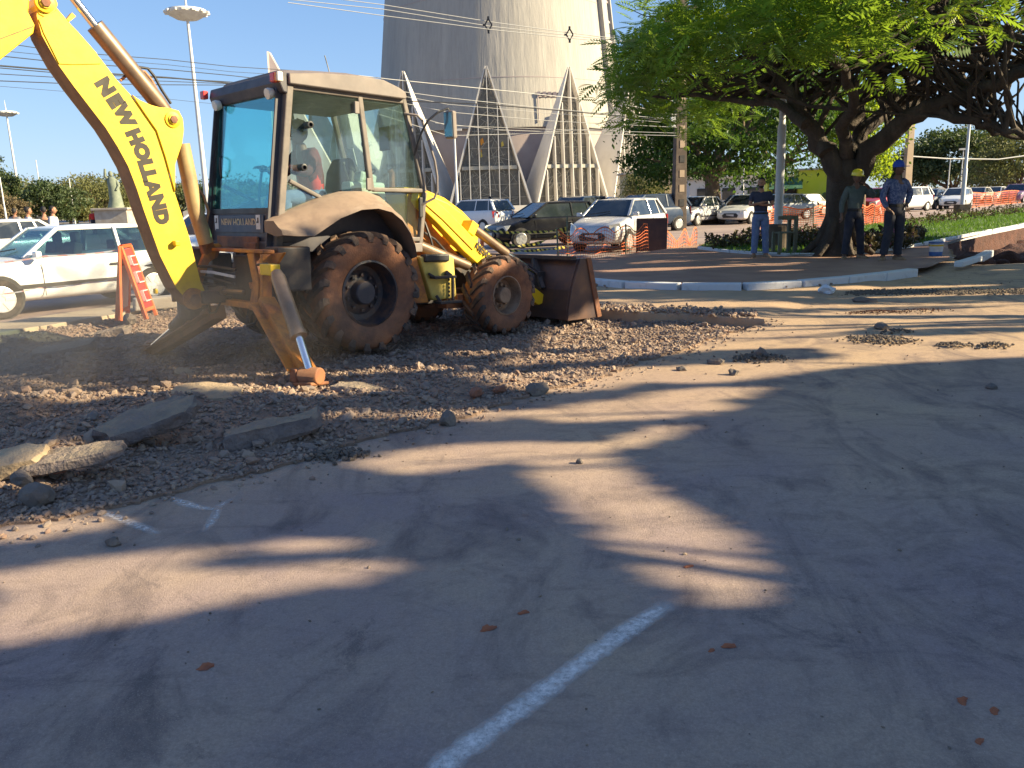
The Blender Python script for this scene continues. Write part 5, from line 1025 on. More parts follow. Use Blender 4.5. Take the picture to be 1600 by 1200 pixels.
LEFT = [(-30, 108, 11.5, 4.6, LF_OLIVE, 'olive tree cut by the left edge behind the white car'), (8, 96, 9.8, 2.6, LF_DEEP, 'dark tree at the far left beside the lamp with a disc'), (34, 100, 7.6, 3.6, LF_OLIVE, 'yellowish tree behind the far left lamp'), (84, 88, 6.4, 3.0, LF_DEEP, 'round dark tree behind the white car roof'),
    (62, 130, 8.6, 4.5, LF_DRY, 'dry brown tree behind the round dark tree'), (120, 120, 8.8, 5, LF_DRY, 'bare greyish tree left of the statue'), (150, 112, 8.2, 5, LF_OLIVE, 'olive tree behind the statue'), (196, 118, 8.4, 4.6, LF_OLIVE, 'olive tree partly behind the digging arm'), (232, 125, 8.0, 4.5, LF_DRY, 'dry tree hidden mostly by the digging arm'),
    (285, 120, 7.2, 4.5, LF_OLIVE, 'olive tree right of the digging arm'), (338, 100, 6.6, 3.4, LF_DEEP, 'green tree left of the cab window'), (375, 120, 7.5, 5, LF_OLIVE, 'olive tree seen through the rear window of the cab'), (420, 118, 7.0, 5, LF_DEEP, 'dark tree seen low through the cab'), (110, 95, 4.2, 2.6, LF_OLIVE, 'low pale bush tree beside the statue pedestal'), (15, 85, 4.6, 2.8, LF_DRY, 'low dry bush tree at the left edge'), (-70, 105, 9.0, 5, LF_DEEP, 'dark tree outside the left edge')]
for k, (px, Y, h, r, m, lab) in enumerate(LEFT): h *= .74; tree_px('park_tree', lab, px, 345, Y, h, (r, r * .8, h * .42), m, BARK2, 40 + k, nleaf=5200, leaf=.34 if m != LF_DRY else .24, trunk_r=.18, crown_z=h * .58, nclump=80, spread=.15, zcut=-.9, group='park trees beyond the left street')
# distant wooded hill
b = MB(); hx = np.linspace(-620, 260, 60); rows = []
for j, (yy, f) in enumerate(((820, 0), (860, .55), (900, .85), (960, 1), (1040, .6), (1100, 0))): rows.append([(x, yy, max(-.5, f * (16 + 10 * math.exp(-((x + 520) / 90) ** 2) + 5 * math.sin(x * .013) + 6 * float(vnoise(x * .03, j * .7, 3))))) for x in hx])
b.loft(rows, close=False); tag(b.build('hill', mat('hill_wood', (.09, .11, .06), 1, col2=(.15, .15, .09), scale=.03, bump=1, bscale=.15, bdist=4), smooth=60), kind='structure')
# ---- grass and flowers
def strip_pts(poly, n, r):
    xs = [p.x for p in poly]; ys = [p.y for p in poly]; x = r.uniform(min(xs), max(xs), n * 3); y = r.uniform(min(ys), max(ys), n * 3); k = inpoly(x, y, poly); return x[k][:n], y[k][:n]
def grass(name, poly, n, h, m, seed, z):
    r = np.random.default_rng(seed); x, y = strip_pts(poly, n, r); n = len(x); a = r.uniform(0, 6.28, n); hh = h * r.uniform(.5, 1.3, n); w2 = h * .16; lx, ly = r.normal(0, .4, n) * hh, r.normal(0, .4, n) * hh
    v = np.stack([np.stack([x - np.cos(a) * w2, y - np.sin(a) * w2, np.full(n, z)], 1), np.stack([x + np.cos(a) * w2, y + np.sin(a) * w2, np.full(n, z)], 1), np.stack([x + lx, y + ly, z + hh], 1)], 1)
    return tag(np_mesh(name, v.reshape(-1, 3), np.arange(n * 3).reshape(n, 3), m), kind='stuff')
LF_GRASS = leafmat('grass_blade', (.045, .12, .012), (.085, .18, .016), (.16, .30, .02), .8, .35)
grass('grass', lawn_poly, 42000, .085, LF_GRASS, 31, PLZ + .04)
BEDS = [[(1098, 386), (1180, 373), (1290, 366), (1345, 364), (1345, 378), (1290, 386), (1180, 384), (1112, 389)], [(1335, 396), (1345, 380), (1420, 368), (1446, 371), (1430, 384), (1370, 394)], [(1395, 352), (1500, 339), (1610, 327), (1610, 333), (1500, 346), (1400, 357)]]
LF_BED = leafmat('bed_leaf', (.05, .055, .022), (.10, .065, .035), (.09, .07, .025), 2, .25); LF_PINK = mat('petal_pink', (.42, .15, .24), .7, col2=(.55, .28, .35), scale=8)
for k, bd in enumerate(BEDS):
    poly = gpoly(bd, PLZ + .06); r = np.random.default_rng(50 + k); x, y = strip_pts(poly, 3400, r); z = PLZ + .05 + r.random(len(x)) ** .8 * (.30 if k < 2 else .4) * (.5 + vnoise(x * 2.5, y * 2.5, k)); o = leaves('flower_bed', np.stack([x, y, z], 1), .13, LF_BED, None, 60 + k); tag(o, kind='stuff')
    if k < 2: x, y = strip_pts(poly, 230, r); z = PLZ + .18 + .2 * r.random(len(x)); tag(leaves('pink_flowers', np.stack([x, y, z], 1), .075, LF_PINK, None, 70 + k), kind='stuff')
# ---- unseen roadside trees: crowns shaped so their shade leaves the wanted sun patches
LIT = [[(-40, 1022), (0, 1012), (100, 992), (200, 972), (350, 945), (500, 916), (600, 893), (640, 880), (600, 878), (500, 882), (350, 893), (225, 903), (100, 918), (30, 938), (-40, 975)],
    [(-40, 900), (0, 892), (110, 880), (300, 862), (345, 872), (200, 892), (100, 905), (0, 925), (-40, 925)], [(-40, 850), (0, 848), (120, 833), (180, 812), (130, 805), (40, 820), (-40, 836)], [(380, 858), (420, 846), (540, 843), (560, 850), (500, 860)],
    [(845, 735), (870, 708), (895, 690), (930, 706), (965, 736), (1050, 796), (1110, 820), (1160, 864), (1176, 905), (1170, 965), (1120, 942), (1050, 900), (975, 842), (905, 788)],
    [(940, 694), (1000, 672), (1082, 658), (1040, 680), (990, 702)], [(860, 640), (1000, 618), (1130, 630), (1142, 638), (1068, 652), (860, 660)], [(1000, 622), (1080, 606), (1195, 604), (1155, 622), (1000, 636)],
    [(1740, 545), (1600, 556), (1500, 560), (1300, 574), (1240, 583), (1120, 598), (1000, 596), (930, 610), (760, 612), (720, 585), (860, 545), (900, 480), (1740, 300)],
    [(560, 720), (700, 695), (860, 690), (800, 720), (640, 742)], [(-40, 640), (0, 600), (130, 600), (160, 620), (120, 640), (40, 650)], [(-60, 770), (30, 720), (70, 735), (0, 790)]]
LITW = [gpoly(p) for p in LIT]
def is_lit(x, y):
    r = np.zeros(np.shape(x), bool)
    for p in LITW: r |= inpoly(x, y, p)
    return r
STREAK = lambda x, y: vnoise(x * .42 + 3, y * 2.6, 61)
def shade_tree(label, base, cz, radii, nleaf, seed, low=0):
    t = thing('roadside_tree', label, 'tree', base, 0, 'roadside trees right of the picture'); r = np.random.default_rng(seed)
    d = r.normal(0, 1, (nleaf, 3)); d /= np.linalg.norm(d, axis=1)[:, None]; p = d * (r.random(nleaf) ** .45)[:, None] * np.array(radii) + np.array([0, 0, cz]); wpt = p + np.array(base)
    k = wpt[:, 2] / SUN.z; qx, qy = wpt[:, 0] - SUN.x * k, wpt[:, 1] - SUN.y * k
    lit = is_lit(qx, qy) | is_lit(qx, qy + .06) | is_lit(qx, qy - .06) | is_lit(qx + .15, qy) | is_lit(qx - .15, qy); st = STREAK(qx, qy); far = qy > 6.9
    ok = ~lit | (far & lit & (st > .60) & (r.random(nleaf) < .5)); ok &= ~((~lit) & (qy > 5.7) & (qy < 9) & (qx < 1.2) & (st > .72))  # leaves dropped where their shadow would cover a wanted sun patch
    if low: ok &= ~(qx < -3.0) & ~((qx < -1.6) & (qy > 9.6))
    infr = (wpt[:, 1] > 0) & (wpt[:, 0] < wpt[:, 1] * .68 + 1.0); ok &= ~infr
    leaves('crown', p[ok], .19, LF_FLAM, t, seed, 1.6); b = MB(); rnd = random.Random(seed); b.tube([(0, 0, -.1), (.1, 0, cz * .3), (0, .1, cz * .55)], [.38, .27, .24], 9)
    for _ in range(9):
        e = V((rnd.uniform(-.7, .7) * radii[0], rnd.uniform(-.7, .7) * radii[1], cz + rnd.uniform(-.3, .4) * radii[2])); branchy(b, (0, .1, cz * .52), e, .07, .015, .3, 5, rnd)
    b.build('trunk', BARK, t, smooth=60)
shade_tree('roadside tree nearest the camera, outside the right edge', (10.5, 1.2, 0), 5.4, (5.2, 3.6, 2.6), 34000, 81)
shade_tree('roadside tree second from the camera, outside the right edge', (15.5, 4.4, 0), 6.4, (5.0, 4.2, 2.8), 36000, 82)
shade_tree('roadside tree fourth from the camera, outside the right edge', (13.6, 8.7, 0), 6.0, (4.2, 2.5, 2.2), 15000, 86, 1)  # placed to shade the rear wheel and loader bucket
shade_tree('roadside tree third from the camera, outside the right edge', (21.5, 6.0, 0), 6.6, (5.4, 4.0, 2.8), 17000, 83)
def plaza_tree(label, base, cz, radii, nleaf, seed):
    t = thing('roadside_tree', label, 'tree', base, 0, 'roadside trees right of the picture'); r = np.random.default_rng(seed)
    d = r.normal(0, 1, (nleaf, 3)); d /= np.linalg.norm(d, axis=1)[:, None]; p = d * (r.random(nleaf) ** .45)[:, None] * np.array(radii) + np.array([0, 0, cz]); wpt = p + np.array(base); k = wpt[:, 2] / SUN.z; qx, qy = wpt[:, 0] - SUN.x * k, wpt[:, 1] - SUN.y * k
    ok = (STREAK(qx, qy) < .70) & ~inpoly(qx, qy, LAWN_LIT); infr = wpt[:, 0] < wpt[:, 1] * .66 + .6; ok &= ~infr  # crown thinned to leave sun streaks and the lit lawn strip
    leaves('crown', p[ok], .28, LF_FLAM, t, seed, 1.6); b = MB(); rnd = random.Random(seed); b.tube([(0, 0, -.1), (.1, 0, cz * .3), (0, .1, cz * .55)], [.38, .27, .24], 9)
    for _ in range(9): branchy(b, (0, .1, cz * .52), (rnd.uniform(-.7, .7) * radii[0], rnd.uniform(-.7, .7) * radii[1], cz + rnd.uniform(-.3, .4) * radii[2]), .13, .03, .3, 5, rnd)
    b.build('trunk', BARK, t, smooth=60)
LAWN_LIT = gpoly([(1330, 366), (1345, 354), (1420, 346), (1700, 320), (1700, 334), (1600, 344), (1560, 347), (1480, 352), (1400, 362)], PLZ)
plaza_tree('tree right of the plaza, first of two beyond the right edge', (20.0, 13.2, 0), 6.2, (5.2, 3.6, 2.7), 22000, 84)
plaza_tree('tree right of the plaza, second of two beyond the right edge', (24.0, 18.6, 0), 6.4, (5.6, 4.0, 2.8), 26000, 85)
# ================================================================ CARS  (x forward, y left)
M_CGL = mat('car_glass', (.018, .024, .032), .06, col2=(.05, .06, .07), scale=1.5, spec=.8); M_TYRE = mat('car_tyre', (.025, .023, .022), .85, col2=(.07, .055, .045), scale=8)
M_ALLOY = mat('car_alloy', (.55, .55, .55), .35, .6, col2=(.35, .33, .30), scale=6); M_TRIM = mat('car_trim', (.02, .02, .022), .55, col2=(.05, .045, .04), scale=6)
M_HEAD = mat('headlight', (.62, .62, .58), .12, spec=.8); M_TAIL = mat('tail_red', (.48, .03, .03), .2); M_PLATE = mat('plate_grey', (.55, .55, .56), .5); M_SEAT = mat('car_seat', (.10, .09, .085), .9)
GL_CAR = glass('glass_car', (.55, .68, .70), .10)
def paint(n, c, metal=.0): return mat('paint_' + n, c, .28, metal, col2=[x * .86 for x in c], scale=1.2, lo=.4, hi=.8, coat=.5)
WHT, SIL, BLKP, GRY, RED, NVY, BEI = paint('white', (.74, .74, .73)), paint('silver', (.60, .59, .60), .25), mat('paint_black', (.010, .010, .013), .22, col2=(.02, .02, .023), scale=1.2, coat=.0, spec=.35), paint('grey', (.20, .21, .22), .3), paint('red', (.42, .035, .03)), paint('navy', (.03, .05, .09)), paint('cream', (.62, .58, .50))
SHAPES = dict(compact=(3.9, 1.68, 1.50, 2.49, .90, 1.0, .23, .40, .84, .96, 1.03),  # length, width, height, wheelbase, bonnet height, belt, windscreen base, roof front, roof rear, rear glass base (fraction of length from front), tail height
    hatch=(3.9, 1.66, 1.46, 2.45, .80, .96, .27, .46, .86, .96, .97), sedan=(4.35, 1.70, 1.44, 2.55, .80, .95, .27, .44, .72, .86, 1.0), suv=(4.2, 1.76, 1.62, 2.6, .95, 1.06, .26, .42, .90, .98, 1.08),
    oldhatch=(3.85, 1.60, 1.36, 2.38, .78, .88, .30, .45, .80, .95, .90), oldsedan=(4.15, 1.58, 1.36, 2.36, .80, .88, .30, .44, .70, .80, .90), pickup=(4.5, 1.66, 1.55, 2.75, .92, 1.02, .26, .42, .56, .62, 1.0))
def car(label, pos, rz, shape, pnt, detail=2, group='cars queued along the street', doors=4, clear=False, rims=None, cat='car'):
    L, W, H, WB, hb, hs, f1, f2, f3, f4, ht = SHAPES[shape]; hw = W / 2; t = thing('parked_car' if cat == 'car' else cat, label, cat, pos, rz, group)
    X = lambda f: L / 2 - f * L; wr = .30; ax = (L * .5 - L * .19, L * .5 - L * .19 - WB)
    st = [(0.0, .80, .34, .50), (.012, .88, .26, hb * .78), (.05, .94, .22, hb * .90), (.12, .975, .20, hb * .97), (f1, 1, .19, hs), (.42, 1.0, .19, hs), (.6, 1.0, .19, hs + .01), (f4 - .06, .995, .20, hs + .015), (.93, .97, .23, ht), (.985, .90, .28, ht * .93), (1.0, .82, .36, ht * .72)]
    st = sorted({round(s[0], 4): s for s in st}.values())
    rings = []
    for f, k, z0, zt in st:
        w2 = hw * k; x = X(f); dz = zt - z0
        rings.append([(x, y, z) for y, z in ((-w2 * .80, z0), (-w2 * .96, z0 + dz * .14), (-w2, z0 + dz * .42), (-w2 * .995, z0 + dz * .70), (-w2 * .955, zt - .02), (-w2 * .88, zt + .005), (-w2 * .4, zt + .025), (w2 * .4, zt + .025), (w2 * .88, zt + .005), (w2 * .955, zt - .02), (w2 * .995, z0 + dz * .70), (w2, z0 + dz * .42), (w2 * .96, z0 + dz * .14), (w2 * .80, z0))])
    b = MB(); b.loft(rings); body = b.build('body', pnt, t, smooth=75); sb = body.modifiers.new('round', 'SUBSURF'); sb.levels = sb.render_levels = 2 if detail > 1 else 1
    # greenhouse corners
    yb, yr = hw * .90, hw * .70; P = lambda f, y, z: V((X(f), y, z))
    cs = {s: dict(a0=P(f1, s * yb * .97, hs + .0), a1=P(f2, s * yr, H - .055), c1=P(f3, s * yr, H - .06), c0=P(f4, s * yb * .95, (hs if shape != 'pickup' else hs) + .0)) for s in (-1, 1)}
    b = MB(); rr = []
    for f, z, k in ((f2 - .012, H - .07, .97), (f2 + .03, H - .02, .97), ((f2 + f3) / 2, H, 1), (f3 - .03, H - .015, .97), (f3 + .012, H - .065, .95)):
        rr.append([(X(f), y * yr * k * 1.03, z - dz) for y, dz in ((-1, .045), (-.97, .012), (-.6, 0), (.6, 0), (.97, .012), (1, .045), (.9, .06), (-.9, .06))])
    b.loft(rr); b.build('roof', pnt, t, smooth=60)
    b = MB(); fb = [.5 * (f2 + f3) + (.02 if doors == 4 else .06)]
    for s in (-1, 1):
        c = cs[s]; b.beam(c['a0'], c['a1'], .06, .07, (0, 1, 0)); b.beam(c['c0'], c['c1'], .07, .13 if shape not in ('oldsedan', 'pickup', 'sedan') else .09, (0, 1, 0))
        for f in fb: b.beam(P(f, s * yb * .99, hs), P(f, s * yr * 1.0, H - .06), .05, .07 if doors == 4 else .10, (0, 1, 0))
        b.beam(c['a1'], c['c1'], .06, .05, (0, 0, 1))
        if doors == 4: b.beam(P(f3 - .01, s * yb * .975, hs), P(f3 - .035, s * yr * 1.0, H - .06), .04, .05, (0, 1, 0))
    b.build('pillars', pnt, t, bevel=.008 if detail > 1 else 0)
    gm = GL_CAR if clear else M_CGL
    def gp(name, *q, n=(0, 0, 0)): b = MB(); b.prism(q, V(n) * .012); return b.build(name, gm, t)
    gp('windscreen', cs[-1]['a0'], cs[1]['a0'], cs[1]['a1'], cs[-1]['a1'], n=(.7, 0, .7)); gp('rear_window', cs[-1]['c0'], cs[1]['c0'], cs[1]['c1'], cs[-1]['c1'], n=(-.7, 0, .7))
    for s in (-1, 1):
        fbm = fb[0]; gp('side_window', cs[s]['a0'], P(fbm, s * yb, hs), P(fbm, s * yr, H - .06), cs[s]['a1'], n=(0, s, .2)); gp('side_window', P(fbm, s * yb, hs), cs[s]['c0'], cs[s]['c1'], P(fbm, s * yr, H - .06), n=(0, s, .2))
    if clear:
        b = MB()
        for y in (-.36, .36):
            b.box((X(.52), y, hs - .05), (.14, .44, .50), (0, R(-14), 0)); b.box((X(.545), y, hs + .27), (.09, .24, .18))
        b.box((X(.80), 0, hs - .02), (.14, 1.2, .4)); b.build('seats', M_SEAT, t, bevel=.03)
    for xx in ax:
        for s in (-1, 1):
            b = MB(); b.lathe([(wr * 1.12, -.08), (wr * 1.12, .004), (.001, .004)], (xx, s * hw * .985, wr + .02), (0, s, 0), 24); b.build('wheel_arch', M_TRIM, t)
            b = MB(); b.lathe([(wr * .62, .02), (wr * .72, .03), (wr * .95, .025), (wr, 0), (wr, -.15), (wr * .9, -.18)], (xx, s * (hw - .012), wr), (0, s, 0), 24); w_ = b.build('wheel', M_TYRE, t, smooth=40)
            b = MB(); b.lathe([(wr * .66, .024), (wr * .62, .028), (wr * .58, .012), (wr * .2, .02), (.001, .022)], (xx, s * (hw - .012), wr), (0, s, 0), 20)
            for q in range(6 if detail > 1 else 0): a = q * 1.047; b.beam((xx + math.cos(a) * wr * .15, s * (hw + .012), wr + math.sin(a) * wr * .15), (xx + math.cos(a) * wr * .6, s * (hw + .014), wr + math.sin(a) * wr * .6), .05, .012, (0, 1, 0))
            b.build('rim', rims or M_ALLOY, w_, smooth=40)
    for s in (-1, 1):
        b = MB(); b.prism([(X(.008), s * hw * .60, hb * .66), (X(.008), s * hw * .62, hb * .84), (X(.05), s * hw * .92, hb * .90), (X(.10), s * hw * .978, hb * .92), (X(.065), s * hw * .955, hb * .70)], (.02, s * .012, .012)); b.build('headlight', M_HEAD, t, bevel=.006)
        b = MB(); b.prism([(X(.997), s * hw * .60, ht * .66), (X(.992), s * hw * .62, ht * .90), (X(.955), s * hw * .965, ht * .95), (X(.965), s * hw * .955, ht * .66)], (-.02, s * .012, 0)); b.build('tail_light', M_TAIL, t, bevel=.006)
        b = MB(); b.box((X(f1 + .035), s * (hw + .07), hs + .05), (.10, .17, .12)); b.build('mirror', pnt, t, bevel=.03)
    b = MB(); b.prism([(X(-.002), -.36, .34), (X(-.002), .36, .34), (X(-.002), .42, .46), (X(.004), .30, .56), (X(.004), -.30, .56), (X(-.002), -.42, .46)], (.03, 0, 0)); b.build('grille', M_TRIM, t)
    b = MB(); b.box((X(-.006), 0, .44), (.02, .40, .13)); b.build('number_plate', M_PLATE, t); b = MB(); b.box((X(1.004), 0, .62), (.02, .40, .13)); b.build('number_plate', M_PLATE, t)
    if detail > 1:
        b = MB()
        for s in (-1, 1):
            for f in (f1 + .055, fb[0], *([f4 - .08] if doors == 4 else [])): b.beam((X(f), s * hw * 1.0, .30), (X(f), s * hw * .995, hs - .09), .006, .012, (0, 1, 0))
            b.beam((X(.14), s * hw * 1.002, .46), (X(.90), s * hw * 1.0, .46), .02, .055)
        b.build('side_trim', M_TRIM, t); b = MB()
        for s in (-1, 1):
            for f in ([fb[0] - .035] + ([f4 - .12] if doors == 4 else [])): b.box((X(f), s * (hw + .008), hs - .17), (.17, .03, .035))
        b.build('door_handle', M_TRIM, t, bevel=.006)
        b = MB(); b.tube([(X(f1 - .01), -.5, hs + .06), (X(f1 + .03), .1, hs + .13)], .010, 5); b.build('wiper', M_TRIM, t)
    return t
def car_w(label, pf, side, shape, pnt, pr=None, rz=None, **k):
    """place a car from the ground point of its near front wheel, and a second wheel or a heading"""
    L, W, H, WB = SHAPES[shape][:4]; F = g(*pf)
    if rz is None: d = (F - g(*pr)).normalized()
    else: d = V((math.cos(R(rz)), math.sin(R(rz)), 0))
    lft = V((-d.y, d.x, 0)); fx = L * .5 - L * .19; c = F - d * fx - lft * (W / 2 * side); c.z = 0
    return car(label, c, math.atan2(d.y, d.x), shape, pnt, **k)
# side: +1 when the camera sees the left flank, -1 for the right
car_w('old white two door hatchback passing close on the left behind the orange barrier', (8, 499), 1, 'oldhatch', WHT, pr=(232, 473), doors=2, clear=True, rims=mat('hubcap_grey', (.55, .55, .54), .4, .3), group='cars on the left street')
car_w('black hatchback behind the black and yellow tape', (815, 388), 1, 'hatch', BLKP, rz=203)
car_w('silver five door hatchback with an open front window behind the orange net', (984, 393), 1, 'compact', SIL, rz=238)
tx = at(900, 345, 40); car('dark blue estate car just behind the tail of the black hatchback', (tx.x, tx.y, 0), R(236), 'suv', NVY, 1)
tx = at(944, 335, 44); car('white pickup seen between the blue estate and the silver hatchback', (tx.x, tx.y, 0), R(228), 'pickup', WHT, 1, cat='pickup')
tx = at(1005, 335, 37); car('dark car with roof bars mostly hidden behind the silver hatchback', (tx.x, tx.y, 0), R(205), 'suv', NVY, 1)
car_w('silver sedan with its flank in dappled sun behind the silver hatchback', (1091, 353), 1, 'sedan', SIL, rz=228)
car_w('white hatchback partly hidden by the man with crossed arms', (1174, 350), 1, 'hatch', WHT, rz=232)
tx = at(1158, 330, 48); car('dark blue car peeking over the white hatchback', (tx.x, tx.y, 0), R(225), 'hatch', NVY, 1)
car_w('old cream white saloon in full sun behind the orange net left of the tree trunk', (1245, 339), 1, 'oldsedan', BEI, rz=208)
tx = at(1302, 330, 60); car('dark green car beside the tree trunk behind the cream saloon', (tx.x, tx.y, 0), R(215), 'sedan', paint('green', (.03, .10, .07)), 1)
tx = at(1218, 330, 47); car('dark car under the awning of the lime kiosk behind the lamp post', (tx.x, tx.y, 0), R(200), 'sedan', GRY, 1)
tx = at(1368, 330, 50); car('red hatchback between the helmeted worker and the man in the blue cap', (tx.x, tx.y, 0), R(222), 'suv', RED, 1)
tx = at(1412, 322, 56); car('white van like car half hidden by the man in the blue cap', (tx.x, tx.y, 0), R(210), 'suv', WHT, 1)
tx = at(1452, 322, 61); car('grey sedan right of the man in the blue cap', (tx.x, tx.y, 0), R(226), 'sedan', GRY, 1)
tx = at(1493, 320, 60); car('white hatchback facing the camera beside the right lamp post', (tx.x, tx.y, 0), R(232), 'hatch', WHT, 1)
tx = at(1528, 315, 76); car('cream car behind the far orange net, right of the lamp post', (tx.x, tx.y, 0), R(226), 'sedan', BEI, 1)
tx = at(1553, 313, 80); car('white car behind the far orange net, second from the right', (tx.x, tx.y, 0), R(226), 'sedan', WHT, 1)
tx = at(1588, 311, 74); car('violet grey car behind the far orange net at the right edge', (tx.x, tx.y, 0), R(226), 'suv', paint('violet', (.22, .12, .2)), 1)
tx = at(742, 345, 43); car('white hatchback seen past the yellow engine hood', (tx.x, tx.y, 0), R(140), 'suv', WHT, 1)
tx = at(334, 372, 21); car('white car with a red tail light just behind the swing bracket', (tx.x, tx.y, 0), R(246), 'hatch', WHT, 1, group='cars on the left street')
tx = at(-12, 380, 22); car('pale car cut by the left edge behind the old white hatchback', (tx.x, tx.y, 0), R(236), 'sedan', SIL, 1, group='cars on the left street')
# ================================================================ PEOPLE   (local: facing -y, x to the viewer's right when rz = 0)
SK = mat('skin_brown', (.36, .18, .11), .6, col2=(.28, .135, .085), scale=9); SKD = mat('skin_dark', (.15, .075, .05), .6, col2=(.11, .058, .042), scale=9); HAIR = mat('hair_black', (.014, .012, .012), .7)
SHOE = mat('shoe_tan', (.22, .135, .08), .8, col2=(.33, .23, .15), scale=14); EYEM = mat('eye', (.03, .025, .02), .3)
def skin(verts, edges, radii, levels=1, root=0):
    me = bpy.data.meshes.new('sk'); me.from_pydata(verts, edges, []); o = bpy.data.objects.new('sk', me); COL.objects.link(o)
    o.modifiers.new('s', 'SKIN'); 
    if not me.skin_vertices: return None
    for i, r in enumerate(radii):
        d = me.skin_vertices[0].data[i]; d.radius = r if isinstance(r, tuple) else (r, r); d.use_root = i == root
    s = o.modifiers.new('u', 'SUBSURF'); s.levels = levels; dg = bpy.context.evaluated_depsgraph_get(); ev = bpy.data.meshes.new_from_object(o.evaluated_get(dg))
    v = [tuple(q.co) for q in ev.vertices]; f = [tuple(p.vertices) for p in ev.polygons]; bpy.data.objects.remove(o); bpy.data.meshes.remove(ev); return v, f
def person(label, loc, rz, J, look, shirt, trousers, skin_m=SK, sleeves='long', hat=None, hat_m=None, beard=False, group=None, scale=1.0, rot=None, hair=True, vest=None, seated=False, pocket=None):
    t = thing('person', label, 'person', loc, rz, group, rot); t.scale = (scale,) * 3
    N = {}; order = ['pel', 'sp', 'ch', 'nk', 'hd', 'sL', 'eL', 'wL', 'kL', 'sR', 'eR', 'wR', 'kR', 'hL', 'nL', 'aL', 'tL', 'hR', 'nR', 'aR', 'tR']
    base = dict(pel=(0, 0, .95), sp=(0, .0, 1.12), ch=(0, .01, 1.32), nk=(0, .015, 1.475), hd=(0, -.005, 1.56), sL=(.175, .015, 1.405), sR=(-.175, .015, 1.405), hL=(.085, 0, .90), hR=(-.085, 0, .90)); base.update(J)
    for s in 'LR':
        w2, e = V(base['w' + s]), V(base['e' + s]); base.setdefault('k' + s, tuple(w2 + (w2 - e).normalized() * .07)); a = V(base['a' + s]); base.setdefault('t' + s, (a.x, a.y - .10, a.z - .05))
    for i, n in enumerate(order): N[n] = i
    vs = [base[n] for n in order]
    E = [('pel', 'sp'), ('sp', 'ch'), ('ch', 'nk'), ('nk', 'hd'), ('ch', 'sL'), ('sL', 'eL'), ('eL', 'wL'), ('wL', 'kL'), ('ch', 'sR'), ('sR', 'eR'), ('eR', 'wR'), ('wR', 'kR'), ('pel', 'hL'), ('hL', 'nL'), ('nL', 'aL'), ('aL', 'tL'), ('pel', 'hR'), ('hR', 'nR'), ('nR', 'aR'), ('aR', 'tR')]
    ra = dict(pel=(.13, .10), sp=(.125, .09), ch=(.14, .10), nk=.055, hd=.06, s=.062, e=.042, w=.030, k=.038, h=.085, n=.058, a=.042, t=.04)
    def rad(n, k=1.0, add=0.0):
        r = ra.get(n, ra.get(n[0])); return tuple(x * k + add for x in r) if isinstance(r, tuple) else r * k + add
    v, f = skin(vs, [(N[a], N[c]) for a, c in E], [rad(n) for n in order]); b = MB(); b.add(v, f)
    # head: skull, jaw, nose, ears, turned as asked
    hc = V(base['hd']) + V((0, -.012, .085)); n0 = len(b.v); b.ball(hc, (.074, .092, .115), 16, 12)
    for i in range(n0, len(b.v)):
        p = V(b.v[i]) - hc
        if p.z < 0: k = 1 + p.z * 2.1; p.x *= k; p.y = p.y * (1 + p.z * .9) - max(0, -p.z) * .12
        b.v[i] = tuple(p + hc)
    b.prism([hc + V(q) for q in ((-.012, -.088, .012), (.012, -.088, .012), (.018, -.10, -.032), (0, -.117, -.028), (-.018, -.10, -.032))], (0, .03, 0))
    for s in (-1, 1): b.ball(hc + V((s * .077, .008, -.005)), (.012, .022, .034), 8, 6)
    b.ball(hc + V((0, -.083, -.058)), (.026, .014, .010), 8, 5)
    M = Matrix.Translation(hc) @ Euler((R(look[1]), 0, R(look[0]))).to_matrix().to_4x4() @ Matrix.Translation(-hc); b.xf(M, n0)
    # hands: five fingers curled from each palm
    for s in 'LR':
        w2, e = V(base['w' + s]), V(base['k' + s]); d = (e - w2).normalized(); u, q = basis(d); sg = 1 if s == 'L' else -1
        b.loft([[w2 + u * x * .03 + q * y * .014 for x, y in ((-1, -1), (1, -1), (1, 1), (-1, 1))], [e + u * x * .040 + q * y * .015 for x, y in ((-1, -1), (1, -1), (1, 1), (-1, 1))], [e + d * .03 + u * x * .038 + q * y * .012 for x, y in ((-1, -1), (1, -1), (1, 1), (-1, 1))]])
        for k, (o, l) in enumerate(((-.030, .062), (-.010, .075), (.010, .078), (.030, .066))): p = e + d * .025 + u * o; b.tube([p, p + d * l * .55 + q * .012, p + d * l * .85 + q * .034], [.0095, .0088, .0065], 6)
        p = w2.lerp(e, .55) - u * .03; b.tube([p, p - u * .022 + d * .03 + q * .01, p - u * .018 + d * .06 + q * .022], [.012, .0105, .008], 6)
    b.build('body', skin_m, t, smooth=70)
    # clothes follow the body
    def cloth(name, ns, es, rr, m):
        ix = {n: i for i, n in enumerate(ns)}; v, f = skin([base[n] if isinstance(n, str) and n in base else extra[n] for n in ns], [(ix[a], ix[c]) for a, c in es], rr); c = MB(); c.add(v, f)
        for i in range(len(c.v)):
            p = c.v[i]; k = .010 * (float(vnoise(p[0] * 17 + p[1] * 9, p[2] * 15, 5)) - .5); c.v[i] = (p[0] + k, p[1] + k * 1.2, p[2])
        return c.build(name, m, t, smooth=75)
    extra = {}
    for s in 'LR':
        extra['mid' + s] = tuple(V(base['s' + s]).lerp(V(base['e' + s]), .72)); extra['cuf' + s] = tuple(V(base['e' + s]).lerp(V(base['w' + s]), .93)); extra['hem' + s] = tuple(V(base['n' + s]).lerp(V(base['a' + s]), .96)); extra['clf' + s] = tuple(V(base['n' + s]).lerp(V(base['a' + s]), .4))
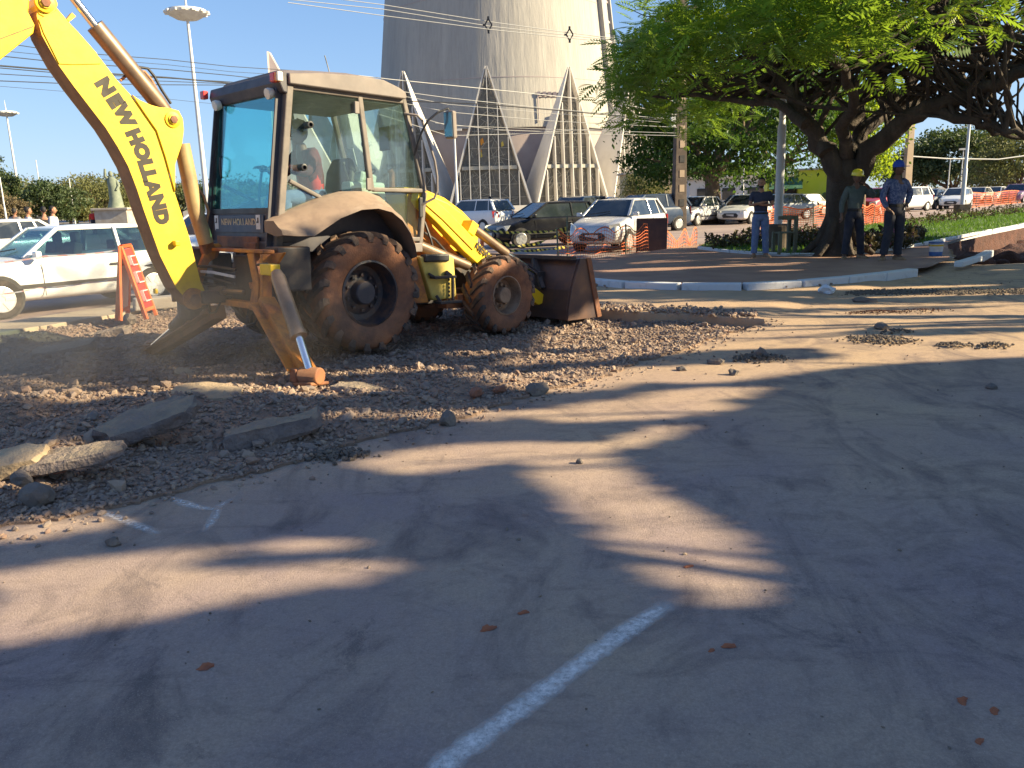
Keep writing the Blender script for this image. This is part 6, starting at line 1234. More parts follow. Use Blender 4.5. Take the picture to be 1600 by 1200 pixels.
    extra['hip'] = tuple(V(base['pel']) + V((0, 0, -.02))); extra['col'] = tuple(V(base['ch']).lerp(V(base['nk']), .82))
    ends = ['mid', None] if sleeves == 'short' else ['e', 'cuf']
    ns = ['hip', 'sp', 'ch', 'col']; es = [('hip', 'sp'), ('sp', 'ch'), ('ch', 'col')]; rr = [(.168, .132), (.160, .125), (.175, .130), .066]
    for s in 'LR':
        ns += ['s' + s]; es += [('ch', 's' + s)]; rr += [.082]
        if sleeves == 'short': ns += ['mid' + s]; es += [('s' + s, 'mid' + s)]; rr += [.076]
        else: ns += ['e' + s, 'cuf' + s]; es += [('s' + s, 'e' + s), ('e' + s, 'cuf' + s)]; rr += [.064, .048]
    cloth('shirt', ns, es, rr, shirt)
    if vest: cloth('vest', ['hip', 'sp', 'ch'], [('hip', 'sp'), ('sp', 'ch')], [(.178, .14), (.172, .135), (.18, .14)], vest)
    ns = ['pel', 'hL', 'nL', 'clfL', 'hemL', 'hR', 'nR', 'clfR', 'hemR']; es = [('pel', 'hL'), ('hL', 'nL'), ('nL', 'clfL'), ('clfL', 'hemL'), ('pel', 'hR'), ('hR', 'nR'), ('nR', 'clfR'), ('clfR', 'hemR')]
    c = MB(); pl = V(base['pel']); rings = []
    for dz, rx, ry in ((.075, .148, .112), (.03, .156, .118), (-.04, .166, .124), (-.09, .162, .12), (-.14, .12, .09)):
        rings.append([pl + V((rx * math.cos(6.2832 * k / 18), ry * math.sin(6.2832 * k / 18) * (1 if not seated else 1.1), dz)) for k in range(18)])
    c.loft(rings)
    for s in 'LR':
        h, n_, e_ = V(base['h' + s]), V(base['n' + s]), V(extra['hem' + s]); P_ = []
        for a_, b_, m_ in ((h, n_, 6), (n_, e_, 7)):
            for i in range(m_): P_.append(a_.lerp(b_, i / m_))
        P_.append(e_); R_ = [float(np.interp(i / (len(P_) - 1), [0, .2, .46, .6, .9, 1], [.100, .098, .078, .080, .070, .074])) + .005 * (float(vnoise(i * 1.3, ord(s), 3)) - .5) for i in range(len(P_))]
        c.tube(P_, R_, 14)
    c.build('trousers', trousers, t, smooth=75)
    b = MB(); p = V(base['pel']) + V((0, 0, .035)); b.lathe([(.148, -.02), (.152, -.018), (.152, .018), (.148, .02)], (0, 0, 0), (0, 0, 1), 24); b.xf(Matrix.Translation(p) @ Matrix.Diagonal((1.08, .82, 1, 1))); 
    if not seated: b.build('belt', HAIR, t)
    for s in 'LR':
        a, tt = V(base['a' + s]), V(base['t' + s]); d = (tt - a); d.z = 0; d.normalize(); sd = V((-d.y, d.x, 0)); b = MB(); rings = []
        for x, w2, h in ((-.085, .030, .05), (-.05, .042, .085), (.03, .044, .085), (.10, .050, .055), (.165, .042, .038), (.195, .02, .022)):
            c = a + d * x; c.z = a.z - .085; rings.append([c + sd * w2 * i + V((0, 0, j * h)) for i, j in ((-1, 0), (-.98, .5), (-.6, 1), (.6, 1), (.98, .5), (1, 0))])
        b.loft(rings); b.build('shoe', SHOE, t, smooth=60)
    def headpart(name, mk, m, sm=50):
        b = MB(); mk(b); b.xf(M); return b.build(name, m, t, smooth=sm)
    def eyes(b):
        for s in (-1, 1): b.ball(hc + V((s * .030, -.080, .012)), (.012, .008, .007), 8, 5)
    headpart('eyes', eyes, EYEM)
    if hair:
        def hr(b):
            b.ball(hc + V((0, .014, .022)), (.080, .094, .106), 16, 10); b.v = [(x, y, z) if (V((x, y, z)) - hc).dot(V((0, .75, .66))) > .0 else tuple(hc + (V((x, y, z)) - hc) * .55) for x, y, z in b.v]
        headpart('hair', hr, HAIR)
    if beard:
        def bd(b): b.ball(hc + V((0, -.040, -.080)), (.054, .050, .036), 12, 8)
        headpart('beard', bd, HAIR)
    if hat == 'helmet':
        def hm(b):
            b.lathe([(.128, .0), (.116, .012), (.114, .05), (.10, .09), (.07, .118), (.03, .13), (.001, .132)], hc + V((0, 0, .035)), (0, 0, 1), 24); b.prism([hc + V((x, y, .035)) for x, y in ((-.10, -.09), (-.06, -.155), (.06, -.155), (.10, -.09))], (0, 0, .010)); b.beam(hc + V((0, -.10, .10)), hc + V((0, .10, .10)), .03, .07)
        headpart('hard_hat', hm, hat_m, 40)
    if hat == 'cap':
        def cp(b):
            b.lathe([(.096, .0), (.100, .03), (.094, .075), (.07, .108), (.03, .122), (.001, .124)], hc + V((0, .004, .028)), (0, 0, 1), 24); b.prism([hc + V((x, y, .034)) for x, y in ((-.078, -.05), (-.075, -.12), (-.045, -.175), (0, -.188), (.045, -.175), (.075, -.12), (.078, -.05))], (0, 0, .010)); b.ball(hc + V((0, .004, .152)), .012)
        headpart('cap', cp, hat_m, 40)
    return t
NAVY = mat('cloth_navy', (.035, .04, .075), .9, col2=(.05, .055, .09), scale=14, bump=.4, bscale=60); JEAN = mat('cloth_jeans', (.10, .15, .29), .9, col2=(.16, .22, .37), scale=9, bump=.4, bscale=80); DGR = mat('cloth_grey_green', (.10, .125, .12), .92, col2=(.065, .08, .085), scale=8, bump=.4, bscale=50)
DNV = mat('cloth_dark_navy', (.022, .025, .042), .9, col2=(.045, .042, .055), scale=7, bump=.4, bscale=50); PAT = mat('cloth_blue_print', (.055, .08, .19), .9, col2=(.16, .18, .29), scale=26, lo=.47, hi=.56, bump=.3, bscale=60); REDV = mat('cloth_red', (.55, .035, .03), .85); DKC = mat('cloth_dark', (.025, .025, .03), .9)
HATY = mat('helmet_yellow', (.75, .62, .03), .35, coat=.4); CAPB = mat('cap_blue', (.02, .07, .42), .7); WSH = mat('cloth_pale', (.50, .50, .55), .9); SHG = mat('cloth_grey', (.2, .2, .22), .9)
p = g(1186, 402, PLZ); person('bearded man with crossed arms in a navy T-shirt and blue jeans', p, R(-14), dict(eL=(.245, -.03, 1.16), wL=(.02, -.185, 1.17), kL=(-.07, -.185, 1.20), eR=(-.245, -.03, 1.16), wR=(-.03, -.215, 1.21), kR=(.06, -.20, 1.23), nL=(.115, -.01, .50), aL=(.145, .02, .085), tL=(.20, -.08, .03), nR=(-.10, -.01, .50), aR=(-.115, .02, .085), tR=(-.14, -.09, .03)), (-10, 0), NAVY, JEAN, sleeves='short', beard=True, group='men watching on the plaza', scale=.99)
p = g(1331, 404, PLZ); person('worker in a yellow hard hat and grey green sweater holding a hand to his face', p, R(6), dict(eL=(.36, -.10, 1.24), wL=(.17, -.17, 1.44), kL=(.10, -.16, 1.50), eR=(-.27, .04, 1.13), wR=(-.29, -.02, .90), nL=(.13, -.03, .50), aL=(.19, .01, .085), tL=(.24, -.09, .03), nR=(-.13, -.01, .50), aR=(-.16, .02, .085), tR=(-.22, -.07, .03)), (6, 8), DGR, DNV, SKD, hat='helmet', hat_m=HATY, hair=False, group='men watching on the plaza', scale=1.02)
p = g(1393, 406, PLZ); person('tall man in a blue cap and blue printed shirt with one hand on his hip', p, R(10), dict(eL=(.34, .07, 1.20), wL=(.20, -.04, 1.00), kL=(.15, -.07, .98), eR=(-.25, .05, 1.14), wR=(-.20, -.06, .93), kR=(-.16, -.10, .90), nL=(.105, -.02, .51), aL=(.12, .01, .085), tL=(.15, -.10, .03), nR=(-.11, 0, .51), aR=(-.16, .03, .085), tR=(-.25, -.05, .03)), (42, 0), PAT, DNV, SKD, hat='cap', hat_m=CAPB, hair=True, group='men watching on the plaza', scale=1.10)
# operator, seated facing the digging arm
om = BM @ V((-.14, .0, 1.07)); person('operator in a dark shirt and red vest seated in the cab', om, PHI - R(90) , dict(pel=(0, .05, .60), sp=(0, .03, .76), ch=(0, -.02, .96), nk=(0, -.05, 1.10), hd=(0, -.07, 1.175), sL=(.175, -.03, 1.04), sR=(-.175, -.03, 1.04), hL=(.09, .02, .57), hR=(-.09, .02, .57), eL=(.25, -.14, .84), wL=(.18, -.38, .90), eR=(-.25, -.16, .84), wR=(-.18, -.40, .90), nL=(.13, -.38, .60), nR=(-.13, -.38, .60), aL=(.13, -.46, .20), aR=(-.13, -.46, .20)), (0, 0), mat('cloth_wine', (.13, .03, .035), .9, col2=(.05, .025, .03), scale=9), JEAN, SKD, vest=REDV, hat='cap', hat_m=DKC, seated=True, scale=1.0)
STAND = dict(eL=(.23, .03, 1.14), wL=(.24, -.03, .90), eR=(-.23, .03, 1.14), wR=(-.24, -.03, .90), nL=(.10, -.03, .50), aL=(.12, -.08, .085), nR=(-.10, .04, .50), aR=(-.11, .12, .085))
for px, Y, rz, top, low, lab in ((766, 46, 150, WSH, NAVY, 'pedestrian with dark hair and a pale top walking before the church'), (1055, 62, 20, WSH, DNV, 'person in a pale shirt beside the utility pole'), (1444, 66, 0, REDV, DNV, 'person in a red shirt behind the grey sedan'),
        (43, 25.5, 130, WSH, DNV, 'person with brown hair standing behind the white car'), (68, 26, -150, DKC, DNV, 'person in dark clothes behind the white car roof'), (82, 25, 100, WSH, JEAN, 'pale haired person in white right of the dark clothed one'), (22, 30, 170, SHG, DNV, 'person in grey at the far left behind the white car'), (144, 60, 10, REDV, DNV, 'person in a reddish top at the statue')):
    q = at(px, 330, Y); person(lab, (q.x, q.y, 0), R(rz), STAND, (10, 0), top, low, SK, group='people in the background', scale=1.0)
# ================================================================ STREET FURNITURE
M_POLE = mat('pole_white', (.62, .62, .60), .5, col2=(.50, .49, .47), scale=2); M_GALV = mat('pole_grey', (.56, .57, .59), .5, .0, col2=(.46, .47, .48), scale=2); M_UTIL = mat('pole_dark_concrete', (.085, .065, .052), .9, col2=(.15, .115, .09), scale=2, bump=.5, bscale=20); M_UTIL2 = mat('pole_sand', (.42, .32, .22), .9, col2=(.33, .25, .18), scale=1)
def disc_lamp(px, py, Y, H, R0, label, n=14):
    p = at(px, py, Y); t = thing('street_lamp', label, 'street lamp', (p.x, p.y, 0), 0, 'tall lamps with round crowns'); k = H / 19.0
    b = MB(); b.tube([(0, 0, 0), (0, 0, H * .5), (0, 0, H * .87)], [.24 * k, .17 * k, .11 * k], 12); b.tube([(0, 0, H * .87), (0, 0, H * .93), (0, 0, H)], [.10 * k, .09 * k, .015], 8); b.build('pole', M_POLE, t, smooth=60)
    b = MB(); b.lathe([(.12, H * .868), (R0 * .55, H * .872), (R0 * .97, H * .892), (R0, H * .902), (R0 * .94, H * .908), (.12, H * .892)], (0, 0, 0), (0, 0, 1), 32); d = b.build('crown_disc', M_POLE, t, smooth=30)
    for i in range(n): a = 6.283 * i / n; b = MB(); b.box((math.cos(a) * R0 * .97, math.sin(a) * R0 * .97, H * .897), (.42, .30, .16), (0, 0, a)); b.build('lamp_head', LENS, d)
    return t
disc_lamp(328, 355, 71, 18.9, 1.6, 'tall white lamp with a round crown of heads between digging arm and cab'); disc_lamp(37, 350, 134, 18.9, 1.6, 'smaller farther white lamp with a round crown at far left')
def post(name, label, px, py, Y, H, r, m, cat='lamp post', base=None, z=0, extra=None):
    p = at(px, py, Y); t = thing(name, label, cat, (p.x, p.y, z)); b = MB(); b.tube([(0, 0, 0), (0, 0, H * .45), (0, 0, H * .46), (0, 0, H)], [r, r, r * .75, r * .62], 12); b.build('pole', m, t, smooth=40)
    if base: b = MB(); b.lathe([(base[0], 0), (base[0], base[1] * .9), (base[0] * .85, base[1]), (r, base[1])], (0, 0, 0), (0, 0, 1), 20) if base[2] == 'round' else b.box((0, 0, base[1] / 2), (base[0] * 2, base[0] * 2, base[1])); b.build('base', M_UTIL, t, bevel=.02)
    if extra: extra(t, H)
    return t
lp = g(1214, 390, PLZ); lz = lp.y
post('lamp_post', 'grey lamp post on the lawn behind the man with crossed arms', 1214, 390, lz, 6.6, .105, M_GALV, base=(.30, .62, 'round'), z=PLZ + .02, extra=lambda t, H: [MB().lathe([(.001, H), (.22, H + .02), (.24, H + .12), (.1, H + .3), (.001, H + .32)], (0, 0, 0), (0, 0, 1), 16).build('lamp_globe', LENS, t, smooth=40)])
rp = at(1502, 336, 44)
post('lamp_post', 'slim grey lamp post on the lawn at right beside the white hatchback', 1502, 336, 44, 5.4, .11, M_GALV, base=(.30, .62, 'square'), extra=lambda t, H: [MB().box((0, 0, H + .06), (.5, .2, .12)).build('lamp_head', LENS, t)])
post('lamp_post', 'small far lamp post in front of the domed tree', 1498, 320, 95, 5.6, .08, M_POLE, extra=lambda t, H: [MB().box((0, 0, H), (.9, .3, .2)).build('lamp_head', LENS, t)])
post('lamp_post', 'thin white lamp post in front of the church left gable', 715, 330, 62, 6.6, .11, M_POLE, extra=lambda t, H: [MB().box((.1, 0, H), (.9, .3, .14)).build('lamp_head', LENS, t)])
for px, Y, H, lab in ((68, 95, 7.4, 'thin pale pole among the park trees left of the round dark tree'), (115, 92, 5.2, 'thin pale pole right of the round dark tree'), (8, 70, 4.6, 'short pale pole at the far left edge'), (1478, 95, 4.6, 'short grey pole before the domed tree'), (1160, 70, 4.4, 'thin white pole behind the dense tree')):
    post('pole', lab, px, 330, Y, H, .075, M_POLE, cat='pole')
# seat frame standing against the base of the lamp post
bp_ = g(1228, 399, PLZ); t = thing('wooden_frame', 'weathered wooden chair frame against the round base of the lamp post', 'frame', (bp_.x, bp_.y, PLZ + .03), R(8)); WD = mat('wood_grey_green', (.16, .17, .12), .9, col2=(.10, .10, .075), scale=6, stretch=(1, 1, .2), bump=.4)
for x, y, h in ((-.17, -.02, .50), (.20, -.02, .84), (.20, .30, .84), (-.17, .30, .50)): b = MB(); b.box((x, y, h / 2), (.075, .075, h)); b.build('leg', WD, t, bevel=.006)
b = MB(); b.box((0, -.03, .82), (.46, .06, .08)); b.box((.20, .14, .82), (.05, .34, .07)); b.build('top_rail', WD, t, bevel=.006)
for k in range(4): b = MB(); b.box((0, .02 + .09 * k, .48), (.38, .07, .03)); b.build('slat', WD, t, bevel=.004)
# utility poles
def util(px, Y, H, w2, m, label, slots=True):
    p = at(px, 320, Y); t = thing('utility_pole', label, 'utility pole', (p.x, p.y, 0), R(14)); b = MB()
    b.add([(s * w2 * k, r_ * w2 * .62 * k, z) for z, k in ((0, 1), (H, .55)) for s, r_ in ((-1, -1), (1, -1), (1, 1), (-1, 1))], [(3, 2, 1, 0), (4, 5, 6, 7), (0, 1, 5, 4), (1, 2, 6, 5), (2, 3, 7, 6), (3, 0, 4, 7)]); b.build('shaft', m, t, bevel=.02)
    if slots:
        for i in range(11): z = 1.2 + .62 * i; b = MB(); b.box((w2 * .12, -w2 * .62 * (1 - .45 * z / H), z), (w2 * .75, .04, .30)); b.build('step_hole', M_UTIL2 if i % 3 else M_TRIM, t)
    b = MB(); b.box((0, -.2, H - .4), (1.9, .1, .12)); b.box((0, -.2, H - 1.3), (1.2, .1, .12)); b.build('cross_arm', M_UTIL, t)
    return t
up = util(1061, 37, 10.5, .30, M_UTIL, 'dark stepped concrete utility pole between the church and the dense tree')
b = MB(); b.box((-.42, -.1, 4.6), (.22, .2, .42)); b.build('meter_box', M_GALV, up, bevel=.02); b = MB(); b.tube([(-.2, -.1, 5.3), (-.75, -.2, 5.6)], .03, 6); b.box((-.8, -.2, 5.62), (.3, .14, .1)); b.build('lamp_arm', M_GALV, up)
util(1414, 56, 9, .30, M_UTIL2, 'sand coloured utility pole behind the man in the blue cap', False)
# overhead wires
M_WIRE = mat('wire_dark', (.025, .025, .028), .6); M_WIRE2 = mat('wire_pale', (.50, .49, .46), .5)
def wire(label, pts, r, m, group, sag=0.0):
    P = [at(*q) for q in pts]; out = []
    for a, c in zip(P, P[1:]):
        for i in range(8): t_ = i / 8; q = a.lerp(c, t_); q.z -= sag * 4 * t_ * (1 - t_); out.append(q)
    out.append(P[-1]); n = MB(); o = n.tube(out, r, 5).build('overhead_wire', m, None, smooth=80); return tag(o, label, 'wire', group)
UPY = 37
for k, (y0, y1, r) in enumerate(((150, 132, .014), (155, 140, .010), (165, 152, .012), (178, 166, .010), (190, 180, .012))):
    pts = [(590, y0 - 12, 33), (700, y0 + (3, 8, 10, 18, 22)[k], 34), (860, y0 + (20, 22, 24, 24, 18)[k], 35.5), (1058, 187 + 6 * k if k < 3 else 196 + 4 * k, 36.8)]
    wire(('topmost', 'second', 'third', 'fourth', 'lowest')[k] + ' thin pale wire of the five running to the utility pole across the church', pts, r, M_WIRE2, 'wires running to the utility pole')
wire('black twisted service cable in the bundle across the church', [(590, 150, 33), (640, 158, 33.3), (760, 163, 34.3), (900, 175, 35.7), (1058, 190, 36.8)], .020, M_WIRE, 'wires running to the utility pole')
wire('pale wire rising from the cab roof across the cone of the church', [(560, 118, 30), (610, 124, 30.5), (800, 143, 33), (960, 160, 35.5), (1058, 180, 36.8)], .016, M_WIRE2, 'wires running to the utility pole')
wire('lowest pale wire sagging before the gables to the utility pole', [(680, 192, 34), (780, 203, 34.8), (860, 206, 35.5), (960, 200, 36.2), (1058, 178, 36.8)], .013, M_WIRE2, 'wires running to the utility pole')
tops = [((430, -14, 28), (595, 7, 29), (765, 34, 30), (895, 52, 31), (960, 60, 31.5), (1100, 76, 33)), ((440, -2, 28.3), (595, 14, 29.3), (765, 41, 30.3), (895, 56, 31.3), (960, 63, 31.8), (1100, 78, 33.3)), ((450, 4, 27.8), (595, 24, 28.8), (765, 46, 29.8), (895, 60, 30.8), (960, 66, 31.3), (1100, 80, 32.8))]
for k, pts in enumerate(tops): wire(('top', 'middle', 'bottom')[k] + ' wire of the spaced triple line high over the church', pts, .013, M_WIRE2, 'triple line with spacers')
for px, py, Y, lab in ((763, 39, 29.9, 'black diamond spacer on the high triple line at the middle of the church'), (890, 54, 30.9, 'black diamond spacer on the high triple line near the church slot')):
    q = at(px, py, Y); t = thing('wire_spacer', lab, 'spacer', q, 0, 'spacers on the high line'); b = MB()
    for a, c in (((0, .0, .20), (.12, 0, 0)), ((.12, 0, 0), (0, 0, -.20)), ((0, 0, -.20), (-.12, 0, 0)), ((-.12, 0, 0), (0, 0, .20))): b.beam(a, c, .045, .045)
    b.box((0, 0, .22), (.07, .06, .10)); b.box((0, 0, -.22), (.07, .06, .10)); b.box((-.15, 0, 0), (.08, .06, .06)); b.build('frame', BLK, t)
for k, (y0, y1, y2, r, dark) in enumerate(((84, 97, 118, .014, 1), (101, 110, 130, .024, 1), (104, 114, 128, .014, 1), (115, 121, 131, .012, 1), (127, 130, 133, .014, 1), (60, 80, 104, .012, 1), (76, 88, 112, .008, 1), (133, 142, 165, .006, 1))):
    lab = ('topmost dark wire of the bundle behind the digging arm', 'thick dark cable second in the bundle behind the digging arm', 'third dark wire of the bundle behind the digging arm', 'fourth dark wire of the bundle behind the digging arm', 'lowest dark wire of the bundle behind the digging arm', 'thin wire above the bundle behind the digging arm', 'faint thin wire just above the bundle behind the digging arm', 'faint thin wire below the bundle behind the digging arm')[k]
    wire(lab, [(-60, y0 - 3, 24), (90, y1, 27), (260, (y1 + y2) / 2 + 1, 30), (360, y2, 33), (520, y2 + (18 if k < 5 else 10), 37)], r, M_WIRE, ('dark wires behind the digging arm', 'thin wires above the digging arm')[k > 4])
wire('pale sagging wire before the domed tree at right', [(1405, 243, 56), (1480, 248, 57), (1560, 249, 58), (1640, 238, 59)], .045, M_WIRE2, None)
wire('short dark wire through the branches at the right edge', [(1500, 199, 50), (1560, 190, 52), (1640, 191, 55)], .02, M_WIRE, None)
# ---- orange safety nets
M_NET = mat('net_orange', (.80, .17, .05), .6); 
def net(label, base_px, h, cell, seed, zb=.0, sag=.12, wd=.015):
    rnd = random.Random(seed); line = [g(x, y, zb) for x, y in base_px]; L0 = sum((c - a).length for a, c in zip(line, line[1:])); n = max(4, int(L0 / cell)); pts = resample(line, L0 / n); t = thing('safety_net', label, 'safety net', line[0], 0, 'orange safety nets'); o = line[0]; b = MB()
    nh = max(5, int(h / cell)); N = len(pts); P = [[None] * (nh + 1) for _ in range(N)]
    for i, p in enumerate(pts):
        sg = sag * math.sin(i / N * math.pi * (2.2 + seed % 3)) ** 2
        for j in range(nh + 1):
            q = j / nh; off = .10 * (float(vnoise(i * .35, q * 4, seed)) - .5); P[i][j] = V((p.x - o.x + off, p.y - o.y + off * .8, zb + .02 + (h - sg) * q + .03 * (float(vnoise(i * .3, q * 3 + 9, seed)) - .5)))
    for i in range(N):
        for j in range(nh + 1):
            if i + 1 < N: a, c = P[i][j], P[i + 1][j]; u = V((0, 0, wd * (1.6 if j in (0, nh) else .62))); b.add([a - u, c - u, c + u, a + u], [(0, 1, 2, 3)])
            if j < nh: a, c = P[i][j], P[i][j + 1]; u = V((wd * .45, 0, 0)); b.add([a - u, a + u, c + u, c - u], [(0, 1, 2, 3)])
    b.build('mesh', M_NET, t, fix=False)
    for i in range(0, N, max(1, int(2.6 / (L0 / n)))): s = MB(); s.tube([(P[i][0].x, P[i][0].y, zb - .05), (P[i][nh].x, P[i][nh].y, zb + h + .06)], .022, 6); s.build('stake', WD, t)
net('orange safety net sagging in front of the silver hatchback', [(872, 413), (905, 409), (945, 405), (985, 401), (1012, 398)], .80, .085, 2, sag=.18, wd=.010)
net('orange safety net between the man with crossed arms and the tree trunk', [(1180, 369), (1220, 366), (1270, 365), (1330, 361)], .98, .085, 4)
net('orange safety net right of the tree trunk before the red hatchback', [(1328, 361), (1365, 352), (1392, 346)], .9, .095, 5)
net('far orange safety net across the cars at the right edge', [(1510, 325), (1560, 320), (1600, 316), (1660, 309)], 1.05, .17, 7, wd=.022)
net('torn low orange net beside the dark sign board', [(1040, 391), (1065, 389), (1088, 385)], .55, .10, 9, sag=.35)
# dark sign board seen from behind
q = g(1018, 394, .0); t = thing('sign_board', 'dark brown back of a sign board leaning by the orange net', 'sign board', q, R(-18)); SBD = mat('board_brown', (.075, .04, .04), .8, col2=(.12, .06, .05), scale=4)
b = MB(); b.box((0, 0, .46), (.80, .03, .86), (R(-7), 0, 0)); b.build('board', SBD, t); b = MB()
for x in (-.44, .44): b.box((x * .93, 0, .46), (.045, .05, .94), (R(-7), 0, 0))
b.box((0, .05, .91), (.86, .05, .05)); b.build('frame', SBD, t, bevel=.004)
# black and yellow tape and its post
def ribbon(label, pts, w2, ncol, mats, group, twist=0.0, sag=.1):
    P = [at(*q_) for q_ in pts]; out = []
    for a, c in zip(P, P[1:]):
        for i in range(16): t_ = i / 16; q_ = a.lerp(c, t_); q_.z -= sag * 4 * t_ * (1 - t_); out.append(q_)
    out.append(P[-1]); m = newmat('tape_' + mats[0] + str(len(bpy.data.materials)))
    mt, nt, p, oc = m; wv = nt.nodes.new('ShaderNodeTexWave'); wv.inputs['Scale'].default_value = ncol; wv.bands_direction = 'DIAGONAL'; nt.links.new(oc, wv.inputs['Vector'])
    nt.links.new(_mix(nt, _ramp(nt, wv.outputs['Fac'], .45, .55), mats[1], mats[2]), p.inputs['Base Color']); p.inputs['Roughness'].default_value = .4
    b = MB(); o = out[0]; R_ = []
    for i, q_ in enumerate(out):
        a = twist * math.sin(i * .55) + .4; u = V((math.sin(a) * .6, math.sin(a) * .6, math.cos(a))) * w2 / 2; R_.append((q_ - o - u, q_ - o + u))
    for (a, c), (d, e) in zip(R_, R_[1:]): b.quad(a, d, e, c)
    ob = b.build('barrier_tape', mt, None, fix=False); ob.location = o; return tag(ob, label, 'tape', group)
BY = ('by', (.02, .02, .02), (.72, .60, .12)); RW = ('rw', (.72, .70, .68), (.74, .42, .36))
ribbon('upper black and yellow tape across the black hatchback', [(757, 358, 21), (820, 362, 21.5), (886, 356, 22)], .07, 3.0, BY, 'black and yellow tapes', .8, .05)
ribbon('twisted middle black and yellow tape across the black hatchback', [(757, 362, 20.8), (812, 384, 21.3), (886, 358, 22)], .09, 3.0, BY, 'black and yellow tapes', 1.1, .10)
ribbon('lowest black and yellow tape lying below the bumper of the black hatchback', [(775, 388, 20.8), (820, 392, 21.1), (884, 386, 22)], .07, 3.0, BY, 'black and yellow tapes', .9, .02)
q = at(754, 400, 20.8); t = thing('marker_post', 'short orange and white marker post beside the front of the loader arm', 'marker post', (q.x, q.y, 0)); b = MB(); b.tube([(0, 0, 0), (0, 0, .75)], .05, 10); b.build('post', M_NET, t)
for z in (.3, .58): b = MB(); b.lathe([(.053, 0), (.053, .12)], (0, 0, z), (0, 0, 1), 10); b.build('white_band', M_PLATE, t)
q = at(887, 400, 22); t = thing('stake', 'thin stake holding the black and yellow tapes at the net corner', 'stake', (q.x, q.y, 0)); b = MB(); b.tube([(0, 0, 0), (0, 0, 1.1)], .025, 6); b.build('rod', WD, t)
# ---- orange folding barrier and red-white tape on the left
q = g(206, 497, .055); t = thing('folding_barrier', 'red and orange folding barrier with white lettering on the gutter before the white car', 'barrier', (q.x, q.y, .055), R(6)); M_OR = mat('barrier_orange', (.80, .20, .06), .5, col2=(.62, .13, .05), scale=5); M_RD = mat('barrier_red', (.62, .045, .035), .5, col2=(.50, .04, .03), scale=5); M_BW = mat('barrier_white', (.70, .68, .66), .5)
H = 1.02; top_ = V((.04, 0, H))
def leaf(fx, m, nm, letters):
    pf = thing_leaf = None; a, c = V((fx, -.22, 0)), V((fx, .22, 0)); ta, tc2 = V((.04, -.19, H)), V((.04, .19, H)); b = MB(); b.beam(a, ta, .05, .05); b.beam(c, tc2, .05, .05); b.beam(ta, tc2, .05, .05); k = .12; b.beam(a.lerp(ta, k), c.lerp(tc2, k), .04, .05); fr = b.build(nm, M_OR if m is M_RD else M_OR, t, bevel=.006)
    b = MB(); b.add([a.lerp(ta, .15), c.lerp(tc2, .15), c.lerp(tc2, .96), a.lerp(ta, .96)], [(0, 1, 2, 3)]); b.prism([a.lerp(ta, .15), c.lerp(tc2, .15), c.lerp(tc2, .96), a.lerp(ta, .96)], (.012, 0, 0)); b.f.pop(0); pl_ = b.build('panel', m, fr)
    n = V((1 if fx > 0 else -1, 0, 0)) * .018
    for v0, v1 in letters:
        P_ = lambda u, w_: (a.lerp(ta, w_).lerp(c.lerp(tc2, w_), u)) + n
        for (u0, w0), (u1, w1) in (((.25, v0), (.75, v0)), ((.25, v1), (.75, v1)), ((.25, v0), (.25, v1))):
            b = MB(); b.beam(P_(u0, w0), P_(u1, w1), .012, .07, (1, 0, 0)); b.build('white_letter_stroke', M_BW, pl_)
leaf(-.13, M_BW, 'front_leaf', []); leaf(.27, M_RD, 'rear_leaf', [(.24, .38), (.50, .64), (.74, .86)])
b = MB(); b.beam((-.06, -.26, 0), (.03, -.21, H + .01), .07, .035); b.build('upright', M_OR, t, bevel=.006)
for z in (.25, .55, .8): b = MB(); b.box((-.15 + .19 * z, -.02, z * H), (.02, .34, .13)); b.build('red_band', M_RD, t)
q = g(243, 482, .055); t = thing('concrete_block', 'low grey concrete block on the gutter beside the folding barrier', 'block', (q.x, q.y, .055), R(30)); b = MB(); b.box((0, 0, .09), (.62, .34, .18), taper=.95); b.build('block', M_CONC, t, bevel=.02)
q = g(203, 503, .055); me = rock_mesh((.09, .07, .09), 401, 1, .3); me.materials.append(M_ROCK); o = link('rock', me); o.location = (q.x, q.y, .10); tag(o, 'black stone at the foot of the folding barrier', 'rock', 'loose rocks and clods')
ribbon('upper red and white tape across the white car', [(-30, 412, 11.6), (70, 400, 11.7), (192, 390, 11.8)], .024, 2.2, RW, 'red and white tapes', .3, .02)
ribbon('lower drooping red and white tape across the white car door', [(-30, 462, 11.5), (60, 450, 11.6), (140, 441, 11.75), (196, 432, 11.8)], .018, 2.2, RW, 'red and white tapes', .5, .02)
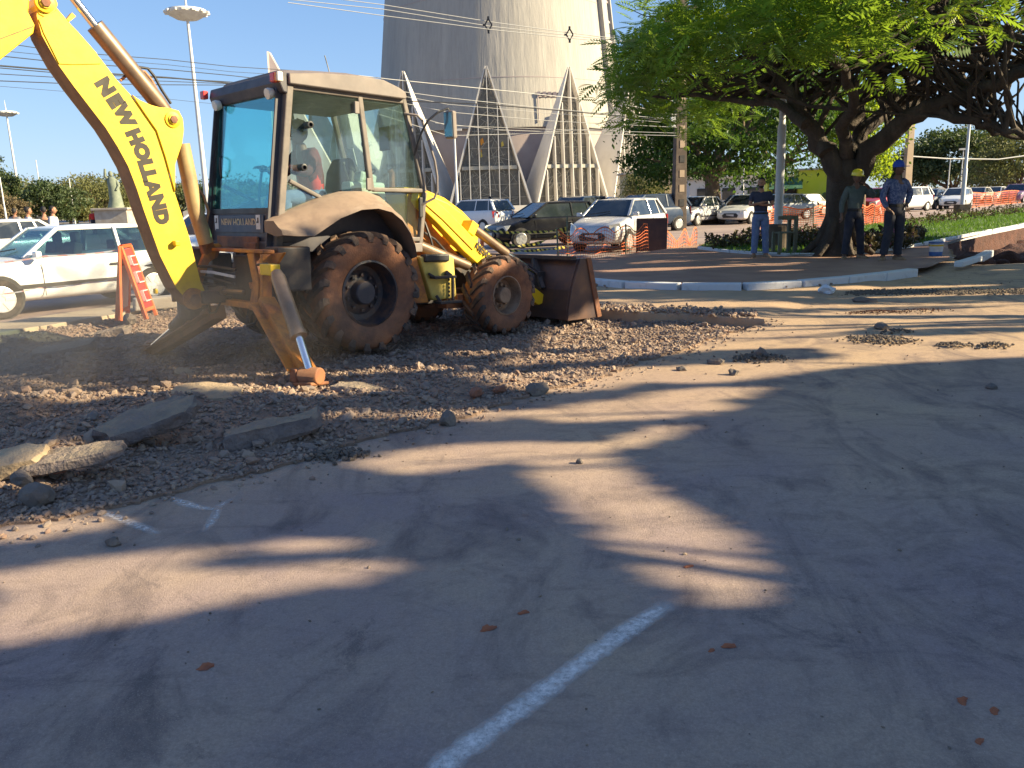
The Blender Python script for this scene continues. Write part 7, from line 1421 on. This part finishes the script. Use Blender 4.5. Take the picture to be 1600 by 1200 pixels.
# ---- paint bucket and broken kerb
q = g(1461, 408, .0); t = thing('paint_bucket', 'blue and white paint bucket with a yellow rim standing on the plaza edge', 'bucket', (q.x, q.y, PLZ if False else .05)); t.scale = (.8, .8, .9); BKB = mat('bucket_blue', (.04, .12, .36), .4, col2=(.06, .16, .42), scale=6); BKW = mat('bucket_white', (.62, .64, .68), .4, col2=(.5, .5, .52), scale=8)
b = MB(); b.lathe([(.001, 0), (.155, 0), (.175, .36), (.185, .362), (.185, .40), (.172, .40), (.168, .37), (.001, .30)], (0, 0, 0), (0, 0, 1), 28); pb = b.build('pail', BKW, t, smooth=40)
b = MB(); b.lathe([(.157, .02), (.1605, .02), (.1675, .17), (.164, .17)], (0, 0, 0), (0, 0, 1), 28, closed=True); b.build('label_band', BKB, pb, smooth=40)
b = MB(); b.lathe([(.172, .30), (.178, .30), (.1805, .34), (.175, .34)], (0, 0, 0), (0, 0, 1), 28, closed=True); b.build('yellow_rim', mat('bucket_yellow', (.6, .42, .03), .5), pb, smooth=40); b = MB(); b.lathe([(.181, .36), (.188, .362), (.188, .405), (.181, .405)], (0, 0, 0), (0, 0, 1), 28, closed=True); b.build('lid_rim', BKB, pb)
b = MB(); b.tube([(.18 * math.cos(a), -.02 - .10 * math.sin(a), .36 - .12 * math.sin(a)) for a in np.linspace(0, math.pi, 9)], .006, 5); b.build('handle', M_GALV, pb)
a, c = g(1497, 418, .06), g(1545, 403, .06); t = thing('kerb_piece', 'loose whitewashed kerb piece lying beside the paint bucket', 'kerb stone', a); d = c - a
b = MB(); b.beam((0, 0, .06), tuple(d * .62 + V((0, 0, .06))), .16, .11); b.build('stone', M_WHITE, t, bevel=.02); b = MB(); b.beam(tuple(d * .66 + V((0, 0, .05))), tuple(d + V((0, 0, .10))), .17, .14); b.build('broken_end', M_WHITE, t, bevel=.02)
# ---- statue on its pedestal
q = at(185, 350, 60); t = thing('statue', 'greenish statue with a raised arm on a pale stone pedestal behind the digging arm', 'statue', (q.x, q.y, 0)); STN = mat('statue_green', (.16, .19, .14), .8, col2=(.24, .26, .2), scale=3)
b = MB(); b.box((0, 0, .9), (2.3, 2.0, 1.8)); b.box((0, 0, 1.72), (2.6, 2.3, .16)); b.build('pedestal', M_CONC, t, bevel=.03)
b = MB(); b.tube([(0, 0, 1.8), (.05, 0, 2.4), (0, 0, 3.2), (-.05, 0, 3.7), (-.08, 0, 3.95)], [.55, .42, .36, .34, .14], 12); b.ball((-.10, 0, 4.15), (.15, .16, .20)); b.tube([(-.25, 0, 3.7), (-.45, -.1, 4.0), (-.40, -.1, 4.5)], [.13, .11, .07], 8); b.tube([(.25, 0, 3.65), (.42, -.1, 3.3), (.30, -.3, 3.0)], [.13, .11, .07], 8); b.build('figure', STN, t, smooth=60)
# ---- lime kiosk
q = at(1268, 330, 62); t = thing('kiosk', 'lime green kiosk with a dark green awning behind the lamp post', 'kiosk', (q.x, q.y, 0), R(-12)); LIME = mat('wall_lime', (.55, .62, .03), .7, col2=(.62, .60, .10), scale=.6)
b = MB(); b.box((.6, 0, 1.5), (3.6, 3, 3.0)); b.box((-2.2, .3, 1.25), (2.2, 2.6, 2.5)); b.build('wall', LIME, t); b = MB(); b.box((-.4, 0, 3.06), (5.8, 3.3, .12)); b.build('roof', M_CONC, t)
AWN = mat('awning_green', (.03, .12, .06), .8, col2=(.12, .22, .14), scale=2); b = MB(); b.prism([(-3.2, -1.1, 2.6), (-3.3, -2.2, 1.75), (-3.3, -2.2, 1.7), (-3.2, -1.1, 2.5)], (2.3, 0, 0)); b.build('awning', AWN, t); b = MB(); b.box((-2.1, -1.03, 1.35), (1.7, .1, .9)); b.build('serving_hatch', M_TRIM, t)
q = at(1148, 318, 75); t = thing('low_building', 'low pale building glimpsed under the dense tree', 'building', (q.x, q.y, 0)); b = MB(); b.box((0, 0, 1.4), (9, 4, 2.8)); b.build('wall', mat('wall_pale', (.55, .54, .50), .9), t); b = MB(); b.box((0, 0, 2.9), (9.6, 4.6, .2)); b.build('roof', M_CONC, t)
for k in range(4): b = MB(); b.box((-3.3 + 2.2 * k, -2.02, 1.5), (1.1, .08, 1.0)); b.build('window', M_TRIM, t)
q = at(1025, 318, 100); t = thing('low_building', 'sand coloured low building between the church and the utility pole', 'building', (q.x, q.y, 0)); b = MB(); b.box((0, 0, 2.0), (8, 5, 4)); b.build('wall', mat('wall_sand', (.55, .43, .25), .9), t); b = MB(); b.box((0, 0, 4.1), (8.6, 5.6, .2)); b.build('roof', M_CONC, t)
for k in range(3): b = MB(); b.box((-2.4 + 2.4 * k, -2.52, 1.9), (1.1, .08, 1.5)); b.build('window', M_TRIM, t)
# ---- dust hanging over the rubble behind the stabilizers
def dust(label_name, c, r, dens, seed):
    m = bpy.data.materials.new('dust_volume'); m.use_nodes = True; nt = m.node_tree; nt.nodes.clear(); out = nt.nodes.new('ShaderNodeOutputMaterial'); pv = nt.nodes.new('ShaderNodeVolumePrincipled'); tc = nt.nodes.new('ShaderNodeTexCoord')
    pv.inputs['Color'].default_value = (.80, .68, .54, 1); pv.inputs['Anisotropy'].default_value = .2
    n = _ramp(nt, _noise(nt, tc.outputs['Object'], 1.6, 3, .55), .38, .72); gr = nt.nodes.new('ShaderNodeTexGradient'); gr.gradient_type = 'SPHERICAL'
    nt.links.new(_map(nt, tc.outputs['Object'], tuple(1 / x for x in r)), gr.inputs[0]); d = _math(nt, 'MULTIPLY', _math(nt, 'MULTIPLY', n, gr.outputs['Fac']), dens); nt.links.new(d, pv.inputs['Density']); nt.links.new(pv.outputs[0], out.inputs['Volume'])
    b = MB(); b.ball((0, 0, 0), r, 24, 14); o = b.build(label_name, m, None, smooth=60); o.location = c; return tag(o, kind='stuff')
dust('dust_cloud', (-3.6, 7.0, .55), (2.6, 1.5, .85), .75, 1); dust('dust_cloud', (-4.6, 5.9, .35), (1.7, 1.2, .7), .9, 2)
